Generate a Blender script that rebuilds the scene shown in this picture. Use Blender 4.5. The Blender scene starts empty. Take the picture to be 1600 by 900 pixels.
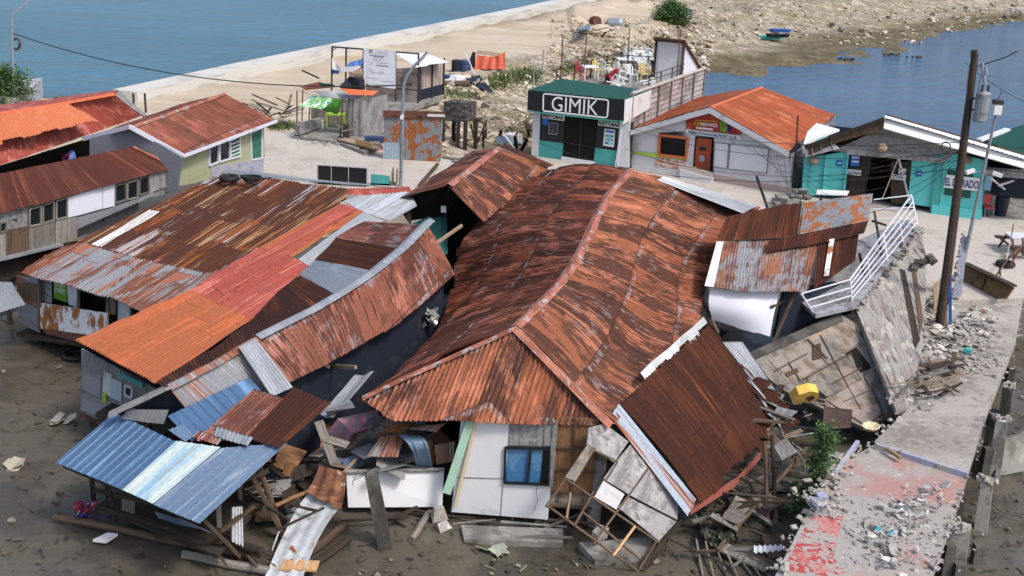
import bpy, math, random
import numpy as np
from mathutils import Vector, Matrix, noise
rnd = random.Random(7)
scene = bpy.context.scene
COL = scene.collection
Vv = Vector
# ---------------------------------------------------------------- camera
FPX, PITCH, ROLL, CAMZ = 1800.0, math.radians(19.2), math.radians(2.5), 14.5
CAM = Vv((0, 0, CAMZ))
_s, _c = math.sin(PITCH), math.cos(PITCH)
FWD = Vv((0, _c, -_s)); _r0 = Vv((1, 0, 0)); _u0 = Vv((0, _s, _c))
RT = _r0 * math.cos(ROLL) + _u0 * math.sin(ROLL)
UP = _u0 * math.cos(ROLL) - _r0 * math.sin(ROLL)
Z = Vv((0, 0, 1))

def ray(x, y):
    return FWD + RT * ((x - 800) / FPX) - UP * ((y - 450) / FPX)

def at(x, y, z):
    """measured point: where the sight line of a photo pixel meets height z"""
    r = ray(x, y)
    return CAM + r * ((z - CAMZ) / r.z)

class Plane:
    def __init__(s, p, n):
        s.p = Vv(p); s.n = Vv(n).normalized()
        if s.n.dot(CAM - s.p) < 0: s.n = -s.n
    def px(s, x, y, off=0.0):
        r = ray(x, y); p = s.p + s.n * off
        return CAM + r * ((p - CAM).dot(s.n) / r.dot(s.n))
    def poly(s, mb, pts, off=0.0, th=0.05):
        mb.slab([s.px(x, y, off) for x, y in pts], -s.n * th)
    def rect(s, mb, x0, y0, x1, y1, off=0.0, th=.05):
        s.poly(mb, [(x0, y0), (x1, y0), (x1, y1), (x0, y1)], off, th)
    def beam(s, mb, a, b, w=.06, h=.06, off=0.0):
        mb.beam(s.px(a[0], a[1], off), s.px(b[0], b[1], off), w, h, s.n)
    def frame(s, mb, pts, w=.06, off=.0, th=.06):
        n = len(pts); P = [s.px(x, y, off) for x, y in pts]
        for i in range(n): mb.beam(P[i], P[(i + 1) % n], w, th, s.n)

def wall(a, b, z=1.5, zb=None):
    """vertical plane through two ground pixels"""
    A = at(a[0], a[1], z); B = at(b[0], b[1], z if zb is None else zb)
    d = B - A; d.z = 0
    return Plane(A, d.cross(Z))

def pl3(a, b, c):
    A, B, C = at(*a), at(*b), at(*c)
    return Plane(A, (B - A).cross(C - A))

def facing(p):
    n = CAM - p; n.z = 0
    return Plane(p, n)

def up(p, x, y):
    return facing(p).px(x, y)

# ---------------------------------------------------------------- mesh builder
class MB:
    def __init__(s): s.v = []; s.f = []; s.uv = []
    def add(s, vs, fs, uvs):
        o = len(s.v); s.v += [tuple(p) for p in vs]
        for f, u in zip(fs, uvs):
            s.f.append([i + o for i in f]); s.uv.append(u)
    def face(s, pts, uv=None):
        pts = [Vv(p) for p in pts]
        if uv is None:
            e = pts[1] - pts[0]
            if e.length < 1e-6: e = pts[2] - pts[0]
            n = Vv((0, 0, 0))
            for i in range(len(pts)): n += pts[i].cross(pts[(i + 1) % len(pts)])
            e = e.normalized(); n = n.normalized() if n.length > 1e-9 else Z
            g = n.cross(e)
            uv = [((p - pts[0]).dot(e), (p - pts[0]).dot(g)) for p in pts]
        s.add(pts, [list(range(len(pts)))], [uv])
    def slab(s, pts, ext):
        pts = [Vv(p) for p in pts]; ext = Vv(ext)
        n = Vv((0, 0, 0))
        for i in range(len(pts)): n += pts[i].cross(pts[(i + 1) % len(pts)])
        if n.dot(ext) > 0: pts = pts[::-1]; pts = pts[-1:] + pts[:-1]
        q = [p + ext for p in pts]
        s.face(pts); s.face(q[::-1])
        for i in range(len(pts)):
            j = (i + 1) % len(pts)
            s.face([pts[j], pts[i], q[i], q[j]])
    def beam(s, a, b, w=.05, h=.05, upv=None, tw=None):
        a = Vv(a); b = Vv(b); d = (b - a)
        if d.length < 1e-5: return
        L = d.length; d = d / L
        u = Vv(upv) if upv is not None else Z
        sd = d.cross(u)
        if sd.length < 1e-3: sd = d.cross(Vv((1, 0, 0)))
        sd.normalize(); u = sd.cross(d).normalized()
        k = 1 if tw is None else tw
        c0 = [a + sd * x * w / 2 + u * y * h / 2 for x, y in ((-1, -1), (1, -1), (1, 1), (-1, 1))]
        c1 = [b + sd * x * w * k / 2 + u * y * h * k / 2 for x, y in ((-1, -1), (1, -1), (1, 1), (-1, 1))]
        per = [0, w, w + h, 2 * w + h, 2 * w + 2 * h]
        for i in range(4):
            j = (i + 1) % 4
            s.face([c0[i], c1[i], c1[j], c0[j]], [(0, per[i]), (L, per[i]), (L, per[i + 1]), (0, per[i + 1])])
        s.face(c0); s.face(c1[::-1])
    def tube(s, pts, r, n=8, r2=None, cap=True):
        pts = [Vv(p) for p in pts]; m = len(pts); rings = []; L = 0; ls = []
        for i, p in enumerate(pts):
            if i: L += (p - pts[i - 1]).length
            ls.append(L)
        ref = None
        for i, p in enumerate(pts):
            d = (pts[min(i + 1, m - 1)] - pts[max(i - 1, 0)])
            d = d.normalized() if d.length > 1e-9 else Z
            if ref is None: ref = d.orthogonal().normalized()
            ref = (ref - d * ref.dot(d))
            ref = ref.normalized() if ref.length > 1e-6 else d.orthogonal().normalized()
            g = d.cross(ref)
            rr = r if r2 is None else r + (r2 - r) * (ls[i] / max(L, 1e-6))
            rings.append([p + (ref * math.cos(2 * math.pi * k / n) + g * math.sin(2 * math.pi * k / n)) * rr for k in range(n)])
        for i in range(m - 1):
            for k in range(n):
                j = (k + 1) % n
                c = 2 * math.pi * r / n
                s.face([rings[i][k], rings[i][j], rings[i + 1][j], rings[i + 1][k]],
                       [(ls[i], k * c), (ls[i], (k + 1) * c), (ls[i + 1], (k + 1) * c), (ls[i + 1], k * c)])
        if cap:
            s.face(rings[0][::-1]); s.face(rings[-1])
    def lathe(s, base, prof, n=16, axis=Z, sq=1.0):
        base = Vv(base); ax = Vv(axis).normalized(); e = ax.orthogonal().normalized(); g = ax.cross(e)
        rings = [[base + ax * h + (e * math.cos(2 * math.pi * k / n) * sq + g * math.sin(2 * math.pi * k / n)) * r for k in range(n)] for r, h in prof]
        for i in range(len(prof) - 1):
            for k in range(n):
                j = (k + 1) % n
                s.face([rings[i][k], rings[i][j], rings[i + 1][j], rings[i + 1][k]])
        s.face(rings[0][::-1]); s.face(rings[-1])
    def chunk(s, c, size, rg, flat=.6):
        """an irregular broken lump"""
        c = Vv(c); ph = (1 + 5 ** .5) / 2
        if size < .45:
            sx, sy, sz = rg.uniform(.7, 1.5), rg.uniform(.5, 1.1), flat * rg.uniform(.5, 1.1)
            R = Matrix.Rotation(rg.uniform(0, 6.28), 3, 'Z') @ Matrix.Rotation(rg.uniform(-.5, .5), 3, 'X') @ Matrix.Rotation(rg.uniform(-.4, .4), 3, 'Y')
            vs = [c + R @ Vv(((x + rg.uniform(-.45, .45)) * sx, (y + rg.uniform(-.45, .45)) * sy, (z + rg.uniform(-.35, .35)) * sz)) * size * .8 for x, y, z in ((-1, -1, -1), (1, -1, -1), (1, 1, -1), (-1, 1, -1), (-1, -1, 1), (1, -1, 1), (1, 1, 1), (-1, 1, 1))]
            fs = [(0, 3, 2, 1), (4, 5, 6, 7), (0, 1, 5, 4), (1, 2, 6, 5), (2, 3, 7, 6), (3, 0, 4, 7)]
            s.add(vs, [list(f) for f in fs], [[(vs[i].x, vs[i].y) for i in f] for f in fs]); return
        ico = [(-1, ph, 0), (1, ph, 0), (-1, -ph, 0), (1, -ph, 0), (0, -1, ph), (0, 1, ph), (0, -1, -ph), (0, 1, -ph), (ph, 0, -1), (ph, 0, 1), (-ph, 0, -1), (-ph, 0, 1)]
        fs = [(0, 11, 5), (0, 5, 1), (0, 1, 7), (0, 7, 10), (0, 10, 11), (1, 5, 9), (5, 11, 4), (11, 10, 2), (10, 7, 6), (7, 1, 8), (3, 9, 4), (3, 4, 2), (3, 2, 6), (3, 6, 8), (3, 8, 9), (4, 9, 5), (2, 4, 11), (6, 2, 10), (8, 6, 7), (9, 8, 1)]
        sx, sy, sz = rg.uniform(.7, 1.3), rg.uniform(.7, 1.3), flat * rg.uniform(.6, 1.2)
        a = rg.uniform(0, 6.28); R = Matrix.Rotation(a, 3, 'Z') @ Matrix.Rotation(rg.uniform(-.4, .4), 3, 'X')
        vs = []
        for p in ico:
            q = Vv(p).normalized() * rg.uniform(.7, 1.15) * size
            vs.append(c + R @ Vv((q.x * sx, q.y * sy, q.z * sz)))
        s.add(vs, [list(f) for f in fs], [[(vs[i].x, vs[i].y) for i in f] for f in fs])
    def scrap(s, c, w, l, rg, tilt=.5, bend=.1, th=.012):
        """a torn flat bit of board or sheet"""
        c = Vv(c); R = Matrix.Rotation(rg.uniform(0, 6.28), 3, 'Z') @ Matrix.Rotation(rg.uniform(-tilt, tilt), 3, 'X') @ Matrix.Rotation(rg.uniform(-tilt, tilt), 3, 'Y')
        n = rg.randint(4, 6); P = []
        for k in range(n):
            a = 6.283 * (k + rg.uniform(-.3, .3)) / n
            P.append(c + R @ Vv((math.cos(a) * w * .6, math.sin(a) * l * .6, 0)))
        s.slab(P, R @ Vv((0, 0, -th)))
    def build(s, name, mat, parent=None, smooth=False, label=None, stuff=False):
        me = bpy.data.meshes.new(name)
        P = np.array(s.v, dtype=np.float64)
        if parent is not None: o = np.array(parent['_o'])
        else:
            o = (P.min(0) + P.max(0)) / 2; o[2] = P[:, 2].min()
        me.from_pydata((P - o).tolist(), [], s.f)
        ul = me.uv_layers.new(name='UVMap')
        flat = np.array([c for u in s.uv for p in u for c in (p[0], p[1])], dtype=np.float32)
        ul.data.foreach_set('uv', flat)
        if smooth: me.polygons.foreach_set('use_smooth', [True] * len(me.polygons))
        me.materials.append(mat)
        me.update()
        ob = bpy.data.objects.new(name, me); COL.objects.link(ob)
        if parent is not None: ob.parent = parent
        else: ob.location = o
        ob['_o'] = [float(x) for x in o]
        if label: ob['label'] = label
        if stuff: ob['kind'] = 'stuff'
        return ob

def tag(o, label, cat, group=None, kind=None):
    o['label'] = label; o['category'] = cat
    if group: o['group'] = group
    if kind: o['kind'] = kind
    return o
def thing(name, p, label, cat, group=None):
    o = bpy.data.objects.new(name, None); COL.objects.link(o)
    o.empty_display_size = .3
    o.location = p; o['_o'] = [float(x) for x in p]
    return tag(o, label, cat, group)
def struct(mb, name, mat, smooth=False):
    o = mb.build(name, mat, None, smooth); o['kind'] = 'structure'; o['label'] = name.replace('_', ' '); return o
def dup(root, loc, rz=0, label=None, sc=1.0, group=None, rot=None):
    r = root.copy(); COL.objects.link(r); r.location = loc
    r.rotation_euler = rot if rot is not None else (0, 0, rz); r.scale = (sc, sc, sc)
    if label: r['label'] = label
    if group: r['group'] = group
    for ch in list(root.children):
        c = ch.copy(); COL.objects.link(c); c.parent = r
        for g in list(ch.children):
            d = g.copy(); COL.objects.link(d); d.parent = c
    return r

# ---------------------------------------------------------------- corrugated sheets
def crw(n, ts, lin=False):
    W = np.zeros((len(ts), n))
    for r, t in enumerate(ts):
        x = t * (n - 1); i = min(int(x), n - 2); f = x - i
        if lin or n == 2:
            W[r, i] += 1 - f; W[r, i + 1] += f; continue
        ws = [-.5 * f + f * f - .5 * f ** 3, 1 - 2.5 * f * f + 1.5 * f ** 3, .5 * f + 2 * f * f - 1.5 * f ** 3, -.5 * f * f + .5 * f ** 3]
        for k, w in zip((i - 1, i, i + 1, i + 2), ws):
            if k < 0: W[r, 0] += 2 * w; W[r, 1] -= w
            elif k > n - 1: W[r, n - 1] += 2 * w; W[r, n - 2] -= w
            else: W[r, k] += w
    return W

def _relief(P, pitch, amp, dent, sl, sw, jag, step, seed, box=False, stag=.13):
    nu, nv = P.shape[:2]
    mid = P[:, nv // 2]
    du = np.r_[0, np.cumsum(np.linalg.norm(np.diff(mid, axis=0), axis=1))]
    dvv = np.concatenate([np.zeros((nu, 1)), np.cumsum(np.linalg.norm(np.diff(P, axis=1), axis=2), axis=1)], axis=1)
    U = np.repeat(du[:, None], nv, 1); V = dvv
    gu = np.gradient(P, axis=0); gv = np.gradient(P, axis=1)
    N = np.cross(gu, gv); N /= np.maximum(np.linalg.norm(N, axis=2, keepdims=True), 1e-9)
    if N[..., 2].mean() < 0: N = -N
    rg = np.random.RandomState(seed)
    if box:
        fr = (U / pitch) % 1.0
        d = amp * np.clip(1.6 - np.abs(fr - .5) * 14, 0, 1)
    else:
        d = amp * np.cos(2 * np.pi * U / pitch)
    ci = np.floor(U / sw).astype(int); cj = np.floor(V / sl + (ci % 3) * stag).astype(int)
    rt = rg.rand(ci.max() + 2, cj.max() + 3)
    if step:
        fv = (V / sl + (ci % 3) * stag) % 1.0
        d = d + step * (fv - .5) + (rt[ci, cj] - .5) * step * .9
    if dent:
        dn = np.array([[noise.noise(Vv((U[i, j] * .55 + seed, V[i, j] * .5, seed * 1.7))) + .5 * noise.noise(Vv((U[i, j] * 1.7, V[i, j] * 1.2 + seed, 3.3))) for j in range(nv)] for i in range(0, nu, 4)])
        full = np.empty((nu, nv))
        xs = np.arange(0, nu, 4)
        for j in range(nv): full[:, j] = np.interp(np.arange(nu), xs, dn[:, j])
        d = d + dent * full
    Q = P + N * d[..., None]
    if jag:
        jr = rg.rand(ci.max() + 2)[ci[:, 0]] - .5
        fine = (rg.rand(nu) - .5) * .25
        T = gv[:, -1] / np.maximum(np.linalg.norm(gv[:, -1], axis=1, keepdims=True), 1e-9)
        Q[:, -1] += T * ((jr + fine) * jag)[:, None]
    return Q, U, V

def _emit(mb, Q, U, V):
    nu, nv = Q.shape[:2]; o = len(mb.v)
    mb.v += [tuple(p) for p in Q.reshape(-1, 3)]
    for i in range(nu - 1):
        for j in range(nv - 1):
            a = i * nv + j; b = a + nv
            mb.f.append([o + a, o + b, o + b + 1, o + a + 1])
            mb.uv.append([(U[i, j], V[i, j]), (U[i + 1, j], V[i + 1, j]), (U[i + 1, j + 1], V[i + 1, j + 1]), (U[i, j + 1], V[i, j + 1])])

def sheet(mb, ctrl, pitch=.1, amp=.014, dent=.02, sl=2.4, sw=.8, jag=.06, step=.022, seed=1, dv=.35, lin=False, box=False, ppr=4, stag=.13):
    """ctrl[i][j]: i runs across the ribs, j down along the ribs"""
    C = np.array([[tuple(p) for p in row] for row in ctrl], dtype=float)
    nI, nJ = C.shape[:2]
    wu = max(np.linalg.norm(np.diff(C[:, j], axis=0), axis=1).sum() for j in range(nJ))
    wv = max(np.linalg.norm(np.diff(C[i], axis=0), axis=1).sum() for i in range(nI))
    nu = max(3, int(wu / pitch * ppr) + 1); nv = max(2, int(wv / dv) + 2)
    Wu = crw(nI, np.linspace(0, 1, nu), lin); Wv = crw(nJ, np.linspace(0, 1, nv), lin)
    P = np.einsum('ui,ijk,vj->uvk', Wu, C, Wv)
    _emit(mb, *_relief(P, pitch, amp, dent, sl, sw, jag, step, seed, box, stag))

def sheet_poly(mb, pts, ribA, ribB, pitch=.1, amp=.014, dent=.015, sl=2.4, sw=.8, jag=.05, step=.02, seed=1, dv=.35, box=False, lift=0, stag=.13):
    """convex planar outline cut from sheets whose ribs run from ribA to ribB"""
    P = np.array([tuple(p) for p in pts]); c = P.mean(0)
    n = np.zeros(3)
    for i in range(len(P)): n += np.cross(P[i] - c, P[(i + 1) % len(P)] - c)
    n /= np.linalg.norm(n)
    if n[2] < 0: n = -n
    ev = np.array(tuple(Vv(ribB) - Vv(ribA))); ev -= n * ev.dot(n); ev /= np.linalg.norm(ev)
    eu = np.cross(ev, n)
    uu = (P - c) @ eu; vv = (P - c) @ ev; hh = (P - c) @ n
    nu = max(3, int((uu.max() - uu.min()) / pitch * 4) + 1); nv = max(2, int((vv.max() - vv.min()) / dv) + 2)
    G = np.zeros((nu, nv, 3)); e = 1e-4
    for i, u in enumerate(np.linspace(uu.min() + e, uu.max() - e, nu)):
        hit = []
        for k in range(len(P)):
            m = (k + 1) % len(P)
            if (uu[k] - u) * (uu[m] - u) <= 0 and abs(uu[k] - uu[m]) > 1e-9:
                t = (u - uu[k]) / (uu[m] - uu[k]); hit.append((vv[k] + t * (vv[m] - vv[k]), hh[k] + t * (hh[m] - hh[k])))
        a = min(hit); b = max(hit)
        for j in range(nv):
            t = j / (nv - 1)
            G[i, j] = c + eu * u + ev * (a[0] + t * (b[0] - a[0])) + n * (a[1] + t * (b[1] - a[1]) + lift)
    _emit(mb, *_relief(G, pitch, amp, dent, sl, sw, jag, step, seed, box, stag))

def strip(mb, pts, w, h=.05, lift=.04, n=3):
    """a folded ridge flashing along a polyline"""
    pts = [Vv(p) for p in pts]; rows = []; L = 0
    fine = []
    for i in range(len(pts) - 1):
        for k in range(n): fine.append(pts[i].lerp(pts[i + 1], k / n))
    fine.append(pts[-1])
    for i, p in enumerate(fine):
        d = fine[min(i + 1, len(fine) - 1)] - fine[max(i - 1, 0)]; d.z = 0
        sd = d.cross(Z).normalized()
        if i: L += (p - fine[i - 1]).length
        j = (noise.noise(p * 1.3) * .03)
        rows.append(([p - sd * w + Z * (lift - w * h / .1 * .1 + j - w * .45), p - sd * w * .15 + Z * (lift + j), p + sd * w * .15 + Z * (lift + j), p + sd * w + Z * (lift - w * .45 + j)], L))
    for i in range(len(rows) - 1):
        for k in range(3):
            a, b = rows[i], rows[i + 1]
            mb.face([a[0][k], b[0][k], b[0][k + 1], a[0][k + 1]], [(a[1], k * w), (b[1], k * w), (b[1], k * w + w), (a[1], k * w + w)])

# ---------------------------------------------------------------- materials
def _n(t, typ, **kw):
    n = t.nodes.new(typ)
    for k, v in kw.items(): setattr(n, k, v)
    return n
def _math(t, op, a, b=None, clamp=False):
    n = _n(t, 'ShaderNodeMath', operation=op); n.use_clamp = clamp
    for i, x in enumerate((a, b)):
        if x is None: continue
        if isinstance(x, (int, float)): n.inputs[i].default_value = x
        else: t.links.new(x, n.inputs[i])
    return n.outputs[0]
def _mix(t, f, a, b, blend='MIX'):
    n = _n(t, 'ShaderNodeMix', data_type='RGBA', blend_type=blend)
    for i, x in ((0, f), (6, a), (7, b)):
        if isinstance(x, (int, float)): n.inputs[i].default_value = x
        elif isinstance(x, tuple): n.inputs[i].default_value = (*x[:3], 1)
        else: t.links.new(x, n.inputs[i])
    return n.outputs[2]
def M(name, base, layers=(), rough=.8, metal=0.0, bump=None, cells=None, spec=.4, vary=.0, rough_layers=None, grain=(.74, 1.20)):
    """layers: (colour, (sx,sy,sz), lo, hi, 'U'|'P'[, cell weight]) noise masks mixed over base; cells=(w,l,brightness spread)"""
    m = bpy.data.materials.new(name); m.use_nodes = True; t = m.node_tree
    b = t.nodes['Principled BSDF']
    b.inputs['Roughness'].default_value = rough; b.inputs['Metallic'].default_value = metal
    b.inputs['Specular IOR Level'].default_value = spec
    uv = _n(t, 'ShaderNodeTexCoord').outputs['UV']; pos = _n(t, 'ShaderNodeNewGeometry').outputs['Position']
    rn = _n(t, 'ShaderNodeObjectInfo').outputs['Random']
    off = _n(t, 'ShaderNodeVectorMath', operation='MULTIPLY'); off.inputs[1].default_value = (37, 53, 71)
    cmb = _n(t, 'ShaderNodeCombineXYZ')
    for i in range(3): t.links.new(rn, cmb.inputs[i])
    t.links.new(cmb.outputs[0], off.inputs[0])
    def nz(sc, src, det=5.0, rg=.6):
        v = _n(t, 'ShaderNodeVectorMath', operation='MULTIPLY'); v.inputs[1].default_value = sc
        t.links.new(uv if src == 'U' else pos, v.inputs[0])
        o = v.outputs[0]
        if src == 'U':
            a = _n(t, 'ShaderNodeVectorMath', operation='ADD'); t.links.new(o, a.inputs[0]); t.links.new(off.outputs[0], a.inputs[1]); o = a.outputs[0]
        q = _n(t, 'ShaderNodeTexNoise'); q.inputs['Scale'].default_value = 1; q.inputs['Detail'].default_value = det; q.inputs['Roughness'].default_value = rg
        t.links.new(o, q.inputs['Vector']); return q.outputs['Fac']
    cell = None; joint = None
    col = base
    if cells:
        w, l, sp = cells[:3]
        sx = _n(t, 'ShaderNodeSeparateXYZ'); t.links.new(uv, sx.inputs[0])
        cu = _math(t, 'FLOOR', _math(t, 'DIVIDE', sx.outputs[0], w))
        shv = _math(t, 'MULTIPLY', _math(t, 'MODULO', cu, 3.0), cells[5] if len(cells) > 5 else .13)
        vv = _math(t, 'ADD', _math(t, 'DIVIDE', sx.outputs[1], l), shv)
        cv = _math(t, 'FLOOR', vv)
        cc = _n(t, 'ShaderNodeCombineXYZ'); t.links.new(cu, cc.inputs[0]); t.links.new(cv, cc.inputs[1]); t.links.new(_math(t, 'MULTIPLY', rn, 91.0), cc.inputs[2])
        wn = _n(t, 'ShaderNodeTexWhiteNoise', noise_dimensions='3D'); t.links.new(cc.outputs[0], wn.inputs['Vector'])
        cell = wn.outputs['Value']; cellc = wn.outputs['Color']
        fr = _math(t, 'FRACT', vv); joint = _math(t, 'LESS_THAN', _math(t, 'MULTIPLY', fr, l), .05)
        br = _math(t, 'ADD', _math(t, 'MULTIPLY', cell, sp), 1 - sp / 2)
        col = _mix(t, 1.0, base, _n(t, 'ShaderNodeCombineXYZ').outputs[0], 'MULTIPLY')
        nd = col.node; cx = t.nodes[-1]
        for i in range(3): t.links.new(br, cx.inputs[i])
        t.links.new(cx.outputs[0], nd.inputs[7])
    for k, L in enumerate(layers):
        c, sc, lo, hi, src = L[:5]
        if isinstance(sc[0], tuple):
            f = nz(sc[0], src)
            for q in sc[1:]: f = _math(t, 'ADD', f, nz(q, src))
            f = _math(t, 'DIVIDE', f, float(len(sc)))
        else: f = nz(sc, src)
        if cell is not None and len(L) > 5:
            sepc = _n(t, 'ShaderNodeSeparateColor'); t.links.new(cellc, sepc.inputs[0])
            f = _math(t, 'ADD', f, _math(t, 'MULTIPLY', _math(t, 'SUBTRACT', sepc.outputs[k % 3], .5), L[5]))
        mr = _n(t, 'ShaderNodeMapRange', interpolation_type='SMOOTHSTEP')
        t.links.new(f, mr.inputs[0]); mr.inputs[1].default_value = lo; mr.inputs[2].default_value = hi
        fac = mr.outputs[0]
        if len(L) > 6: fac = _math(t, 'MULTIPLY', fac, L[6])
        col = _mix(t, fac, col, c)
    if joint is not None and len(cells) > 4:
        mr = _n(t, 'ShaderNodeMapRange', interpolation_type='SMOOTHSTEP'); t.links.new(_math(t, 'DIVIDE', _math(t, 'ADD', nz((1.6, 2.2, 1), 'U'), nz((20, 2.5, 1), 'U')), 2.0), mr.inputs[0]); mr.inputs[1].default_value = .52; mr.inputs[2].default_value = .58
        col = _mix(t, _math(t, 'MULTIPLY', _math(t, 'MULTIPLY', mr.outputs[0], _math(t, 'LESS_THAN', _math(t, 'ABSOLUTE', _math(t, 'SUBTRACT', fr, .05)), .06)), .6), col, cells[4])
    if joint is not None and len(cells) > 3:
        col = _mix(t, _math(t, 'MULTIPLY', joint, .7), col, cells[3])
    if vary:
        br = _math(t, 'ADD', _math(t, 'MULTIPLY', rn, vary), 1 - vary / 2)
        cx = _n(t, 'ShaderNodeCombineXYZ')
        for i in range(3): t.links.new(br, cx.inputs[i])
        col = _mix(t, 1.0, col, cx.outputs[0], 'MULTIPLY')
    # fine grain
    g = nz((13, 13, 13), 'P', 7, .75)
    mr = _n(t, 'ShaderNodeMapRange'); t.links.new(g, mr.inputs[0]); mr.inputs[1].default_value = .3; mr.inputs[2].default_value = .7; mr.inputs[3].default_value = grain[0]; mr.inputs[4].default_value = grain[1]
    cx = _n(t, 'ShaderNodeCombineXYZ')
    for i in range(3): t.links.new(mr.outputs[0], cx.inputs[i])
    col = _mix(t, 1.0, col, cx.outputs[0], 'MULTIPLY')
    t.links.new(col, b.inputs['Base Color'])
    if rough_layers:
        sc, src, lo, hi, r0, r1 = rough_layers
        mr = _n(t, 'ShaderNodeMapRange'); t.links.new(nz(sc, src), mr.inputs[0])
        mr.inputs[1].default_value = lo; mr.inputs[2].default_value = hi; mr.inputs[3].default_value = r0; mr.inputs[4].default_value = r1
        t.links.new(mr.outputs[0], b.inputs['Roughness'])
    if bump:
        sc, src, st, ds = bump
        bp = _n(t, 'ShaderNodeBump'); bp.inputs['Strength'].default_value = st; bp.inputs['Distance'].default_value = ds
        t.links.new(nz(sc, src, 6, .65), bp.inputs['Height']); t.links.new(bp.outputs[0], b.inputs['Normal'])
    return m

RUST_D = (.066, .024, .016); RUST_M = (.135, .042, .018); RUST_O = (.29, .085, .022); GALV = (.40, .43, .46)
def rusty(name, paint, a=.5, g=.63, spread=.5, dark=RUST_D, grey=(.33, .29, .31)):
    """faded paint over rust, sheet by sheet: dark where patch noise passes a, paint flaked to grey metal along the laps"""
    return M(name, paint, [
        (tuple(x * .62 for x in paint), ((.7, .9, 1), (30, .6, 1)), .47, .55, 'U', .25, .7),
        (dark, ((1.1, .75, 1), (2.6, 1.2, 1), (27, .35, 1)), a - .028, a + .028, 'U', spread, .88),
        (tuple(x * .55 for x in dark), ((2.2, 1.6, 1), (34, .6, 1)), .53, .57, 'U', spread * .5, .75),
        (tuple(min(1, x * 1.2 + .04) for x in paint), ((2, 1.4, 1), (38, .5, 1)), .54, .59, 'U', .1, .55),
        (grey, ((1.6, 1.5, 1), (25, 2.0, 1)), g, g + .06, 'U', .06, .42)],
        rough=.72, cells=(.8, 1.9, .22, (.035, .015, .011), grey, 0.0), spec=.3)
mt = {}
mt['main'] = rusty('faded_red_rusty_sheet', (.47, .155, .075), .484, .585, .19)
mt['main_l'] = rusty('brown_rusty_sheet', (.41, .12, .06), .456, .585, .19)
mt['ridge'] = M('faded_red_flashing', (.37, .135, .09), [((.22, .075, .045), (1.2, 4, 1), .48, .58, 'U'), ((.34, .29, .29), (3, 3, 1), .56, .62, 'U'), (RUST_D, (3, 6, 1), .62, .7, 'U')], rough=.7)
mt['brown'] = M('dark_rust_sheet', (.090, .031, .020), [(RUST_O, ((3, .2, 1), (22, .25, 1)), .555, .63, 'U', .05, .7), (RUST_M, ((1.2, .5, 1), (9, .3, 1)), .45, .62, 'U', .15, .6), ((.045, .017, .012), ((2, .7, 1), (12, .5, 1)), .52, .6, 'U', .15, .7)], rough=.85, cells=(.8, 2.4, .18, (.03, .012, .01)), spec=.2)
mt['roofA'] = M('brown_and_bare_rusty_sheet', (.125, .042, .022), [(RUST_D, ((1.4, .4, 1), (20, .3, 1)), .44, .54, 'U', .3), (RUST_O, ((2, .3, 1), (24, .25, 1)), .53, .60, 'U', .15, .7), ((.40, .29, .17), ((3, .3, 1), (26, .2, 1)), .555, .61, 'U', .10, .75), ((.36, .36, .38), ((2, .4, 1), (25, .3, 1)), .60, .64, 'U', .16, .8)], rough=.8, cells=(.8, 2.2, .35, (.03, .012, .01)), spec=.25)
mt['roofA2'] = M('half_rusted_galvanised_sheet', (.38, .40, .45), [(RUST_O, ((1.4, .6, 1), (22, .4, 1)), .475, .54, 'U', .16, .85), (RUST_M, ((2.2, .5, 1), (26, .35, 1)), .51, .56, 'U', .2, .9), ((.55, .57, .62), (30, .5, 1), .60, .66, 'U', 0, .6)], rough=.6, cells=(.8, 2.2, .3, (.05, .02, .01)), spec=.4)
mt['orange'] = M('orange_painted_sheet', (.66, .20, .08), [((.55, .14, .05), (6, .3, 1), .55, .7, 'U', .2, .6), ((.30, .10, .05), (9, 2, 1), .70, .76, 'U', .0, .5)], rough=.6, cells=(.8, 3.4, .12, (.22, .06, .02)), spec=.3)
mt['red'] = M('faded_red_painted_sheet', (.62, .14, .105), [((.62, .22, .17), (8, .5, 1), .56, .66, 'U', .2, .5), ((.5, .08, .05), (6, .3, 1), .55, .7, 'U', .2, .5)], rough=.6, cells=(.8, 3.4, .14, (.3, .07, .05)), spec=.3)
mt['redroof'] = M('weathered_red_roof', (.60, .115, .08), [((.58, .24, .2), ((3, 1.6, 1), (24, 2.5, 1)), .50, .60, 'U', .05, .7), ((.34, .07, .045), ((4, .6, 1), (20, .6, 1)), .56, .64, 'U', .05, .5)], rough=.7, cells=(.8, 2.4, .2, (.2, .05, .03)), spec=.3)
mt['rustred'] = rusty('dull_red_roof', (.34, .10, .065), .535, .66, .14, dark=(.14, .05, .03))
mt['darkred'] = M('dark_red_brown_roof', (.13, .035, .026), [((.26, .075, .045), (6, .35, 1), .5, .7, 'U', .2, .6), ((.09, .03, .02), (2, .5, 1), .5, .65, 'U', .2, .7)], rough=.8, cells=(.8, 2.4, .25, (.07, .02, .015)), spec=.25)
mt['blue'] = M('blue_painted_sheet', (.13, .26, .48), [((.18, .33, .56), (3, .3, 1), .5, .7, 'U', .2, .7), ((.3, .2, .15), (9, .7, 1), .7, .76, 'U', .0, .5)], rough=.5, cells=(1.0, 6, .12), spec=.35)
mt['skyblue'] = M('faded_blue_sheet', (.24, .37, .56), [((.36, .38, .42), (4, .5, 1), .5, .66, 'U', .2, .7), ((.33, .17, .09), (7, .7, 1), .66, .74, 'U', .0, .6)], rough=.5, cells=(1.0, 6, .12))
mt['paleblue'] = M('bleached_pale_sheet', (.50, .58, .57), [((.28, .44, .56), (3, .6, 1), .45, .60, 'U'), ((.45, .33, .16), (7, .25, 1), .62, .7, 'U', 0, .7)], rough=.5)
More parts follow.
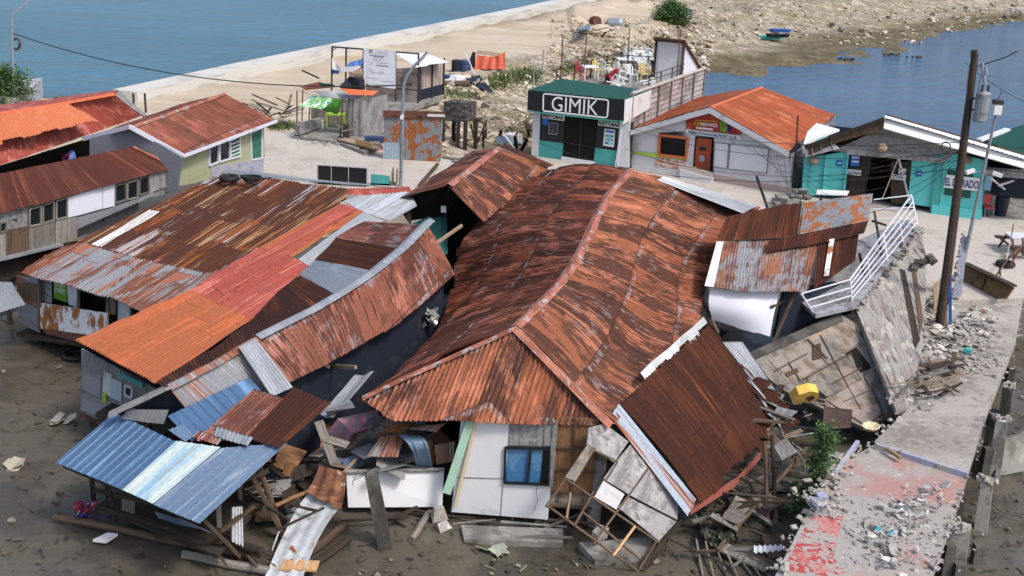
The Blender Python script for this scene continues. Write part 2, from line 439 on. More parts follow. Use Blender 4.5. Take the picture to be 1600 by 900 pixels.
mt['galv'] = M('galvanised_sheet', (.50, .54, .59), [((.36, .38, .42), (4, .5, 1), .5, .66, 'U', .3, .7), (RUST_O, (7, .8, 1), .68, .75, 'U', .1, .7)], rough=.42, metal=.25, cells=(.8, 2.4, .2, (.25, .25, .26)), spec=.5)
mt['white_sheet'] = M('white_bleached_sheet', (.62, .61, .59), [((.3, .24, .2), ((3, .5, 1), (20, .4, 1)), .52, .58, 'U', .0, .8)], rough=.5)
mt['patchy'] = M('rust_blotched_galvanised_sheet', (.40, .44, .48), [((.30, .10, .028), ((1.2, 1.5, 1), (3.5, 3.5, 1)), .485, .50, 'U', .12), ((.17, .05, .018), (5, 4, 1), .55, .66, 'U', 0, .6)], rough=.6, cells=(.8, 3, .15))
mt['patch_r'] = M('rust_streaked_galvanised_sheet', (.44, .46, .50), [((.26, .09, .03), ((1.8, .9, 1), (16, .5, 1)), .475, .53, 'U', .2, .9), ((.11, .035, .018), ((3, 1.4, 1), (18, .7, 1)), .52, .57, 'U', .15, .85)], rough=.6, cells=(.8, 3, .15))
# paints, woods, concretes
def paint(name, c, dirt=(.2, .17, .13), amt=.62, rough=.6):
    return M(name, c, [(dirt, (1.3, 1.3, 1.3), amt, amt + .16, 'P', 0, .55), (dirt, (6, .7, 1), amt + .04, amt + .16, 'U', 0, .4), (dirt, (1.6, .16, 1.6), .6, .8, 'P', 0, .35)], rough=rough, grain=(.94, 1.05))
def wood(name, c, c2, v=.3):
    return M(name, c, [(c2, (.8, 22, 1), .42, .62, 'U', 0, .8), ((c2[0] * .5, c2[1] * .5, c2[2] * .5), (1.5, 6, 1), .58, .7, 'U', 0, .7)], rough=.85, vary=v, bump=((1, 30, 1), 'U', .3, .01), spec=.2)
mt['white'] = paint('white_painted_board', (.66, .67, .70), amt=.64)
mt['white_d'] = paint('dirty_white_paint', (.58, .58, .60), amt=.55)
mt['white_rust'] = M('white_panel_rusting_through', (.70, .71, .73), [((.34, .13, .04), (1.1, 2.2, 1), .50, .58, 'U'), ((.12, .045, .02), (2, 3, 1), .6, .68, 'U')], rough=.6)
mt['teal'] = paint('teal_painted_wall', (.06, .33, .31), (.05, .22, .2), .6)
mt['teal_l'] = paint('bright_turquoise_wall', (.10, .52, .51), (.1, .3, .28), .62)
mt['green_l'] = paint('pale_green_wall', (.36, .375, .23), (.2, .2, .12), .55)
mt['mint'] = paint('mint_green_post', (.36, .56, .43), (.25, .22, .18), .55)
mt['green_d'] = paint('green_roof_paint', (.008, .07, .052), (.012, .04, .03), .6)
mt['orange_p'] = paint('orange_roof_paint', (.52, .125, .043), (.35, .12, .06), .62)
mt['orange_w'] = paint('orange_trim', (.55, .14, .05), (.5, .4, .35), .55)
mt['orange_k'] = M('weathered_orange_roof_sheet', (.50, .125, .045), [((.40, .09, .035), ((1, .5, 1), (9, .4, 1)), .47, .58, 'U', .1, .7), ((.56, .20, .10), (1.2, .7, 1), .52, .68, 'U', .1, .6), ((.20, .07, .035), ((2, .8, 1), (14, .6, 1)), .58, .64, 'U', 0, .6)], rough=.65, cells=(1.0, 2.6, .12, (.24, .065, .025)), spec=.25)
mt['board_w'] = paint('scuffed_white_board', (.46, .46, .47), (.2, .19, .18), .5)
mt['plinth_p'] = paint('faded_pink_plinth', (.45, .34, .31), (.3, .28, .26), .5)
mt['black'] = paint('black_board', (.012, .013, .016), (.03, .03, .03), .6, .5)
mt['void'] = M('black_and_interior_shade', (.018, .016, .015), rough=.9, spec=.1)  # near-black paints in indoor shade; also black doors, a pane and burnt timber
mt['navy'] = M('navy_and_roof_shade', (.018, .024, .04), [((.04, .045, .06), (2, 2, 2), .55, .7, 'P')], rough=.8, spec=.2)  # navy that paints in shade under roofs; also drums, netting, skirting and a boat
mt['glass'] = M('blue_window_glass', (.05, .17, .36), [((.10, .24, .42), (1, 1.6, 1), .45, .6, 'U')], rough=.12, spec=.6)
mt['dglass'] = M('dark_window_glass', (.012, .016, .018), rough=.2, spec=.5)
mt['gglass'] = M('green_curtain_behind_glass', (.02, .16, .10), [((.01, .05, .04), (9, .5, 1), .5, .6, 'U')], rough=.3)
mt['ply'] = M('brown_plywood', (.25, .125, .055), [((.12, .065, .035), (1, 12, 1), .45, .65, 'U', 0, .7), ((.36, .22, .13), (2, 2, 1), .6, .7, 'U', 0, .6)], rough=.8, vary=.5)
mt['greyply'] = M('weathered_grey_board', (.265, .26, .265), [((.15, .14, .135), ((1.2, 4, 1), (3, 9, 1)), .46, .58, 'U', 0, .8), ((.38, .375, .375), ((1.5, 1.5, 1), (5, 5, 1)), .54, .62, 'U', 0, .6), ((.10, .085, .075), ((1, 2, 1), (8, 3, 1)), .57, .63, 'U', 0, .7)], rough=.85, vary=.35)
mt['mossply'] = M('mottled_grey_board', (.215, .195, .17), [((.13, .11, .09), (1.5, 4, 1), .45, .6, 'U'), ((.36, .27, .2), (1, 1, 1), .52, .64, 'P', 0, .7), ((.36, .35, .32), (2.2, 2.2, 2), .62, .68, 'P', 0, .6), ((.08, .07, .06), (1.6, 6, 1), .58, .66, 'U', 0, .7)], rough=.9, vary=.4)
mt['wood_g'] = wood('weathered_grey_wood', (.23, .21, .19), (.11, .10, .09), .6)
mt['wood_b'] = wood('old_brown_wood', (.125, .085, .058), (.06, .042, .032), .6)
mt['wood_d'] = wood('dark_wet_wood', (.055, .042, .033), (.025, .02, .017))
mt['wood_t'] = wood('tan_wood', (.31, .235, .165), (.17, .12, .085), .5)
mt['wood_o'] = wood('fresh_torn_wood', (.55, .34, .18), (.40, .22, .10))
mt['concrete'] = M('pale_concrete', (.47, .43, .385), [((.37, .33, .285), (.5, .5, .5), .48, .68, 'P', 0, .8), ((.24, .21, .19), ((.7, .7, 1), (4, 4, 2)), .56, .62, 'P', 0, .5), ((.54, .50, .46), (1.1, 1.1, 1), .58, .7, 'P', 0, .6)], rough=.9, bump=((6, 6, 6), 'P', .3, .02), spec=.2)
mt['concrete_g'] = M('grey_stained_concrete', (.26, .25, .235), [((.12, .115, .10), (1.2, 1.2, 1.2), .45, .62, 'P', 0, .85), ((.4, .38, .35), (3, 3, 3), .58, .68, 'P', 0, .6)], rough=.9, bump=((7, 7, 7), 'P', .4, .03), spec=.2)
mt['concrete_d'] = M('dark_wet_concrete', (.11, .105, .095), [((.05, .048, .042), (1.2, 1.2, .6), .45, .6, 'P', 0, .85), ((.2, .19, .17), (4, 4, 4), .6, .7, 'P', 0, .6)], rough=.85, bump=((7, 7, 7), 'P', .4, .03), spec=.2)
mt['sea_wall'] = M('sea_wall_concrete', (.55, .54, .51), [((.36, .35, .33), (.3, .3, 3), .5, .62, 'P', 0, .7)], rough=.9)
mt['iron'] = M('dark_iron', (.03, .03, .032), [((.13, .05, .025), (3, 3, 3), .55, .65, 'P', 0, .8)], rough=.6)
mt['rustiron'] = M('rusty_iron', (.13, .055, .035), [((.05, .025, .02), (4, 4, 4), .5, .6, 'P')], rough=.8)
mt['grey_m'] = M('grey_steel', (.30, .33, .37), [((.16, .15, .15), (4, 4, 4), .55, .66, 'P', 0, .7)], rough=.45, metal=.4)
mt['lilac'] = paint('lilac_painted_metal', (.62, .63, .72), (.3, .3, .36), .6)
mt['lilac_d'] = M('lilac_painted_plaster', (.33, .34, .45), [((.4, .38, .36), (2, 2, 2), .5, .58, 'P'), ((.18, .15, .14), (3, 3, 3), .6, .68, 'P')], rough=.8)
mt['plastic_w'] = paint('white_plastic', (.72, .73, .74), (.4, .38, .35), .6, .45)
mt['plastic_y'] = paint('yellow_plastic', (.62, .47, .16), (.4, .3, .14), .6, .45)
mt['plastic_r'] = paint('red_plastic', (.45, .05, .06), (.3, .1, .1), .6, .45)
mt['plastic_b'] = paint('dark_blue_plastic', (.03, .055, .13), (.15, .15, .17), .58, .45)
mt['lime'] = paint('lime_green_plastic', (.33, .52, .04), (.2, .3, .05), .62, .4)
mt['yellow'] = paint('yellow_fibreglass', (.72, .47, .09), (.45, .28, .12), .55, .45)
mt['cream'] = paint('cream_ceramic', (.60, .50, .33), (.5, .4, .25), .6, .35)
mt['rubber'] = M('black_rubber', (.014, .014, .015), rough=.7)
mt['tarp_g'] = M('green_tarpaulin', (.09, .33, .045), [((.06, .25, .04), (2, 2, 2), .5, .6, 'P')], rough=.5)
mt['tarp_p'] = M('printed_green_and_white_tarpaulin', (.16, .42, .12), [((.62, .72, .66), (6, 3, 1), .50, .55, 'U'), ((.06, .28, .5), (4, 6, 1), .57, .62, 'U')], rough=.5)
mt['tarp_w'] = M('white_tarpaulin', (.62, .64, .68), [((.5, .52, .56), (4, 4, 4), .5, .7, 'P', 0, .5)], rough=.5)
mt['tarp_b'] = M('blue_tarpaulin', (.03, .13, .45), [((.02, .08, .3), (3, 3, 3), .5, .6, 'P')], rough=.5)
mt['tarp_o'] = M('orange_tarpaulin', (.50, .08, .035), [((.35, .06, .03), (3, 3, 3), .5, .6, 'P')], rough=.6)
mt['paper'] = paint('white_sign_board', (.68, .69, .70), (.5, .5, .5), .7)
mt['sign_w'] = M('white_sign_paint', (.80, .82, .82), rough=.5)
mt['sign_b'] = M('blue_sign_paint', (.02, .13, .42), rough=.5)
mt['sign_n'] = M('dark_blue_lettering', (.02, .03, .12), rough=.6)
mt['sign_r'] = M('red_banner', (.36, .03, .018), [((.5, .08, .03), (2, 2, 1), .5, .6, 'U')], rough=.5)
mt['sign_y'] = M('yellow_lettering', (.66, .46, .04), rough=.5)
mt['sign_k'] = M('grey_print', (.25, .26, .29), rough=.7)
mt['fabric'] = M('striped_pink_fabric', (.38, .16, .22), [((.20, .19, .25), (1, 9, 1), .47, .53, 'U'), ((.5, .25, .3), (1, 7, 1), .58, .64, 'U')], rough=.9)
mt['awning'] = M('striped_brown_panel', (.30, .17, .13), [((.62, .6, .55), (.3, 14, 1), .55, .58, 'U'), ((.06, .04, .04), (.3, 16, 1), .60, .64, 'U')], rough=.8)
mt['leaf'] = M('green_leaves', (.045, .11, .022), [((.09, .16, .03), (3, 3, 3), .5, .6, 'P'), ((.02, .06, .015), (5, 5, 5), .55, .62, 'P')], rough=.6, vary=.3)
mt['weed'] = M('low_green_weeds', (.07, .115, .03), [((.13, .13, .05), (2, 2, 2), .5, .6, 'P')], rough=.8)
mt['bark'] = wood('bark', (.12, .09, .06), (.06, .045, .03))
mt['foil'] = M('silver_foil', (.7, .7, .7), rough=.25, metal=.7)
mt['curtain'] = M('grey_curtain', (.42, .45, .48), [((.2, .22, .25), (14, .6, 1), .48, .58, 'U')], rough=.9)
mt['poster_g'] = M('green_poster', (.13, .33, .03), [((.3, .48, .06), (4, 4, 1), .5, .56, 'U'), ((.02, .03, .02), (7, 7, 1), .58, .62, 'U')], rough=.6)
mt['utility'] = wood('utility_pole_wood', (.085, .06, .048), (.04, .03, .025), 0)
mt['stone'] = M('broken_pale_rubble', (.35, .33, .305), [((.3, .27, .24), (3, 3, 3), .5, .6, 'P'), ((.62, .61, .6), (5, 5, 5), .6, .66, 'P')], rough=.95, spec=.2)
mt['plaster'] = M('peeling_plaster_wall', (.32, .305, .285), [((.20, .155, .12), ((.5, 4, 1), (.8, 13, 1)), .49, .57, 'U', 0, .7), ((.46, .42, .36), ((.9, 2.2, 1), (2, 6, 1)), .55, .57, 'U', 0, .9), ((.09, .07, .055), ((.6, 7, 1), (1.0, 22, 1)), .545, .58, 'U'), ((.34, .50, .45), (.6, .5, 1), .62, .66, 'U', 0, .8)], rough=.9, bump=((1.5, 9, 1), 'U', .6, .04))
mt['mesh_b'] = M('brown_woven_panel', (.085, .055, .05), [((.03, .02, .02), (30, 30, 1), .5, .6, 'U')], rough=.9)
# ================================================================ camera, light
cd = bpy.data.cameras.new('camera'); cam = bpy.data.objects.new('camera', cd); COL.objects.link(cam)
cd.sensor_width = 36; cd.lens = 36 * FPX / 1600; cd.clip_end = 5000; cd.clip_start = .5
mw = Matrix.Identity(4)
for i in range(3): mw[i][0] = RT[i]; mw[i][1] = UP[i]; mw[i][2] = -FWD[i]; mw[i][3] = CAM[i]
cam.matrix_world = mw; scene.camera = cam
SUN_EL, SUN_AZ = math.radians(52), math.radians(132)      # azimuth clockwise from +y
w = bpy.data.worlds.new('World'); scene.world = w; w.use_nodes = True
nt = w.node_tree; bg = nt.nodes['Background']
sky = nt.nodes.new('ShaderNodeTexSky'); sky.sky_type = 'NISHITA'; sky.sun_disc = False
sky.sun_elevation = SUN_EL; sky.sun_rotation = SUN_AZ; sky.air_density = 1.0; sky.dust_density = 3.5; sky.ozone_density = 1.0
nt.links.new(sky.outputs[0], bg.inputs[0]); bg.inputs[1].default_value = .125
sl_ = bpy.data.lights.new('sun', 'SUN'); sl_.energy = 1.5; sl_.angle = math.radians(10); sl_.color = (1, .95, .88)
so = bpy.data.objects.new('sun', sl_); COL.objects.link(so)
sd = Vv((math.sin(SUN_AZ) * math.cos(SUN_EL), math.cos(SUN_AZ) * math.cos(SUN_EL), math.sin(SUN_EL)))
so.rotation_euler = sd.to_track_quat('Z', 'Y').to_euler(); so.location = (0, 0, 60)
vs = scene.view_settings; vs.view_transform = 'Standard'; vs.look = 'None'; vs.gamma = 1; vs.exposure = .70; vs.use_curve_mapping = False
scene.cycles.use_denoising = True
scene.cycles.max_bounces = 6

# ================================================================ setting materials
def mat_mud():
    return M('wet_mud', (.104, .091, .070), [((.064, .056, .044), (.35, .35, .35), .45, .6, 'P', 0, .9), ((.115, .096, .066), (.6, 1.4, .6), .55, .68, 'P', 0, .8), ((.045, .04, .03), (2.4, 2.4, 2), .58, .66, 'P', 0, .8), ((.075, .07, .032), (.9, .9, .9), .60, .7, 'P', 0, .6)],
             rough=.5, bump=((3.5, 3.5, 3.5), 'P', .5, .06), rough_layers=((.5, .5, .5), 'P', .42, .62, .16, .6), spec=.4)
def mat_land():
    m = M('sandy_fill_and_rubble', (.47, .395, .30), [((.54, .47, .37), (.10, .5, .5), .45, .6, 'P', 0, .8), ((.42, .325, .22), (.06, .35, .3), .52, .66, 'P', 0, .8), ((.36, .28, .19), (1.2, 1.2, 1), .6, .7, 'P', 0, .5)], rough=.95, bump=((2.5, 2.5, 2.5), 'P', .5, .12), spec=.15)
    t = m.node_tree; b = t.nodes['Principled BSDF']
    col = b.inputs['Base Color'].links[0].from_socket
    at_ = t.nodes.new('ShaderNodeAttribute'); at_.attribute_name = 'bank'
    pos = _n(t, 'ShaderNodeNewGeometry').outputs['Position']
    def nz(s, lo, hi):
        q = _n(t, 'ShaderNodeTexNoise'); q.inputs['Scale'].default_value = s; q.inputs['Detail'].default_value = 7; q.inputs['Roughness'].default_value = .72
        t.links.new(pos, q.inputs['Vector']); r = _n(t, 'ShaderNodeMapRange', interpolation_type='SMOOTHSTEP'); t.links.new(q.outputs['Fac'], r.inputs[0]); r.inputs[1].default_value = lo; r.inputs[2].default_value = hi
        return r.outputs[0]
    rub = _mix(t, nz(.9, .42, .62), (.23, .19, .14), (.46, .40, .32))
    rub = _mix(t, nz(2.6, .54, .62), rub, (.085, .062, .042))
    rub = _mix(t, nz(3.3, .60, .65), rub, (.66, .61, .53))
    rub = _mix(t, _math(t, 'MULTIPLY', nz(.35, .5, .6), .6), rub, (.20, .175, .085))
    low = _mix(t, nz(.5, .4, .65), (.105, .088, .05), (.19, .16, .10))
    low = _mix(t, nz(2.2, .52, .62), low, (.06, .05, .035))
    def rmp(lo, hi):
        r = _n(t, 'ShaderNodeMapRange', interpolation_type='SMOOTHSTEP'); t.links.new(at_.outputs['Fac'], r.inputs[0]); r.inputs[1].default_value = lo; r.inputs[2].default_value = hi
        return r.outputs[0]
    c = _mix(t, rmp(.08, .35), col, rub); c = _mix(t, rmp(.62, .88), c, low)
    t.links.new(c, b.inputs['Base Color'])
    return m
def mat_water(name, deep, sc, st, rough):
    m = bpy.data.materials.new(name); m.use_nodes = True; t = m.node_tree; b = t.nodes['Principled BSDF']
    pos = _n(t, 'ShaderNodeNewGeometry').outputs['Position']
    def nz(v, d=4):
        a = _n(t, 'ShaderNodeVectorMath', operation='MULTIPLY'); a.inputs[1].default_value = v; t.links.new(pos, a.inputs[0])
        q = _n(t, 'ShaderNodeTexNoise'); q.inputs['Scale'].default_value = 1; q.inputs['Detail'].default_value = d; q.inputs['Roughness'].default_value = .6; t.links.new(a.outputs[0], q.inputs['Vector']); return q.outputs['Fac']
    big = nz((.012, .03, 0), 3)
    r = _n(t, 'ShaderNodeMapRange'); t.links.new(big, r.inputs[0]); r.inputs[1].default_value = .35; r.inputs[2].default_value = .65
    c = _mix(t, r.outputs[0], deep, tuple(x * 1.35 for x in deep)); t.links.new(c, b.inputs['Base Color'])
    b.inputs['Roughness'].default_value = rough; b.inputs['IOR'].default_value = 1.33; b.inputs['Specular IOR Level'].default_value = .5
    h = _math(t, 'ADD', nz(sc, 5), _math(t, 'MULTIPLY', nz((sc[0] * .28, sc[1] * .28, 0), 3), 1.6))
    bp = _n(t, 'ShaderNodeBump'); bp.inputs['Strength'].default_value = st; bp.inputs['Distance'].default_value = .55
    t.links.new(h, bp.inputs['Height']); t.links.new(bp.outputs[0], b.inputs['Normal'])
    return m
mt['mud'] = mat_mud(); mt['land'] = mat_land()
mt['sea'] = mat_water('sea_water', (.050, .145, .225), (.45, .9, 0), 1.0, .14)
mt['lagoon'] = mat_water('lagoon_water', (.045, .11, .20), (.6, 1.2, 0), 1.0, .12)

# ================================================================ terrain
def sheet_plane(name, x0, x1, y0, y1, z, mat):
    mb = MB(); mb.face([(x0, y0, z), (x1, y0, z), (x1, y1, z), (x0, y1, z)]); return struct(mb, name, mat)
sheet_plane('sea', -1500, 1500, 46, 3000, -.12, mt['sea'])
mb = MB(); mb.face([at(x, y, -.11) for x, y in ((1085, 90), (1040, 180), (1000, 300), (1750, 420), (1900, 10), (1480, 22), (1300, 50))]); struct(mb, 'lagoon_water', mt['lagoon'])
# mud flat with small lumps
mb = MB(); nx, ny = 260, 190
X = np.linspace(-34, 34, nx); Y = np.linspace(10, 53, ny)
idx = {}
for j, yy in enumerate(Y):
    for i, xx in enumerate(X):
        p = Vv((xx, yy, 0))
        zz = .10 * noise.noise(p * .35) + .05 * noise.noise(p * 1.3) + .035 * noise.noise(p * 3.7)
        right = max(0, min(1, (xx - 6) / 4)); zz += right * (.10 * noise.noise(p * 2.1) + .07 * noise.noise(p * 4.9))
        mb.v.append((xx, yy, zz - .02))
for j in range(ny - 1):
    for i in range(nx - 1):
        a = j * nx + i; mb.f.append([a, a + 1, a + nx + 1, a + nx]); mb.uv.append([(X[i], Y[j]), (X[i + 1], Y[j]), (X[i + 1], Y[j + 1]), (X[i], Y[j + 1])])
struct(mb, 'mud_flat', mt['mud'], True)
mb = MB(); mb.face([(-400, -200, -.6), (400, -200, -.6), (400, 47, -.6), (-400, 47, -.6)]); struct(mb, 'ground', mt['mud'])

# reclaimed causeway
crest = [(-300, 260), (-120, 190), (60, 158), (215, 160), (400, 118), (600, 74), (850, 22), (900, 10), (1000, 2), (1100, -10), (1600, -50), (2100, -60), (2100, -8), (1600, -2), (1400, 8), (1300, 14), (1200, 26), (1130, 40), (1060, 55), (960, 66), (860, 82), (790, 104), (740, 125), (690, 150), (655, 172), (600, 215), (400, 260), (-100, 300)]
CP = [(p.x, p.y) for p in (at(x, y, 1.4) for x, y in crest)]
CPA = np.array(CP)
def sdf(xs, ys):
    d = np.full(xs.shape, 1e9); ins = np.zeros(xs.shape, bool)
    n = len(CPA)
    for i in range(n):
        ax, ay = CPA[i]; bx, by = CPA[(i + 1) % n]
        ex, ey = bx - ax, by - ay; wx, wy = xs - ax, ys - ay
        t = np.clip((wx * ex + wy * ey) / (ex * ex + ey * ey), 0, 1)
        d = np.minimum(d, np.hypot(wx - ex * t, wy - ey * t))
        c = ((ay > ys) != (by > ys)) & (xs < (bx - ax) * (ys - ay) / (by - ay + 1e-12) + ax)
        ins ^= c
    return np.where(ins, -d, d)
nY, nX = 260, 420
ys = np.geomspace(47, 330, nY); ts = np.linspace(-.62, .80, nX)
GY, GT = np.meshgrid(ys, ts, indexing='ij'); GX = GY * GT
D = sdf(GX, GY)
ZZ = np.zeros_like(D); BK = np.zeros_like(D)
for j in range(nY):
    for i in range(nX):
        x, y = GX[j, i], GY[j, i]; p = Vv((x, y, 0))
        n1 = noise.noise(p * .11); n2 = noise.noise(p * .45 + Vv((9, 1, 0))); n3 = noise.noise(p * 1.6)
        d = D[j, i] + 2.5 * n1 + .8 * n2
        # the intertidal tongue reaching out into the lagoon
        wd = 8.5 + 6 * max(0, min(1, (x - 10) / 30)) - 5 * max(0, min(1, (x - 48) / 20))
        k = max(0, d) / wd
        z = 1.4 - 1.45 * min(k, 1.6) ** .8 if d > 0 else 1.4
        inn_ = 5 + 11 * max(0, min(1, (x - 12) / 14)); r = max(0, min(1, (d + inn_) / 4)) * (1 if x > -6 else .3)
        z += r * (.30 * n2 + .16 * n3 + .10 * noise.noise(p * 3.1)) * (1 - .6 * min(1, k)) + .05 * n2 * (1 - r)
        if x > 5: z += 1.0 * math.exp(-((d + 3) / 3.0) ** 2) * (.6 + .8 * n2) + (.5 * max(0, noise.noise(p * .22 + Vv((3, 7, 0)))) * r if x > 18 else 0)
        ZZ[j, i] = max(z, -.8) if y > 50 else min(z, 1.3)
        BK[j, i] = min(1, max(max(0, (d + 3.5) / (wd + 2.5)), min(.34, .34 * r * (1 if x > 12 else 0)))) if x > -8 else .12
mb = MB()
mb.v = [(GX[j, i], GY[j, i], ZZ[j, i]) for j in range(nY) for i in range(nX)]
for j in range(nY - 1):
    for i in range(nX - 1):
        a = j * nX + i; mb.f.append([a, a + 1, a + nX + 1, a + nX]); mb.uv.append([(0, 0), (1, 0), (1, 1), (0, 1)])
land = struct(mb, 'causeway', mt['land'], True)
atr = land.data.attributes.new('bank', 'FLOAT', 'POINT'); atr.data.foreach_set('value', BK.reshape(-1).astype(np.float32))
def land_z(x, y):
    j = int(np.searchsorted(ys, y)); i = int(np.searchsorted(ts, x / y))
    return ZZ[min(j, nY - 1), min(i, nX - 1)]
def on_land(px, py, z0=1.2):
    p = at(px, py, z0)
    for _ in range(6): p = at(px, py, land_z(p.x, p.y))
    return p

# concrete road / plaza
def ground_poly(name, pts, z, depth, mat):
    mb = MB(); mb.slab([at(x, y, z) for x, y in pts], (0, 0, -depth)); return struct(mb, name, mat)
ground_poly('road', [(250, 216), (410, 206), (470, 206), (560, 225), (640, 245), (760, 243), (830, 241), (985, 262), (1110, 274), (1250, 296), (1530, 338), (1900, 370), (2000, 560), (1600, 466), (1440, 470), (1330, 400), (1200, 345), (1000, 300), (860, 285), (640, 300), (560, 300), (330, 285)], 1.5, 1.9, mt['concrete'])

# sea wall: one kerb-like promenade
SW = [(-250, 290), (100, 190), (215, 160), (400, 116), (600, 72), (750, 40), (830, 23), (880, 11), (940, 6), (1010, 0), (1100, -12), (1500, -45)]
mb = MB(); P0 = [at(x, y, 1.4) for x, y in SW]; inn = []; out = []
for i, p in enumerate(P0):
    d = P0[min(i + 1, len(P0) - 1)] - P0[max(i - 1, 0)]; d.z = 0; g = Z.cross(d).normalized()
    inn.append(p); out.append(p + g * 1.7)
for i in range(len(P0) - 1):
    if i < 2: continue
    mb.slab([inn[i] + Z * .62, inn[i + 1] + Z * .62, out[i + 1] + Z * .62, out[i] + Z * .62], (0, 0, -2.2))
sw = mb.build('sea_wall', mt['sea_wall']); tag(sw, 'long pale concrete sea wall curving between the sandy causeway and the open sea', 'sea wall')

# broken concrete walkway
WZ = 1.5
mb = MB(); mb.slab([at(x, y, WZ) for x, y in [(1446, 488), (1597, 470), (1588, 530), (1540, 650), (1513, 738), (1366, 690), (1418, 640)]], (0, 0, -.28))
mt['concrete_w'] = M('worn_grey_concrete', (.36, .335, .305), [((.26, .235, .21), (.5, .5, .5), .45, .62, 'P', 0, .8), ((.17, .15, .135), ((.7, .7, 1), (4, 4, 2)), .52, .58, 'P', 0, .6), ((.46, .43, .40), (1.6, 1.6, 1), .58, .68, 'P', 0, .6)], rough=.9, bump=((6, 6, 6), 'P', .4, .02), spec=.2)
struct(mb, 'walkway', mt['concrete_w'])
WL = Plane(at(1400, 780, WZ - .12), Z)
mt['redfloor'] = M('worn_red_floor', (.345, .325, .305), [((.40, .17, .145), (.55, .55, .5), .48, .62, 'P', 0, .65), ((.32, .295, .27), (1.2, 1.2, 1), .52, .64, 'P', 0, .8), ((.55, .52, .49), (5, 5, 5), .60, .66, 'P', 0, .7)], rough=.9, bump=((7, 7, 7), 'P', .35, .02), spec=.2)
mt['redpaint'] = M('scuffed_red_floor_paint', (.40, .06, .06), [((.36, .33, .31), ((1.2, 1.2, 1), (9, 9, 2)), .475, .505, 'P'), ((.5, .2, .18), (.9, .9, 1), .52, .6, 'P', 0, .7)], rough=.8, spec=.25)
mb = MB(); mb.slab([WL.px(x, y) for x, y in [(1366, 694), (1512, 742), (1492, 800), (1470, 860), (1440, 950), (1190, 950), (1212, 898), (1262, 800), (1300, 735)]], (0, 0, -.28))
struct(mb, 'path', mt['redfloor'])
mb = MB(); mb.slab([WL.px(x, y, .004) for x, y in [(1268, 806), (1318, 806), (1302, 870), (1330, 906), (1222, 890)]], (0, 0, -.003))
struct(mb, 'red_floor_marking', mt['redpaint'])
mb = MB(); mb.beam(at(1368, 697, WZ - .05), at(1512, 743, WZ - .05), .10, .16); struct(mb, 'kerb', mt['lilac_d'])
mt['whitegalv'] = M('bright_galvanised_sheet', (.66, .69, .72), [((.5, .54, .6), (5, .4, 1), .5, .64, 'U', .3, .8)], rough=.4, metal=.1, cells=(.8, 2.4, .15, (.4, .4, .42)))
# ================================================================ main hip-roofed house
H = thing('collapsed_house', at(800, 740, 0), 'big house with a sagging rusty hip roof over a white wall with a blue window', 'house')
rid = [at(805, 512, 4.5), at(845, 474, 4.5), at(876, 442, 4.55), at(897, 412, 4.62), at(915, 377, 4.72), at(932, 340, 4.8), at(952, 303, 4.9), at(985, 266, 5.0)]
lft = [at(563, 624, 2.8), at(640, 566, 2.65), at(683, 510, 2.55), at(706, 452, 2.6), at(716, 405, 2.8), at(726, 372, 3.1), at(790, 306, 3.7), at(858, 266, 4.1)]
rgt = [at(957, 664, 2.72), at(1010, 603, 2.55), at(1062, 547, 2.5), at(1090, 500, 2.55), at(1104, 452, 2.7), at(1118, 408, 2.9), at(1140, 368, 3.3), at(1190, 324, 3.7)]
def bulge(a, b, t, k):
    p = a.lerp(b, t); return p + Z * k
mb = MB()
sheet(mb, [[r, bulge(r, l, .5, .12 + .10 * math.sin(i * 1.9)), l] for i, (r, l) in enumerate(zip(rid, lft))], pitch=.13, amp=.045, dent=.075, jag=.22, sl=1.9, stag=0, step=.045, seed=3, dv=.28)
mb.build('roof', mt['main_l'], H, True, label='dark brown rusted left slope of the roof')
mb = MB()
sheet(mb, [[r, bulge(r, l, .35, .06), bulge(r, l, .7, -.13 + .045 * math.sin(i * 2.3 + 1)), l] for i, (r, l) in enumerate(zip(rid, rgt))], pitch=.13, amp=.042, dent=.05, jag=.12, sl=1.9, stag=0, step=.045, seed=5, dv=.28)
mb.build('roof', mt['main'], H, True, label='orange red streaked right slope of the roof')
mb = MB()
apex = at(805, 512, 4.5)
sheet_poly(mb, [apex, at(957, 666, 2.72), at(612, 656, 2.72), at(563, 624, 2.8)], apex, apex + (rid[0] - rid[7]), pitch=.13, amp=.042, dent=.03, jag=.05, sl=1.9, stag=0, step=.04, seed=8, dv=.28)
mb.build('roof', mt['main'], H, True, label='triangular front slope of the roof')
mb = MB(); strip(mb, [apex, at(845, 474, 4.5), at(876, 442, 4.55), at(897, 412, 4.62), at(915, 377, 4.72), at(932, 340, 4.8), at(952, 303, 4.9), at(985, 266, 5.0)], .15, lift=.07)
mb.build('ridge_cap', mt['ridge'], H)
for q, wd in ((at(957, 666, 2.78), .16), (at(566, 622, 2.84), .12)):
    mb = MB(); strip(mb, [apex, apex.lerp(q, .5), q], wd, lift=.06); mb.build('ridge_cap', mt['ridge'], H)
mb = MB(); sheet(mb, [[at(1036, 276, 4.82), at(1183, 321, 3.86)], [at(1027, 281, 4.82), at(1160, 333, 3.86)]], seed=4, pitch=.11, step=0, dent=.02)
mb.build('patch_sheet', mt['galv'], H, True, label='bright galvanised sheet patching the roof')
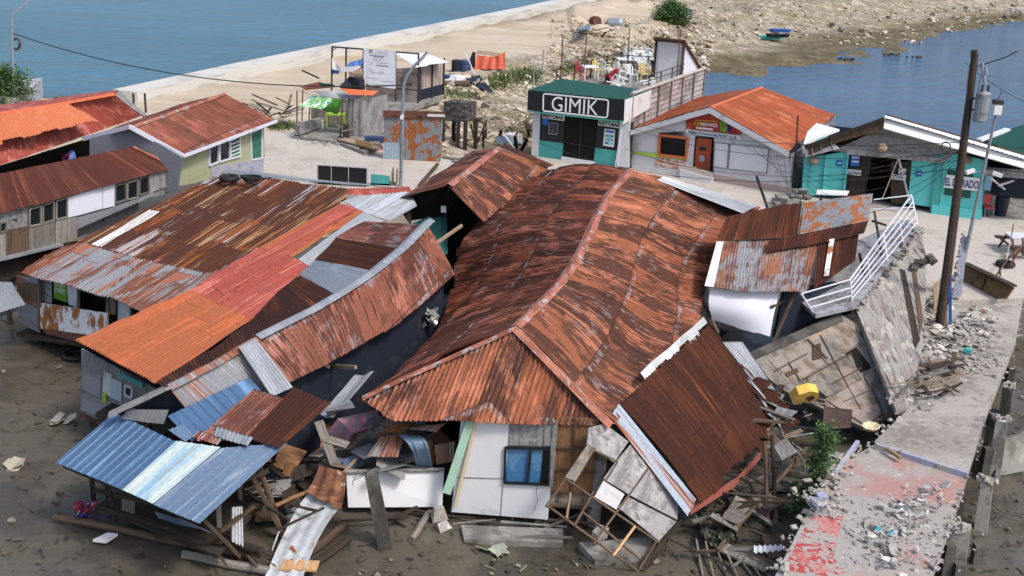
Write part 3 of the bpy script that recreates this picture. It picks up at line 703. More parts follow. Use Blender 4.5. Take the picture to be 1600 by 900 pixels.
# closing walls under the rear and the sides
mb = MB()
A, B, C3 = at(985, 268, 4.9), at(862, 270, 3.95), at(1184, 330, 3.6)
mb.slab([A, B, B - Z * 3, C3 - Z * 3, C3], Vv((0, -.1, 0)))
mb.build('rear_wall', mt['greyply'], H)
mb = MB()
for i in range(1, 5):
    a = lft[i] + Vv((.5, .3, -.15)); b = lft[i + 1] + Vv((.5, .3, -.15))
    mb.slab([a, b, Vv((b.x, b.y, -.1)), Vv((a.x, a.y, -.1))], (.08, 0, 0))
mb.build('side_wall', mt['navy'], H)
mb = MB()
for i in range(0, 6):
    a = rgt[i] + Vv((-.5, .3, -.15)); b = rgt[i + 1] + Vv((-.5, .3, -.15))
    mb.slab([a, b, Vv((b.x, b.y, -.1)), Vv((a.x, a.y, -.1))], (-.08, 0, 0))
mb.build('side_wall', mt['greyply'], H)
# front wall
FW = wall((705, 800), (858, 812), .15)
mb = MB()
FW.poly(mb, [(721, 650), (796, 650), (789, 757), (861, 759), (856, 812), (705, 800)], 0, .05)
mb.build('wall_panel', mt['white'], H)
mb = MB(); FW.beam(mb, (712, 746), (789, 748), .025, .012, .006); mb.build('seam_strip', mt['greyply'], H)
mb = MB(); FW.beam(mb, (786, 757), (782, 806), .02, .012, .006); mb.build('seam_strip', mt['greyply'], H)
mb = MB(); FW.poly(mb, [(796, 650), (867, 655), (865, 698), (794, 696)], -.01, .05); mb.build('wall_panel', mt['greyply'], H, label='grey board above the window')
wf = MB(); FW.frame(wf, [(790, 699), (859, 701), (857, 757), (788, 754)], .05, .03, .08); FW.beam(wf, (829, 700), (824, 756), .05, .07, .03)
wn = wf.build('window', mt['black'], H)
mb = MB(); FW.rect(mb, 791, 700, 828, 755, -.01, .02); FW.poly(mb, [(831, 701), (848, 702), (843, 756), (827, 755)], 0, .02); mb.build('pane', mt['glass'], wn)
mb = MB(); FW.poly(mb, [(846, 701), (858, 701), (856, 757), (842, 756)], -.04, .02); mb.build('pane', mt['dglass'], wn, label='dark plate painted in for the open gap of the sliding window')  # dark plate put in for the shade inside the open window gap
mb = MB(); FW.beam(mb, (868, 658), (860, 760), .12, .05, .02); FW.poly(mb, [(851, 658), (866, 660), (865, 697), (850, 696)], .02, .03)
mb.build('batten', mt['greyply'], H)
mb = MB()
for (x0, y0, x1, y1) in ((868, 652, 898, 698), (900, 654, 935, 700), (866, 700, 897, 733), (898, 702, 930, 735), (863, 735, 894, 768), (896, 737, 928, 770)):
    FW.poly(mb, [(x0, y0), (x1, y0 + 1), (x1 - 2, y1 + 1), (x0 - 2, y1)], -.05, .03)
mb.build('wall_panel', mt['ply'], H, label='bare brown plywood panels in their frame')
mb = MB(); FW.poly(mb, [(861, 769), (926, 772), (924, 792), (859, 788)], -.05, .03); mb.build('wall_panel', mt['mossply'], H)
mb = MB()
for a, b in (((899, 652), (894, 770)), ((866, 699), (932, 701)), ((864, 734), (930, 737)), ((862, 768), (928, 771)), ((858, 790), (925, 795)), ((856, 812), (930, 818))): FW.beam(mb, a, b, .05, .05, -.01)
mb.build('stud_frame', mt['wood_b'], H)
mb = MB(); a, b = FW.px(736, 655, .05), FW.px(698, 770, .22); mb.beam(a, b, .2, .12, FW.n); mb.build('corner_post', mt['mint'], H)
mb = MB(); mb.beam(FW.px(744, 657, .03), FW.px(711, 792, .1), .07, .05, FW.n); mb.build('trim', mt['cream'], H)
mb = MB()
for (x, y, z, s) in ((687, 800, .25, .22), (692, 822, .1, .17)): mb.chunk(at(x, y, z), s, rnd, .9)
mb.build('footing', mt['stone'], H)
mb = MB(); mb.tube([FW.px(845, 745, .05), FW.px(838, 765, .06), FW.px(840, 782, .05), FW.px(834, 800, .04)], .006, 5); mb.build('cable', mt['iron'], H)
# dark floor below
mb = MB(); mb.slab([at(640, 640, .6), at(930, 690, .6), at(1080, 520, .6), at(950, 330, .6), at(800, 330, .6), at(705, 500, .6)], (0, 0, -.12)); mb.build('floor', mt['wood_d'], H)

# ================================================================ toppled wing at the right of the main house
T = thing('collapsed_annex', at(1060, 800, 0), 'toppled wing with a dark rust roof leaning to the mud and an open stud wall', 'house')
A, B, C4, D4 = at(968, 632, 2.9), at(1106, 508, 2.9), at(1218, 668, .95), at(1090, 784, .95)
mb = MB(); ab = [A.lerp(B, t) for t in (0, .33, .66, 1)]; dc = [D4.lerp(C4, t) for t in (0, .33, .66, 1)]
sheet(mb, [[p, p.lerp(q, .5) + Z * .10, q] for p, q in zip(ab, dc)], pitch=.12, amp=.03, dent=.035, jag=.35, seed=12, sl=3.2)
mb.build('roof', mt['brown'], T, True)
mb = MB(); e0, e1 = A - (B - A) * .02, D4 - (C4 - D4) * .02
u = (B - A).normalized()
sheet(mb, [[e0 - u * .42 - Z * .1, e1 - u * .5 - Z * .12], [e0 + u * .1 + Z * .03, e1 + u * .06 + Z * .05]], pitch=.2, amp=.012, jag=.1, seed=2, step=0)
mb.build('edge_flashing', M('blue_grey_rusty_flashing', (.30, .37, .44), [(RUST_O, (6, .2, 1), .50, .58, 'U'), (RUST_M, (4, .3, 1), .56, .64, 'U')], rough=.6), T, True)
mb = MB()
sheet(mb, [[A.lerp(B, t) - (D4 - A) * .07 + Z * (.06 + .03 * (k % 2)), A.lerp(B, t) + (D4 - A) * .015 + Z * .04] for k, t in enumerate((.25, .4, .55, .7, .85, 1.0))], pitch=.1, amp=.02, jag=.2, step=0, seed=77, dent=.05)
mb.build('torn_edge', mt['whitegalv'], T)
mb = MB(); P = [D4 + Vv((-.15, -.05, -.12)), D4.lerp(C4, .35) + Vv((.15, -.12, -.1)), D4.lerp(C4, .7) + Vv((.1, -.05, -.08)), C4 + Vv((-.2, 0, -.06))]
for i in range(3): mb.slab([P[i], P[i + 1], P[i + 1] - Z * .22, P[i] - Z * .22], Vv((.05, .1, 0)))
mb.build('gutter', M('faded_red_gutter', (.36, .11, .08), rough=.7), T)
mb = MB()   # crumpled torn sheets at the far corner
for k in range(4):
    a = C4.lerp(B, .05 + .12 * k) + Z * .05; d = (C4 - B).normalized().cross(Z) * -1
    sheet(mb, [[a, a + Vv((.35, -.3, -.15 - .1 * k))], [a + Vv((.28, .38, .05)), a + Vv((.75, .1, .0))]], pitch=.1, amp=.02, dent=.08, jag=.3, seed=20 + k, step=0)
mb.build('torn_sheet', mt['brown'], T, True)
rd = (C4 - B).normalized(); sd_ = (C4 - D4).normalized()
for k in range(7):   # curled strips torn loose along the far edge
    a = B.lerp(C4, .42 + .09 * k) + Z * .07 + sd_ * rnd.uniform(-.25, .15); l = rnd.uniform(.5, 1.1)
    mb = MB(); w2 = sd_ * rnd.uniform(.04, .09); q1, q2 = a + rd * l * .5 + Z * .08 + sd_ * .08, a + rd * l + sd_ * rnd.uniform(.0, .4) + Z * rnd.uniform(-.15, .15)
    sheet(mb, [[a - w2, q1 - w2, q2 - w2 * .3], [a + w2, q1 + w2, q2 + w2 * .3]], pitch=.1, amp=.01, step=0, dent=.04, seed=200 + k); mb.build('torn_strip', mt['galv' if k % 2 else 'brown'], T, True)
LW = pl3((940, 668, 2.75), (1065, 800, .8), (992, 893, .02))
mb = MB()
LW.poly(mb, [(920, 668), (945, 662), (982, 690), (960, 722), (917, 695)], 0, .04)
LW.poly(mb, [(985, 695), (1012, 730), (982, 772), (943, 748), (962, 722)], 0, .04)
LW.poly(mb, [(1014, 733), (1062, 778), (1058, 812), (983, 773)], 0, .04)
LW.poly(mb, [(981, 776), (1057, 815), (1030, 845), (966, 793)], 0, .04)
mb.build('wall_panel', mt['greyply'], T)
mb = MB(); LW.poly(mb, [(943, 751), (976, 772), (963, 796), (929, 776)], .01, .04); mb.build('wall_panel', mt['board_w'], T, label='small white board in the leaning wall')
mb = MB(); LW.poly(mb, [(919, 693), (929, 701), (899, 752), (883, 746)], .03, .04); mb.build('wall_panel', mt['mossply'], T)
mb = MB()
for a, b in (((883, 748), (1030, 848)), ((855, 790), (1000, 895)), ((883, 748), (853, 792)), ((929, 700), (895, 756)), ((928, 704), (965, 722)), ((964, 722), (928, 778)), ((1013, 731), (927, 850)), ((927, 768), (897, 822)), ((1025, 846), (996, 893)), ((910, 800), (1000, 873))):
    LW.beam(mb, a, b, .045, .05, -.02)
mb.build('stud_frame', mt['wood_b'], T)
mb = MB(); LW.beam(mb, (992, 822), (958, 868), .05, .05, .03); mb.build('stud', mt['wood_o'], T)
mb = MB(); LW.beam(mb, (891, 770), (885, 810), .05, .05, .02); mb.build('stud', mt['wood_t'], T)
mb = MB(); mb.beam(LW.px(1062, 812, -.1), LW.px(1000, 897, -.05), .14, .12); mb.build('corner_post', mt['wood_d'], T)
# concrete post seen through the frame
mb = MB(); pb = at(928, 835, 0) + Vv((0, .45, 0)); mb.tube([pb, up(pb, 938, 715)], .17, 10); o = mb.build('concrete_post', mt['concrete_g'])
tag(o, 'round grey concrete post standing behind the open stud frame of the toppled wing', 'post')

# ================================================================ long house with the bowed grey ridge
L = thing('long_house', at(430, 660, 0), 'long narrow house with a bowed grey ridge and streaked rusty slope beside the orange roof', 'house')
rg_ = [at(262, 606, 3.45), at(335, 568, 3.6), at(400, 530, 3.75), at(468, 496, 3.85), at(530, 462, 3.95), at(588, 423, 4.1), at(630, 388, 4.3), at(668, 350, 4.6)]
ev_ = [at(292, 640, 2.9), at(385, 612, 2.85), at(455, 595, 2.85), at(510, 568, 2.9), at(560, 541, 3.0), at(622, 505, 3.15), at(668, 468, 3.35), at(711, 428, 3.6)]
mb = MB(); sheet(mb, [[a, a.lerp(b, .5) + Z * .03, b] for a, b in zip(rg_[2:], ev_[2:])], pitch=.12, amp=.034, stag=0, dent=.03, jag=.06, seed=21, sl=1.2, step=.02, dv=.2)
mt['longroof'] = rusty('pinkish_red_streaked_sheet', (.42, .15, .095), .515, .56, .16, dark=(.10, .035, .024), grey=(.37, .37, .42))
mb.build('roof', mt['longroof'], L, True)
mb = MB(); sheet(mb, [[a, b] for a, b in zip(rg_[:3], ev_[:3])], pitch=.1, amp=.015, dent=.06, jag=.25, seed=22, sl=1.2)
mb.build('roof', mt['roofA2'], L, True, label='bleached and rusted sheets at the low end of the roof')
mb = MB(); sheet(mb, [[at(372, 542, 3.82), at(425, 622, 2.9)], [at(398, 528, 3.82), at(458, 606, 2.9)]], seed=3, step=0, amp=.01); mb.build('patch_sheet', mt['galv'], L, True)
mb = MB(); strip(mb, [p + Z * .03 for p in rg_[2:]] + [rg_[-1] + (rg_[-1] - rg_[-2]) * .12], .17, lift=.08); mb.build('ridge_cap', mt['galv'], L)
mb = MB(); strip(mb, rg_[:3], .16, lift=.06); mb.build('ridge_cap', mt['roofA2'], L)
# near gable and wall under the eave
mb = MB(); a, b = rg_[0], ev_[0]
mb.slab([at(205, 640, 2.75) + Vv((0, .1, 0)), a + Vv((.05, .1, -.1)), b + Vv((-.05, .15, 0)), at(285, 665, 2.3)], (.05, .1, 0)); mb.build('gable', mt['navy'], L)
mb = MB(); mb.beam(at(170, 648, 2.85), at(268, 602, 3.5), .28, .04); mb.build('barge_board', mt['greyply'], L)
mb = MB(); sheet(mb, [[at(200, 640, 2.95), at(188, 655, 2.7)], [at(264, 640, 2.95), at(255, 664, 2.6)]], seed=9, step=0, amp=.01, dent=.06); mb.build('crumpled_sheet', M('dull_grey_sheet', (.24, .25, .27), rough=.5, metal=.3), L, True)
mb = MB()
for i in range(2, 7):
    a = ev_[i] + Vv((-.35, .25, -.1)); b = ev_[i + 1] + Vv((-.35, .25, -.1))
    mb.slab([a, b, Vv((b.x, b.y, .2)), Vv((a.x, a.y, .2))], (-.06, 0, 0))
mb.build('side_wall', mt['navy'], L)  # navy holds the shade below the eave in its colour
for x, y in ((592, 560), (640, 600), (660, 520)):
    mb = MB(); p = at(x, y, .2); mb.beam(p, p + Z * 2.6, .1, .1); mb.build('post', mt['wood_d'], L)
for x0, x1 in ((612, 640), (641, 668)):
    pass
mb = MB(); pa, pb = at(640, 590, .6), at(668, 545, .6); mb.slab([pa, pb, pb + Z * 1.6, pa + Z * 1.7], (-.04, 0, 0)); mb.build('door', mt['ply'], L)
mb = MB(); c = at(672, 493, 2.6)
for k in range(12): mb.scrap(c + Vv((rnd.uniform(-.18, .18), rnd.uniform(-.2, .2), rnd.uniform(-.3, .2))), .2, .26, rnd, 1.2)
tag(mb.build('foil_bundle', mt['foil']), 'crumpled silver foil hanging under the eave of the long narrow roof', 'foil')
for a, b in (((488, 560, 2.9), (515, 573, 2.6)), ((520, 572, 2.5), (556, 574, 2.9)), ((660, 395, 4.0), (722, 352, 4.6))):
    mb = MB(); mb.beam(at(*a), at(*b), .06, .09); tag(mb.build('rafter', mt['wood_t']), 'pale broken rafter end sticking out from under the bowed rusty roof', 'rafter', 'broken rafter ends')

# ================================================================ orange and red roof
O = thing('orange_roofed_house', at(200, 640, 0), 'stilt house with a long low orange and red striped roof patched with white sheets', 'house')
PB = pl3((118, 531, 2.95), (242, 598, 2.95), (556, 310, 3.95))
ra, rb = PB.px(118, 531), PB.px(540, 316)
def osheet(name, pts, mat, seed, label=None, lift=0, par=None):
    mb = MB(); sheet_poly(mb, [PB.px(x, y, lift) for x, y in pts], ra, rb, pitch=.12, amp=.028, dent=.02, sl=3.4, jag=.03, seed=seed, step=.015)
    return mb.build(name, mat, par or O, True, label=label)
osheet('roof', [(118, 531), (242, 598), (392, 499), (297, 452)], mt['orange'], 31, 'orange sheets of the roof')
osheet('roof', [(297, 452), (345, 476), (440, 395), (402, 387)], mt['red'], 32, 'red stripe of the roof', .002)
osheet('roof', [(345, 476), (392, 499), (488, 415), (440, 395)], mt['red'], 33, 'red stripe of the roof', .004)
osheet('roof', [(402, 387), (455, 402), (570, 332), (535, 316)], mt['orange'], 34, 'orange stripe of the roof', .003)
osheet('roof', [(330, 445), (352, 462), (560, 326), (538, 315)], mt['red'], 35, 'upper red stripe of the roof', .02)
osheet('roof', [(530, 318), (610, 345), (652, 322), (640, 300), (560, 306)], mt['whitegalv'], 36, 'white galvanised sheets at the top of the roof', .03)
osheet('roof', [(466, 404), (490, 420), (600, 345), (568, 332)], mt['whitegalv'], 37, 'white galvanised strip of the roof', .025)
# brown sheets leaning from ridge to the orange field
bd = [PB.px(x, y, .06) for x, y in ((243, 597), (330, 545), (392, 499), (432, 458), (468, 430), (492, 406), (524, 372), (570, 345))]
secs = [(0, 4, 'brown', 41), (4, 5, 'galv', 42), (5, 6, 'brown', 43), (6, 7, 'longroof', 44)]
for i0, i1, m_, sd_ in secs:
    mb = MB(); sheet(mb, [[rg_[i] - Z * .04, bd[i]] for i in range(i0, i1 + 1)], pitch=.1, amp=.014, dent=.03, jag=.12, seed=sd_, lin=True)
    mb.build('roof', mt[m_], L, True, label='rear slope sheet of the long house')
# front wall of the orange house
OW = wall((128, 655), (225, 690), .9)
OW = Plane(PB.px(118, 531) + Vv((.25, .5, 0)), OW.n)
mb = MB(); OW.poly(mb, [(127, 545), (250, 612), (215, 640), (205, 655), (126, 655)], 0, .05); mb.build('wall', mt['greyply'], O)
mb = MB(); OW.poly(mb, [(129, 572), (158, 588), (156, 622), (126, 606)], .03, .03); OW.poly(mb, [(127, 612), (182, 634), (170, 656), (125, 640)], .03, .03); mb.build('wall_sheet', mt['galv'], O)
mb = MB(); OW.poly(mb, [(162, 580), (174, 586), (172, 620), (160, 612)], .04, .03); mb.build('shutter', mt['white_d'], O)
mb = MB(); OW.poly(mb, [(160, 612), (166, 615), (165, 630), (160, 628)], .05, .03); mb.build('shutter', mt['lime'], O)
mb = MB(); OW.poly(mb, [(172, 590), (190, 598), (189, 628), (171, 620)], .05, .03); mb.build('door', M('pale_blue_door', (.42, .5, .55), rough=.6), O)
mb = MB(); OW.frame(mb, [(196, 602), (207, 606), (206, 622), (195, 617)], .06, .04, .05); wnn = mb.build('window', mt['white_d'], O)
mb = MB(); OW.poly(mb, [(197, 603), (206, 607), (205, 621), (196, 616)], .03, .02); mb.build('pane', mt['dglass'], wnn)
mb = MB(); OW.beam(mb, (188, 585), (224, 602), .12, .05, .06); mb.build('trim', mt['teal'], O)
mb = MB(); OW.beam(mb, (126, 648), (162, 664), .12, .06, .05); mb.build('floor_beam', mt['rustiron'], O)
for x, y in ((132, 672), (150, 668), (190, 690)):
    mb = MB(); p = at(x, y, 0) + Vv((.1, .4, -.2)); mb.beam(p, p + Z * 1.5, .14, .14); mb.build('stilt', mt['wood_d'], O)
mb = MB(); mb.slab([PB.px(140, 540) - Z * 1.9, PB.px(230, 585) - Z * 1.9, PB.px(560, 330) - Z * 2.2, PB.px(480, 340) - Z * 2.2], (0, 0, -.12)); mb.build('floor', mt['wood_d'], O)

# ================================================================ rusty low roofed house at the left
R = thing('rusty_roofed_house', at(150, 520, 0), 'stilt house with a broad brown rust roof and curtains above a white rusting panel', 'house')
PA = pl3((30, 425, 2.75), (285, 515, 2.75), (560, 308, 3.85))
ra2, rb2 = PA.px(150, 480), PA.px(440, 300)
def asheet(pts, m_, seed, lift=0, label=None):
    mb = MB(); sheet_poly(mb, [PA.px(x, y, lift) for x, y in pts], ra2, rb2, pitch=.12, amp=.032, dent=.03, sl=2.2, jag=.12, seed=seed, step=.025)
    mb.build('roof', m_, R, True, label=label)
asheet([(120, 378), (330, 278), (405, 276), (545, 296), (538, 318), (400, 390), (330, 430), (218, 405)], mt['roofA'], 51, 0, 'brown rusted upper roof sheets')
asheet([(30, 425), (70, 398), (122, 378), (225, 406), (160, 462), (68, 436)], mt['roofA2'], 52, .03, 'bleached and rusted sheets over the low eave')
asheet([(160, 462), (225, 406), (330, 428), (240, 478), (172, 464)], mt['roofA2'], 53, .02, 'bleached and rusted sheets over the low eave')
asheet([(172, 463), (330, 428), (385, 402), (285, 515), (245, 500)], mt['roofA2'], 54, .035, 'bleached and rusted sheets over the low eave')
mb = MB(); sheet_poly(mb, [PA.px(x, y, .05) for x, y in ((142, 382), (234, 328), (250, 331), (158, 386))], ra2, rb2, seed=55, step=0, dent=.01); mb.build('patch_sheet', mt['white_sheet'], R, True)
mb = MB(); sheet(mb, [[at(345, 272, 3.9), at(405, 276, 3.9)], [at(355, 265, 3.9), at(640, 296, 3.95)]], seed=56, step=0, dent=.05, pitch=.14); mb.build('ridge_sheet', mt['galv'], R, True)
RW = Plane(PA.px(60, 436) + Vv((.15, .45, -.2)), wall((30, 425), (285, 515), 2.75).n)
mb = MB(); RW.poly(mb, [(60, 432), (300, 515), (300, 560), (200, 520), (60, 500)], -.9, .06); mb.build('wall', mt['void'], R)  # near-black colour carries the shade behind the curtains
mb = MB(); RW.poly(mb, [(62, 473), (168, 490), (167, 517), (145, 524), (63, 513)], .06, .05); mb.build('railing_panel', mt['white_rust'], R)
mb = MB(); RW.poly(mb, [(63, 512), (150, 524), (130, 536), (72, 522)], .05, .05); mb.build('floor_edge', mt['rustiron'], R)
mb = MB(); RW.poly(mb, [(62, 432), (80, 436), (80, 474), (62, 471)], -.3, .03); mb.build('curtain', mt['curtain'], R)
mb = MB(); RW.poly(mb, [(104, 438), (122, 443), (121, 481), (107, 476)], -.25, .03); mb.build('curtain', mt['tarp_w'], R)
mb = MB(); RW.poly(mb, [(84, 437), (103, 440), (105, 473), (84, 466)], -.32, .02); po = mb.build('poster', mt['poster_g'], R)
for a, b in (((61, 430), (61, 515)), ((123, 445), (122, 484)), ((168, 458), (168, 500)), ((205, 468), (204, 505)), ((230, 480), (230, 505)), ((168, 462), (250, 486))):
    mb = MB(); RW.beam(mb, a, b, .07, .07, .0); mb.build('post', mt['wood_g'], R)
mb = MB(); RW.poly(mb, [(184, 468), (203, 474), (202, 500), (184, 500)], -.3, .03); mb.build('curtain', mt['tarp_w'], R)
mb = MB(); RW.poly(mb, [(170, 462), (180, 465), (180, 492), (170, 490)], -.2, .03); mb.build('shutter', mt['wood_t'], R)
mb = MB(); RW.poly(mb, [(25, 430), (60, 436), (62, 520), (30, 505)], -.05, .05); mb.build('wall', mt['roofA2'], R, label='corrugated side cladding')
mb = MB(); RW.poly(mb, [(30, 440), (58, 446), (58, 470), (30, 462)], .02, .03); mb.build('shutter', mt['wood_b'], R)
for x in (40, 75, 130):
    mb = MB(); p = at(x, 560, 0) + Vv((0, 1.2, -.2)); mb.beam(p, p + Z * 1.4, .13, .13); mb.build('stilt', mt['wood_d'], R)
mb = MB(); mb.slab([RW.px(25, 520, 0), RW.px(200, 545, 0), RW.px(200, 545, 0) + Vv((3, 7, 0)), RW.px(25, 520, 0) + Vv((3, 7, 0))], (0, 0, -.15)); mb.build('floor', mt['wood_d'], R)
mb = MB(); sheet(mb, [[at(-12, 440, 2.2), at(-12, 492, 1.7)], [at(18, 441, 2.2), at(41, 477, 1.7)]], seed=57, step=0, dent=.06); sh = mb.build('lean_to_roof', mt['galv'], None, True)
tag(sh, 'low grey corrugated sheet roof at the edge of the picture below the brown planked wall', 'roof')
# letters on the poster
def text(s, plane, tl, tr, bl, off, mat, name, parent, bold=0.0, th=.004, shear=0, label=None):
    """lettering set into the box whose corners are the three photo pixels tl, tr, bl"""
    cu = bpy.data.curves.new('lettering', 'FONT'); cu.body = s; cu.resolution_u = 3; cu.offset = bold; cu.shear = shear; cu.fill_mode = 'BOTH'
    ob = bpy.data.objects.new('lettering', cu); COL.objects.link(ob)
    dg = bpy.context.evaluated_depsgraph_get(); me = bpy.data.meshes.new_from_object(ob.evaluated_get(dg))
    P = np.array([v.co[:] for v in me.vertices]); F = [list(p.vertices) for p in me.polygons]
    bpy.data.objects.remove(ob)
    mn, mx = P.min(0), P.max(0)
    a, b, c = plane.px(*tl, off), plane.px(*tr, off), plane.px(*bl, off)
    mb = MB()
    vs = [a + (b - a) * ((q[0] - mn[0]) / (mx[0] - mn[0])) + (c - a) * ((mx[1] - q[1]) / (mx[1] - mn[1])) for q in P]
    mb.add(vs, F, [[(0, 0)] * len(f) for f in F])
    return mb.build(name, mat, parent, label=label)
text('LOST', RW, (86, 439), (102, 443), (86, 446), -.30, mt['sign_w'], 'lettering', po, .01)
text('STREET', RW, (85, 449), (102, 453), (85, 456), -.30, mt['sign_w'], 'lettering', po, .01)
def part_beam(name, a, b, w, h, mat, par, upv=None, label=None):
    mb = MB(); mb.beam(a, b, w, h, upv); return mb.build(name, mat, par, label=label)
def part_tube(name, pts, r, mat, par, n=8, r2=None, label=None):
    mb = MB(); mb.tube(pts, r, n, r2); return mb.build(name, mat, par, True, label=label)
# ================================================================ blue roofed shack at the front left
S = thing('blue_roofed_shack', at(300, 830, 0), 'open timber stilt shack under a bright blue ribbed sheet roof with bleached pale sheets', 'shack')
bl = lambda p, q, t: p.lerp(q, t)
TL, TM, TR = at(178, 645, 2.62), at(300, 684, 2.72), at(449, 692, 2.85)
EL, EM, ER = at(87, 722, 1.95), at(200, 770, 1.95), at(312, 818, 1.95)
def bsheet(a, b, c, d, m_, seed, name='roof', label=None, lift=0):
    mb = MB(); sheet(mb, [[a + Z * lift, d + Z * lift], [b + Z * lift, c + Z * lift]], pitch=.24, amp=.03, dent=.01, jag=.03, step=0, seed=seed, box=True, ppr=16, sw=1.0)
    return mb.build(name, mt[m_], S, False, label=label)
t1, e1 = at(275, 690, 2.74), at(192, 766, 1.95)
t2, e2 = at(345, 700, 2.78), at(240, 788, 1.95)
bsheet(TL, t1, e1, EL, 'blue', 61, label='deep blue sheets of the roof')
bsheet(t1, t2, e2, e1, 'paleblue', 62, label='bleached pale sheets of the roof', lift=.02)
bsheet(t2, TR, ER, e2, 'skyblue', 63, label='faded blue sheets of the roof')
bsheet(at(262, 650, 3.0), at(390, 590, 3.15), at(420, 622, 2.85), at(300, 690, 2.74), 'blue', 64, label='shaded blue sheets under the long roof')
mb = MB(); sheet(mb, [[at(262, 672, 2.86), at(290, 692, 2.76)], [at(285, 664, 2.9), at(306, 682, 2.8)]], seed=1, step=0); mb.build('patch_sheet', mt['skyblue'], S, True)
mb = MB(); sheet(mb, [[at(398, 606, 3.05), at(305, 690, 2.86)], [at(452, 622, 2.95), at(388, 690, 2.85)]], seed=65, step=.02, dent=.04, jag=.12); mb.build('patch_sheet', mt['longroof'], S, True, label='orange rust sheet lying on the roof')
mb = MB(); sheet(mb, [[at(460, 604, 3.1), at(386, 684, 2.92)], [at(518, 629, 2.95), at(436, 700, 2.88)]], seed=66, step=.02, dent=.02, jag=.05); mb.build('patch_sheet', mt['brown'], S, True, label='dark rust sheet lying on the roof')
mb = MB(); sheet(mb, [[at(312, 672, 2.92), at(300, 684, 2.88)], [at(348, 684, 2.9), at(338, 696, 2.85)]], seed=67, step=0, dent=.04, jag=.1); mb.build('patch_sheet', mt['roofA2'], S, True)
mb = MB(); sheet(mb, [[at(340, 668, 2.95), at(335, 682, 2.9)], [at(396, 684, 2.93), at(388, 696, 2.88)]], seed=68, step=0, dent=.04); mb.build('patch_sheet', mt['galv'], S, True)
# frame
for (x, y, tz) in ((148, 800, 1.9), (170, 790, 1.95), (262, 840, 1.8), (345, 862, 2.0), (378, 820, 2.2), (410, 795, 2.4), (240, 760, 2.2)):
    p = at(x, y, -.1); part_beam('post', p, Vv((p.x, p.y, tz - .05)), .09, .09, mt['wood_g'] if x > 300 else mt['wood_d'], S)
for a, b in (((150, 792, .7), (262, 825, .9)), ((148, 766, 1.2), (256, 790, 1.3)), ((318, 812, 1.5), (375, 870, .1)), ((345, 830, 1.0), (398, 790, 1.4)), ((262, 795, 1.7), (420, 735, 2.3)), ((100, 727, 1.88), (305, 815, 1.88)), ((395, 745, 1.7), (440, 830, .3)), ((170, 760, 1.5), (180, 815, .3))):
    part_beam('rail', at(*a), at(*b), .06, .09, mt['wood_b'] if a[0] > 300 else mt['wood_d'], S)
mb = MB(); mb.slab([at(190, 775, .9), at(208, 783, .9), at(208, 815, .35), at(190, 810, .35)], (.02, .05, 0)); mb.build('board', mt['wood_g'], S)
mb = MB(); mb.slab([at(150, 790, .55), at(340, 868, .55), at(430, 760, .55), at(250, 720, .55)], (0, 0, -.08)); mb.build('floor', mt['wood_d'], S)
mb = MB(); mb.slab([at(190, 720, .6), at(420, 720, .6), at(420, 690, 2.4), at(200, 680, 2.4)], (0, .1, 0)); mb.build('rear_wall', mt['void'], S)  # near-black wall holds the shade below the blue roof in its colour
mb = MB(); sheet(mb, [[at(238, 800, .7), at(262, 842, .1)], [at(300, 822, .75), at(380, 858, .15)]], seed=5, step=0, dent=.08); mb.build('fallen_sheet', mt['skyblue'], S, True)
mb = MB(); c = at(371, 815, 1.1)
sheet(mb, [[c + Vv((-.12, 0, .35)), c + Vv((-.16, 0, -.5))], [c + Vv((.12, .02, .38)), c + Vv((.1, .02, -.62))]], pitch=.07, amp=.02, seed=6, step=0, jag=.2)
tag(mb.build('cloth', mt['tarp_w'], None, True), 'white cloth hanging on a post under the right edge of the blue roof', 'cloth')
mb = MB()
c = at(141, 803, .2)
for k in range(14): mb.scrap(c + Vv((rnd.uniform(-.25, .25), rnd.uniform(-.2, .2), rnd.uniform(-.12, .22))), .28, .3, rnd, 1.0)
mt['cloth_c'] = M('red_and_blue_cloth', (.30, .03, .05), [((.04, .08, .3), (4, 4, 4), .5, .54, 'P'), ((.6, .6, .65), (7, 7, 7), .58, .62, 'P')], rough=.9)
tag(mb.build('cloth_bundle', mt['cloth_c']), 'crumpled red and blue cloth bundle on the mud at the corner of the blue shack', 'cloth')
def log(a, b, r, mat, label, group=None, cat='log', r2=None, name='log'):
    mb = MB(); A, B = at(*a), at(*b); n = 6
    P = [A.lerp(B, k / n) + Vv((noise.noise(A + Vv((k * .37, .1, 0))) * r * .5, 0, noise.noise(A + Vv((0, k * .37, 3))) * r * .5)) * (1 if 0 < k < n else 0) for k in range(n + 1)]
    mb.tube(P, r, 8, r2); return tag(mb.build(name, mat, None, True), label, cat, group)
log((86, 808, .12), (395, 868, .12), .09, mt['wood_b'], 'long brown pole lying on the mud along the front of the blue shack')
log((286, 866, .08), (420, 892, .08), .10, mt['wood_g'], 'grey pole end lying on the mud below the front corner of the blue roof')
log((232, 812, .1), (410, 862, .4), .10, mt['wood_d'], 'dark floor log half fallen under the blue shack')
mb = MB(); c = at(163, 843, .04)
mb.slab([c + Vv((-.22, -.12, 0)), c + Vv((.1, -.16, 0)), c + Vv((.28, .1, .05)), c + Vv((.02, .16, .03))], (0, 0, .06)); tag(mb.build('foam_block', mt['plastic_w']), 'white foam block lying on the wet mud in front of the long brown pole', 'foam block')
mb = MB(); mb.tube([at(88, 770, 2.2) * 0 + at(360, 900, .03) + Vv((math.cos(a / 10) * .3, math.sin(a / 10) * .3, 0)) for a in range(0, 60)], .012, 5)

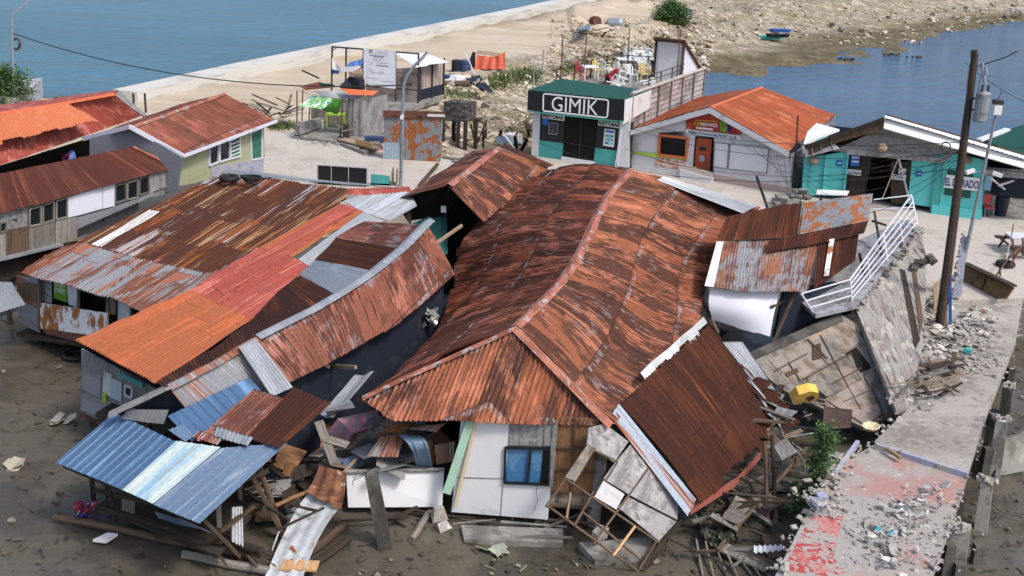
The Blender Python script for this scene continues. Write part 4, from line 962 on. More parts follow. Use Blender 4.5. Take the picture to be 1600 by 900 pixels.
# ================================================================ debris between the blue shack and the white wall
def sheet_thing(ctrl, m_, label, seed, name='roof_sheet', cat='roof sheet', group=None, **kw):
    mb = MB(); k = dict(step=0, dent=.05, jag=.1); k.update(kw); sheet(mb, [[at(*p) if not isinstance(p, Vv) else p for p in r] for r in ctrl], seed=seed, **k)
    o = mb.build(name, mt[m_], None, True); return tag(o, label, cat, group)
def board(pts, m_, label, th=.04, name='board', cat='board', group=None):
    mb = MB(); P = [at(*p) for p in pts]; n = (P[1] - P[0]).cross(P[2] - P[0]).normalized()
    if n.dot(CAM - P[0]) < 0: n = -n
    mb.slab(P, -n * th); return tag(mb.build(name, mt[m_]), label, cat, group)
mt['slipsheet'] = M('pale_grey_sheet_rusted_at_the_top', (.46, .49, .52), [((.20, .075, .03), (1.6, 1.4, 1), .61, .66, 'U'), ((.32, .24, .2), (3, 5, 1), .58, .64, 'U', 0, .8)], rough=.5)
bs = sheet_thing([[(482, 766, 1.02), (462, 795, .72), (436, 850, .3), (412, 902, .1)], [(534, 792, .95), (514, 818, .65), (488, 868, .25), (470, 915, .05)]], 'slipsheet', 'long bent grey sheet rusted at its top, sliding down onto the mud', 71, dent=.12, pitch=.3, amp=.02)
mb = MB(); sheet(mb, [[at(500, 728, 1.5), at(492, 750, 1.25), at(480, 770, 1.02)], [at(541, 738, 1.45), at(540, 768, 1.15), at(533, 798, .95)]], seed=72, dent=.1, pitch=.3, amp=.03, step=0, jag=.15)
mt['rustwarp'] = M('brown_rusted_sheet_end', (.115, .045, .025), [((.24, .105, .05), (1.2, 2.5, 1), .5, .58, 'U'), ((.36, .36, .37), (1.5, 3, 1), .62, .66, 'U', 0, .8)], rough=.75)
o = mb.build('rusted_end', mt['rustwarp'], None, True); o.parent = bs; o.location = Vv(o['_o']) - Vv(bs['_o'])
board([(541, 739, 1.0), (694, 735, 1.0), (691, 792, .2), (544, 793, .2)], 'white', 'wide white board standing on edge in the mud behind the tilted concrete post', .06)
log((541, 737, 1.06), (694, 733, 1.06), .05, mt['greyply'], 'grey rail along the top of the wide white board', cat='rail', name='rail')
mb = MB(); a = at(603, 858, -.1); b = up(a, 580, 740); mb.beam(a, b, .34, .32, None, .85)
cpost = mb.build('concrete_post', mt['concrete_d']); tag(cpost, 'thick tilted grey concrete post with a broken top standing in the mud', 'post')
mb = MB()
for k in range(9): mb.chunk(b + Vv((rnd.uniform(-.1, .1), rnd.uniform(-.1, .1), .0)), rnd.uniform(.05, .1), rnd, 1.0)
o = mb.build('broken_concrete', mt['concrete_d'], None); o.parent = cpost; o.location = Vv(o['_o']) - Vv(cpost['_o'])
for k in range(4): part_tube('rebar', [b + Vv((-.05, 0, 0)), b + Vv((-.25 - .05 * k, -.05, .1 - .09 * k)), b + Vv((-.42, -.02, -.02 - .1 * k))], .008, mt['iron'], cpost, 5)
for o_ in cpost.children:
    if o_.name.startswith('rebar'): pass
# colourful wreck sheets
sheet_thing([[(640, 668, 2.35), (617, 668, 2.2)], [(698, 660, 2.35), (680, 676, 2.15)]], 'roofA2', 'half rusted white and grey sheet lying just under the front eave', 73, dent=.03)
sheet_thing([[(595, 682, 1.95), (574, 712, 1.6)], [(632, 678, 1.95), (622, 713, 1.6)]], 'patch_r', 'bent grey sheet with rust stains propped behind the white board', 74, dent=.05)
sheet_thing([[(621, 679, 2.05), (641, 698, 1.95), (652, 733, 1.0)], [(661, 683, 2.05), (669, 696, 1.95), (677, 732, 1.0)]], 'skyblue', 'folded light blue sheet bent over the wreckage behind the white board', 75, box=True, pitch=.24, amp=.025, dent=.02, ppr=14)
sheet_thing([[(612, 664, 2.3), (585, 682, 1.8)], [(642, 662, 2.3), (632, 676, 1.9)]], 'ply', 'brown plywood scrap under the left end of the front eave', 76, pitch=.4, amp=.002)
mb = MB(); A, B, C5, D5 = at(528, 654, 1.9), at(590, 640, 1.95), at(596, 662, 1.5), at(552, 677, 1.5)
mb.slab([A, B, C5, D5], (0, .05, -.05)); mb.slab([A, D5, D5 + Vv((-.25, .1, -.5)), A + Vv((-.3, .1, -.45))], (0, .05, 0)); tag(mb.build('mattress', mt['fabric']), 'pink and grey striped mattress folded over the wreckage below the dark doorway', 'mattress')
board([(510, 643, 2.2), (549, 627, 2.3), (555, 637, 2.1), (514, 649, 1.95)], 'galv', 'short silver metal box beam beside the dark rust patch of the blue roof', .12)
board([(491, 660, 2.1), (505, 656, 2.15), (528, 720, 1.2), (516, 727, 1.1)], 'wood_g', 'broad grey plank leaning beside the blue roof above the long bent sheet', .06, 'plank', 'plank')
board([(680, 696, 1.6), (712, 690, 1.65), (708, 721, 1.1), (682, 726, 1.1)], 'awning', 'small striped brown and white panel beside the mint green post', .04, 'striped_panel', 'panel')
board([(664, 690, 1.6), (676, 688, 1.6), (682, 722, 1.0), (672, 728, 1.0)], 'ply', 'narrow plywood strip between the folded blue sheet and the striped panel', .03)
board([(505, 660, 1.5), (545, 680, 1.3), (528, 705, .9), (500, 700, 1.0)], 'ply', 'brown plywood sheet behind the broad grey leaning plank', .03)
board([(446, 722, .9), (462, 724, .9), (452, 745, .7), (440, 742, .7)], 'ply', 'small plywood piece in the dark wreckage under the blue roof', .03)
board([(535, 718, 1.0), (580, 700, 1.2), (588, 712, 1.1), (540, 738, .8)], 'skyblue', 'blue grey flat board lying behind the left end of the white board', .04)
board([(403, 770, .6), (455, 776, .65), (445, 812, .3), (398, 815, .3)], 'wood_b', 'brown board lying in the shade behind the long bent sheet', .03)
board([(452, 778, .7), (470, 779, .7), (466, 800, .5), (446, 800, .5)], 'galv', 'small grey metal plate beside the long bent sheet', .03)
board([(448, 805, .5), (470, 800, .5), (474, 825, .3), (450, 828, .25)], 'greyply', 'curled grey plywood scrap at the edge of the long bent sheet', .03)
board([(500, 688, 2.7 - 1), (540, 700, 1.5), (548, 690, 1.6), (512, 680, 1.8)], 'wood_g', 'grey plank lying across the wreckage under the striped mattress', .05, 'plank', 'plank')
sheet_thing([[(555, 588, 2.2), (500, 650, 1.9)], [(585, 580, 2.3), (520, 655, 1.9)]], 'galv', 'curved silver gutter sheet leaning out of the dark gap between the two roofs', 77, pitch=.35, amp=.04)
log((410, 745, 1.6), (440, 836, .1), .07, mt['wood_b'], 'brown timber leaning from the blue roof corner to the mud', cat='timber', name='timber')
log((500, 760, 1.0), (430, 790, .9), .05, mt['ply'], 'orange brown pole lying in the wreckage above the long bent sheet', cat='timber', name='timber')
log((540, 820, .12), (455, 880, .12), .11, mt['wood_b'], 'thick brown log on the mud pointing at the tilted concrete post')
log((545, 842, .08), (470, 895, .1), .09, mt['wood_d'], 'dark log on the mud in front of the thick brown log')
log((672, 800, .08), (643, 842, .06), .08, mt['wood_g'], 'short square timber lying on the mud right of the tilted concrete post', cat='timber', name='timber')
mb = MB(); c = at(462, 890, .12)
for k, (dx, a) in enumerate(((-.35, .1), (-.1, .2), (.2, -.1))):
    mb.slab([c + Vv((dx, -.1 + a * .2, .02 * k)), c + Vv((dx + .28, -.14, .05)), c + Vv((dx + .3, .16, .1)), c + Vv((dx + .05, .22, .06))], (0, 0, .05))
tag(mb.build('split_log', mt['wood_o']), 'freshly split orange wood at the foot of the long bent sheet', 'wood')
mb = MB(); mb.tube([at(425, 860, .06), at(436, 830, .45)], .018, 6); tag(mb.build('pipe', mt['plastic_w'], None, True), 'thin white pipe leaning in the mud left of the long bent sheet', 'pipe')
# loose planks: helper for heaps
def heap(px0, px1, py0, py1, n, z0, z1, l0, l1, mats, label, group, ang=None, w=(.05, .13), name='plank', tilt=.25):
    for k in range(n):
        c = at(rnd.uniform(px0, px1), rnd.uniform(py0, py1), rnd.uniform(z0, z1)); l = rnd.uniform(l0, l1)
        a = rnd.uniform(0, 3.14) if ang is None else rnd.gauss(ang, .45)
        d = Vv((math.cos(a), math.sin(a), rnd.uniform(-tilt, tilt))) * l / 2
        lo = min((c - d).z, (c + d).z)
        if lo < .03: c.z += .03 - lo
        mb = MB(); mb.beam(c - d, c + d, rnd.uniform(*w) * rnd.choice((.6, 1, 1, 1.7)), rnd.uniform(.02, .06), None, rnd.uniform(.35, 1))
        tag(mb.build(name, mt[rnd.choice(mats)]), label, 'plank', group)
heap(395, 500, 700, 810, 14, .3, 1.2, .6, 2.0, ['wood_d', 'wood_b', 'wood_d', 'wood_d'], 'broken plank in the shaded wreckage under the right side of the blue roof', 'planks under the blue roof')
heap(505, 690, 650, 738, 16, .5, 1.5, .5, 1.5, ['wood_t', 'wood_g', 'wood_d', 'wood_g'], 'broken plank in the wreckage behind the wide white board', 'planks behind the white board')
heap(545, 690, 792, 815, 5, .05, .3, .8, 2.0, ['wood_d', 'wood_d'], 'dark plank on the mud along the foot of the wide white board', 'planks below the white board', ang=0)
heap(730, 900, 818, 850, 6, .03, .25, .8, 2.2, ['wood_d', 'wood_g', 'greyply'], 'plank lying on the mud in front of the white house wall', 'planks before the white wall', ang=.1)
heap(300, 420, 845, 880, 6, .05, .3, .8, 2.4, ['wood_d', 'wood_b'], 'dark plank lying on the mud before the front posts of the blue shack', 'planks before the blue shack', ang=-.5)
heap(1085, 1225, 750, 880, 24, .03, .5, .6, 1.9, ['wood_d', 'wood_b', 'wood_g', 'wood_d'], 'broken plank on the dark mud between the toppled roof and the walkway', 'planks between toppled roof and walkway')
heap(1130, 1275, 680, 790, 27, .1, .9, .5, 1.7, ['wood_d', 'wood_b', 'wood_g', 'wood_d'], 'broken plank in the debris pit left of the walkway edge', 'planks in the debris pit')
heap(1412, 1500, 560, 612, 40, 1.55, 1.95, .6, 1.5, ['wood_b', 'wood_g', 'wood_d', 'wood_t'], 'broken plank in the timber heap on the walkway', 'planks in the walkway heap', ang=.7)
for (a, b, m_) in (((1195, 690, 1.6), (1199, 822, .05), 'wood_b'), ((1206, 680, 1.7), (1212, 812, .05), 'wood_d')):
    log(a, b, .055, mt[m_], 'upright thin brown post standing in the debris pit between torn roof and sapling', 'posts in the debris pit', 'post', name='post')
log((1120, 860, .3), (1260, 700, .6), .05, mt['wood_b'], 'long thin pole slanting over the debris pit', cat='pole', name='pole')
board([(1130, 845, .25), (1205, 882, .15), (1195, 892, .12), (1120, 858, .2)], 'wood_g', 'broad pale plank lying on the mud under the white cloth strip', .06, 'plank', 'plank')
board([(1190, 835, .15), (1235, 830, .15), (1240, 866, .05), (1200, 874, .05)], 'wood_b', 'torn brown board on the mud beside the walkway edge', .03)
board([(1208, 696, 1.1), (1228, 684, 1.3), (1246, 706, 1.0), (1222, 719, .8)], 'greyply', 'pale square board leaning in the debris pit above the sapling roots', .05)
mb = MB(); c = at(1200, 862, .32)
sheet(mb, [[c + Vv((-.35, -.1, 0)), c + Vv((-.3, .12, .06))], [c + Vv((0, -.12, .05)), c + Vv((.05, .1, .1))], [c + Vv((.38, -.02, .08)), c + Vv((.36, .13, .12))]], pitch=.12, amp=.03, dent=.06, step=0)
tag(mb.build('cloth_strip', mt['tarp_w'], None, True), 'crumpled white cloth strip on the broad pale plank', 'cloth')
mb = MB(); c = at(1125, 838, .3)
for k in range(60): mb.scrap(c + Vv((rnd.uniform(-.4, .4), rnd.uniform(-.2, .2), rnd.uniform(-.05, .12))), .16, .2, rnd, 1.3)
tag(mb.build('seaweed_tangle', M('dark_green_tangle', (.035, .045, .03), [((.2, .2, .16), (9, 9, 9), .6, .64, 'P')], rough=.8)), 'dark green tangle of netting and weed on the thin broken poles', 'netting')
for k in range(6):
    a = (1088 + k * 14, 842 + k * 3, .2); b = (1098 + k * 19, 900 + (k % 2) * 8, .03)
    log(a, b, .03, mt['wood_t' if k % 2 else 'wood_g'], 'thin broken pole fanning out below the dark tangle of netting', 'thin poles below the netting', 'pole', name='pole')
for (x, y, s, m_) in ((975, 838, .3, 'concrete_g'), (1010, 845, .26, 'concrete_g')):
    pass
mb = MB(); mb.slab([at(905, 848, .22), at(1020, 838, .22), at(1010, 868, .12), at(930, 876, .12)], (0, 0, -.18)); tag(mb.build('concrete_slab', mt['concrete_g']), 'broken concrete slab in the mud behind the bottom of the open stud frame', 'slab')
mb = MB(); mb.slab([at(720, 820, .15), at(880, 826, .2), at(880, 848, .1), at(725, 842, .1)], (0, 0, -.15)); tag(mb.build('concrete_beam', mt['concrete_g']), 'low concrete beam lying in the mud under the white front wall', 'beam')
mb = MB(); mb.chunk(at(935, 835, .55), .17, rnd, 1.1); tag(mb.build('broken_block', mt['stone']), 'pale broken block caught in the open stud frame of the toppled wing', 'block')
for (x, y, l) in ((770, 862, 'crumpled pale green sheet scrap on the mud below the white front wall'), (95, 657, 'pale driftwood lump on the mud left of the orange roof'), (22, 727, 'beige lump on the open mud left of the blue roof')):
    mb = MB(); c = at(x, y, .05)
    for k in range(4): mb.scrap(c + Vv((rnd.uniform(-.25, .25), rnd.uniform(-.1, .1), .03 * k)), .35, .4, rnd, .5)
    tag(mb.build('scrap', M('pale_scrap', (.36, .38, .3) if x == 770 else (.4, .36, .28), rough=.9)), l, 'scrap')
mb = MB(); c = at(118, 555, .08); mb.tube([c + Vv((math.cos(a * .21) * .33, math.sin(a * .21) * .33, 0)) for a in range(31)], .07, 8); tag(mb.build('tyre', mt['rubber'], None, True), 'old dark tyre lying on the mud under the corner of the orange roof', 'tyre')
def flats(px0, px1, py0, py1, n, z0, z1, s0, s1, mats, label, group):
    for k in range(n):
        c = at(rnd.uniform(px0, px1), rnd.uniform(py0, py1), rnd.uniform(z0, z1)); w_, l_ = rnd.uniform(s0, s1), rnd.uniform(s0, s1) * 1.5
        R = Matrix.Rotation(rnd.uniform(0, 6.28), 3, 'Z') @ Matrix.Rotation(rnd.uniform(-.7, .7), 3, 'X') @ Matrix.Rotation(rnd.uniform(-.5, .5), 3, 'Y')
        mb = MB(); mb.slab([c + R @ Vv((a * w_ / 2 + rnd.uniform(-.06, .06), b * l_ / 2 + rnd.uniform(-.06, .06), 0)) for a, b in ((-1, -1), (1, -1), (1, 1), (-1, 1))], R @ Vv((0, 0, -.025)))
        tag(mb.build('broken_board', mt[rnd.choice(mats)]), label, 'board', group)
flats(395, 500, 700, 800, 14, .3, 1.1, .25, .7, ['greyply', 'ply', 'mossply', 'wood_d', 'wood_b'], 'broken flat board in the shaded wreckage under the right side of the blue roof', 'flat boards under the blue roof')
flats(500, 690, 650, 735, 20, .5, 1.4, .25, .7, ['greyply', 'ply', 'mossply', 'galv', 'wood_t', 'mossply'], 'broken flat board in the wreckage behind the wide white board', 'flat boards behind the white board')
flats(1130, 1275, 690, 850, 18, .05, .7, .2, .6, ['greyply', 'mossply', 'wood_b', 'wood_d', 'mossply', 'wood_g'], 'broken flat board in the debris between the toppled roof and the walkway', 'flat boards in the debris pit')
flats(1180, 1300, 590, 690, 12, .6, 1.4, .2, .55, ['greyply', 'mossply', 'wood_b', 'white_d'], 'broken flat board beside the yellow basin', 'flat boards by the yellow basin')
flats(1095, 1120, 500, 545, 5, 1.0, 2.2, .2, .5, ['greyply', 'wood_b', 'wood_d'], 'broken flat board in the dark gap under the bowed white wall sheet', 'flat boards under the white wall sheet')
flats(560, 700, 560, 640, 8, .4, 1.2, .3, .7, ['wood_d', 'mossply', 'ply'], 'broken flat board in the dark gap under the bowed rusty roof', 'flat boards in the dark gap')
# loose small litter on mud: uncountable
mb = MB()
for k in range(520):
    x, y = rnd.choice([(rnd.uniform(0, 350), rnd.uniform(560, 900)), (rnd.uniform(560, 1100), rnd.uniform(800, 900)), (rnd.uniform(1080, 1290), rnd.uniform(690, 900)), (rnd.uniform(1510, 1620), rnd.uniform(540, 900))])
    p = at(x, y, .03)
    if rnd.random() < .6: mb.chunk(p, rnd.uniform(.02, .085), rnd, .6)
    else:
        a = rnd.uniform(0, 6.28); l = rnd.uniform(.1, .4); mb.beam(p + Z * .02, p + Vv((math.cos(a) * l, math.sin(a) * l, rnd.uniform(0, .05))), .03, .02)
o = mb.build('mud_litter', M('muddy_litter', (.09, .075, .055), [((.25, .22, .17), (.7, .7, .7), .55, .6, 'P'), ((.04, .035, .03), (1.1, 1.1, 1), .55, .6, 'P')], rough=.8)); tag(o, 'small sticks and stones scattered over the wet mud', 'litter', kind='stuff')

# ================================================================ toppled balcony house at the right
K = thing('toppled_house', at(1300, 600, 0), 'toppled building with a white balcony railing, rust sheet awning and fallen board walls', 'house')
a0, a1, a2, a3 = at(1136, 338, 4.55), at(1215, 322, 4.6), at(1290, 312, 4.65), at(1364, 302, 4.7)
b0, b1, b2, b3 = at(1119, 376, 4.05), at(1205, 372, 4.05), at(1280, 360, 4.1), at(1358, 344, 4.15)
mb = MB(); sheet(mb, [[a0, b0], [a1, b1], [a1.lerp(a2, .55), b1.lerp(b2, .6)]], seed=81, jag=.05, dent=.02, step=0); mb.build('awning_sheet', mt['brown'], K, True)
mb = MB(); sheet(mb, [[a1.lerp(a2, .5), b1.lerp(b2, .55)], [a2, b2], [a3, b3]], seed=82, jag=.08, dent=.02, step=0); mb.build('awning_sheet', mt['patchy'], K, True, label='rust and grey blotched sheet of the awning')
c0, c1, c2, c3 = at(1200, 378, 4.03), at(1282, 360, 4.06), at(1357, 345, 4.12), at(1355, 352, 4.1)
d0, d1, d2 = at(1197, 396, 3.8), at(1275, 383, 3.85), at(1350, 366, 3.95)
mb = MB(); sheet(mb, [[c0 + Z * .02, d0 + Z * .04], [c1 + Z * .02, d1 + Z * .04], [c2 + Z * .02, d2 + Z * .04]], seed=83, jag=.05, step=0); mb.build('awning_sheet', mt['brown'], K, True)
mb = MB(); sheet(mb, [[b0 - Z * .03, at(1105, 447, 3.25)], [at(1180, 374, 4.0), at(1170, 455, 3.15)], [at(1282, 368, 3.95), at(1262, 456, 3.1)]], seed=84, jag=.07, step=0); mb.build('awning_sheet', mt['patch_r'], K, True, label='rust streaked grey sheet of the awning')
mb = MB(); sheet(mb, [[at(1278, 380, 3.85), at(1272, 452, 3.15)], [at(1342, 366, 3.92), at(1336, 408, 3.6)]], seed=85, jag=.1, step=0); mb.build('awning_sheet', mt['brown'], K, True)
mb = MB(); sheet(mb, [[at(1296, 374, 3.95), at(1287, 432, 3.38)], [at(1304, 373, 3.96), at(1295, 430, 3.4)]], seed=86, step=0, amp=.005, ppr=3); mb.build('trim', mt['white_rust'], K, True)
mb = MB(); sheet(mb, [[at(1120, 377, 4.06), at(1101, 446, 3.28)], [at(1131, 377, 4.06), at(1115, 448, 3.26)]], seed=87, step=0, amp=.005); mb.build('trim', mt['white_d'], K, True)
mb = MB()
q0, q1, q2 = at(1109, 450, 3.1), at(1165, 455, 3.05), at(1219, 456, 3.0)
r0_, r1_, r2_ = at(1114, 500, 2.1), at(1160, 514, 1.9), at(1203, 527, 1.7)
sheet(mb, [[q0, q0.lerp(r0_, .5) + Vv((-.1, -.15, 0)), r0_], [q1, q1.lerp(r1_, .5) + Vv((0, -.2, 0)), r1_], [q2, q2.lerp(r2_, .5) + Vv((-.05, -.05, 0)), r2_]], pitch=.5, amp=.0, dent=.02, step=0, jag=.05)
mb.build('wall_sheet', mt['lilac'], K, True, label='bowed white wall sheet under the awning')
mb = MB(); mb.slab([at(1225, 458, 2.9), at(1330, 440, 2.7), at(1330, 490, 1.9), at(1210, 530, 1.5)], (0, .3, 0)); mb.build('inner_shade_wall', mt['navy'], K)  # navy colour stands for the shade under the awning
for a, b in (((1243, 455, 3.0), (1205, 545, 1.4)), ((1205, 480, 2.6), (1240, 462, 2.7)), ((1366, 330, 4.2), (1378, 400, 3.0)), ((1343, 395, 3.5), (1352, 440, 2.6)), ((1362, 345, 4.0), (1385, 352, 3.9)), ((1110, 500, 2.3), (1125, 530, 1.7)), ((1098, 470, 2.6), (1122, 520, 1.8))):
    part_beam('strut', at(*a), at(*b), .07, .07, mt['iron'] if a[0] > 1300 else mt['wood_b'], K)
# balcony floor and railing
BF = pl3((1262, 468, 2.55), (1334, 468, 2.6), (1430, 352, 3.35))
mb = MB(); BF.poly(mb, [(1250, 470), (1275, 492), (1336, 478), (1432, 360), (1420, 340), (1330, 380), (1300, 430)], 0, .12)
mb.build('balcony_floor', M('grey_tiled_floor', (.30, .31, .345), [((.15, .13, .12), ((1.2, 1.2, 1.2), (5, 5, 5)), .48, .56, 'P', 0, .8)], rough=.8), K)
mb = MB(); BF.poly(mb, [(1262, 455), (1330, 437), (1366, 400), (1350, 392), (1290, 425)], .03, .05); mb.build('fallen_panel', mt['greyply'], K)
def rail(a, b, r=.026): return part_tube('rail', [at(*a), at(*b)], r, mt['lilac'], RL, 6)
RL = MB()
near0, near1 = (1270, 488, 2.55), (1331, 470, 2.6); far1 = (1434, 352, 3.4)
tn0, tn1, tf1 = (1252, 459, 3.25), (1328, 437, 3.35), (1424, 305, 4.35)
n0, n1, f1, u0, u1, g1 = [at(*p) for p in (near0, near1, far1, tn0, tn1, tf1)]
RL = None
for k in range(3):
    t = .12 + .88 * k / 2 if k < 2 else 1.0
    t = (.25, .62, 1.0)[k]
    part_tube('rail', [n0.lerp(u0, t), n1.lerp(u1, t)], .024, mt['lilac'], K, 6)
for k in range(5):
    t = (.1, .32, .55, .77, 1.0)[k]
    part_tube('rail', [n1.lerp(u1, t), f1.lerp(g1, t)], .024 if k < 4 else .032, mt['lilac'], K, 6)
for k in range(5):
    t = k / 4; part_tube('railing_post', [n1.lerp(f1, t), u1.lerp(g1, t)], .036 if k in (0, 2, 4) else .02, mt['lilac'], K, 6)
part_tube('railing_post', [n0, u0], .035, mt['lilac'], K, 6)
hk0, hk1 = at(1365, 312, 4.2), at(1362, 350, 3.5)
for t in (0, .4, .8): part_tube('rail', [g1.lerp(f1, t), hk0.lerp(hk1, t)], .024, mt['lilac'], K, 6)
# leaning plaster side wall
KW = pl3((1340, 480, 2.4), (1436, 358, 3.3), (1402, 640, 1.55))
mb = MB(); KW.poly(mb, [(1336, 478), (1366, 440), (1400, 395), (1437, 352), (1447, 400), (1446, 470), (1441, 545), (1419, 636), (1400, 640), (1368, 560)], 0, .18); mb.build('side_wall', mt['plaster'], K)
mb = MB(); KW.poly(mb, [(1406, 420), (1414, 422), (1438, 530), (1430, 545)], .02, .05); mb.build('timber', mt['wood_d'], K)
mb = MB(); KW.poly(mb, [(1424, 412), (1430, 412), (1443, 500), (1438, 520)], .03, .05); mb.build('timber', mt['wood_b'], K)
mb = MB()
for k in range(110):
    t = k / 109; p = KW.px(1338 + 100 * t, 480 - 124 * t, .05); mb.chunk(p + Vv((rnd.uniform(-.12, .12), rnd.uniform(-.12, .12), rnd.uniform(-.22, .05))), rnd.uniform(.05, .14), rnd, .8)
mb.build('broken_edge', mt['concrete_g'], K)
mb = MB()
for k in range(7): mb.chunk(KW.px(1428 + k * 4.5, 416 - k * 1.5 + rnd.uniform(-4, 4), .12), rnd.uniform(.12, .2), rnd, .7)
mb.build('broken_edge', mt['concrete_d'], K)
# fallen board wall
FB = pl3((1176, 548, 1.5), (1312, 490, 2.2), (1398, 645, 1.0))
mb = MB(); FB.poly(mb, [(1172, 552), (1312, 490), (1345, 510), (1405, 640), (1350, 668), (1290, 640), (1225, 610), (1200, 590)], 0, .12); mb.build('fallen_wall', mt['mossply'], K)
mt['mossply2'] = M('brown_stained_board', (.25, .22, .19), [((.17, .12, .085), (1.2, 3, 1), .45, .6, 'U'), ((.31, .245, .21), (1, 1, 1), .5, .6, 'P', 0, .8)], rough=.9, vary=.4)
for i, (pp, m_) in enumerate((([(1202, 562), (1262, 532), (1290, 568), (1232, 600)], 'mossply2'), ([(1264, 530), (1300, 512), (1318, 548), (1290, 566)], 'mossply'), ([(1304, 530), (1326, 514), (1342, 534), (1318, 552)], 'mossply2'), ([(1260, 590), (1330, 552), (1345, 592), (1290, 622)], 'mossply'), ([(1292, 625), (1348, 592), (1380, 645), (1352, 664)], 'mossply2'), ([(1350, 588), (1362, 578), (1402, 635), (1384, 645)], 'mossply'))):
    mb = MB(); FB.poly(mb, pp, .02 + .006 * i, .05); mb.build('wall_board', mt[m_], K)
mb = MB(); FB.poly(mb, [(1321, 552), (1338, 542), (1361, 574), (1342, 582)], .035, .03); mb.build('painted_opening', mt['void'], K)  # near-black board laid on the wall as the shade of an opening
mb = MB(); FB.poly(mb, [(1172, 550), (1312, 488), (1318, 500), (1176, 562)], .05, .16); mb.build('top_beam', mt['concrete_d'], K)
for a, b in (((1232, 566), (1252, 596)), ((1282, 524), (1345, 640)), ((1210, 580), (1262, 552)), ((1300, 600), (1345, 575)), ((1318, 628), (1372, 604)), ((1256, 592), (1330, 552)), ((1340, 580), (1360, 612)), ((1292, 560), (1262, 530)), ((1380, 650), (1362, 600))): 
    mb = MB(); FB.beam(mb, a, b, .05 if a[0] in (1340, 1256, 1292, 1380) else .025, .03, .045); mb.build('batten', mt['wood_t'] if a[0] == 1340 else mt['wood_b'] if a[0] in (1256, 1292) else mt['concrete_d'], K)
for pp in ([(1270, 540), (1282, 536), (1284, 558), (1270, 562)], [(1228, 582), (1246, 574), (1248, 580), (1230, 588)]):
    mb = MB(); FB.poly(mb, pp, .06, .04); mb.build('hanging_board', mt['wood_b'], K)
# corrugated scrap and white gutter beside the toppled roof
sheet_thing([[(1128, 535, 2.3), (1180, 600, 1.4)], [(1160, 534, 2.3), (1212, 610, 1.3)]], 'galv', 'grey corrugated sheet tucked between the toppled dark roof and the fallen board wall', 91)
board([(1160, 596, 1.75), (1168, 598, 1.75), (1217, 634, 1.3), (1208, 641, 1.2)], 'white', 'white gutter piece lying on the edge of the toppled dark roof', .08, 'gutter', 'gutter')
heap(1180, 1300, 590, 680, 26, .6, 1.5, .5, 1.4, ['wood_g', 'wood_b', 'wood_t', 'wood_d'], 'broken plank between the toppled dark roof and the yellow basin', 'planks by the yellow basin')
# yellow basin shell
mb = MB(); c = at(1258, 622, 1.65); e = Vv((.95, .2, .1)).normalized(); g = Vv((-.1, -.55, .8)).normalized()
prof = [(-.36, -.12), (-.2, .22), (.12, .32), (.38, .18), (.40, -.10), (.22, -.26), (.0, -.22), (-.1, -.30), (-.3, -.26)]
mb.slab([c + e * x + g * y for x, y in prof], e.cross(g) * -.28); mb.build
yb = mb.build('basin', mt['yellow']); tag(yb, 'bright yellow plastic basin shell tipped against the fallen board wall', 'basin')
mb = MB(); mb.slab([c + e * x + g * y + e.cross(g) * .01 for x, y in ((.02, .02), (.2, .12), (.3, -.06), (.14, -.2))], e.cross(g) * .01); mb.build('opening', mt['wood_b'], yb)
board([(1288, 635, 1.35), (1332, 640, 1.35), (1330, 668, .9), (1285, 672, .9)], 'mesh_b', 'dark brown woven panel below the yellow basin', .04, 'woven_panel', 'panel')
# ================================================================ walkway debris
mb = MB(); c = at(1360, 672, 1.45)
prof = [(.10, 0), (.16, .03), (.22, .10), (.235, .13), (.21, .14), (.17, .10), (.10, .05), (.0, .04)]
mb.lathe(c, prof, 8, Z, 1.25); tag(mb.build('ceramic_bowl', mt['cream'], None, False), 'cream ceramic bowl standing on the broken left edge of the walkway', 'bowl')
# edge rubble and posts
def rubble(name, pts, n, z, s0, s1, m_, label, cat='rubble', spread=.2, flat=.6):
    mb = MB()
    for k in range(n):
        i = rnd.randrange(len(pts) - 1) if len(pts) > 1 else 0
        t = rnd.random(); x = pts[i][0] * (1 - t) + pts[i + 1][0] * t; y = pts[i][1] * (1 - t) + pts[i + 1][1] * t
        p = at(x, y, z) + Vv((rnd.gauss(0, spread), rnd.gauss(0, spread), 0)); s = s0 + (s1 - s0) * rnd.random() ** 2
        mb.chunk(p + Z * s * .2, s, rnd, flat)
    return tag(mb.build(name, mt[m_]), label, cat, kind='stuff')
rubble('rubble', [(1440, 470), (1432, 520), (1425, 560), (1415, 640)], 260, 1.55, .03, .17, 'stone', 'broken concrete rubble along the foot of the leaning plaster wall', spread=.28)
rubble('rubble', [(1415, 640), (1366, 690), (1300, 735), (1262, 800), (1214, 896)], 110, 1.45, .02, .085, 'stone', 'crumbling concrete along the left edge of the walkway', spread=.1)
rubble('rubble', [(1598, 480), (1588, 530), (1540, 650), (1513, 738), (1492, 800), (1470, 860), (1455, 900)], 130, 1.43, .015, .06, 'stone', 'crumbling concrete along the right edge of the walkway', spread=.06)
rubble('rubble', [(1350, 830), (1370, 850), (1400, 820), (1440, 790)], 260, 1.4, .012, .055, 'stone', 'broken concrete heap in the middle of the red floor', spread=.6)
rubble('rubble', [(1310, 705), (1280, 780), (1300, 790)], 190, 1.42, .015, .11, 'stone', 'concrete lumps beside the lilac stub on the red floor', spread=.22)
rubble('rubble', [(1470, 500), (1520, 520), (1530, 560), (1480, 570)], 420, 1.52, .015, .09, 'stone', 'small rubble spread over the far end of the walkway', spread=.5)
mb = MB()
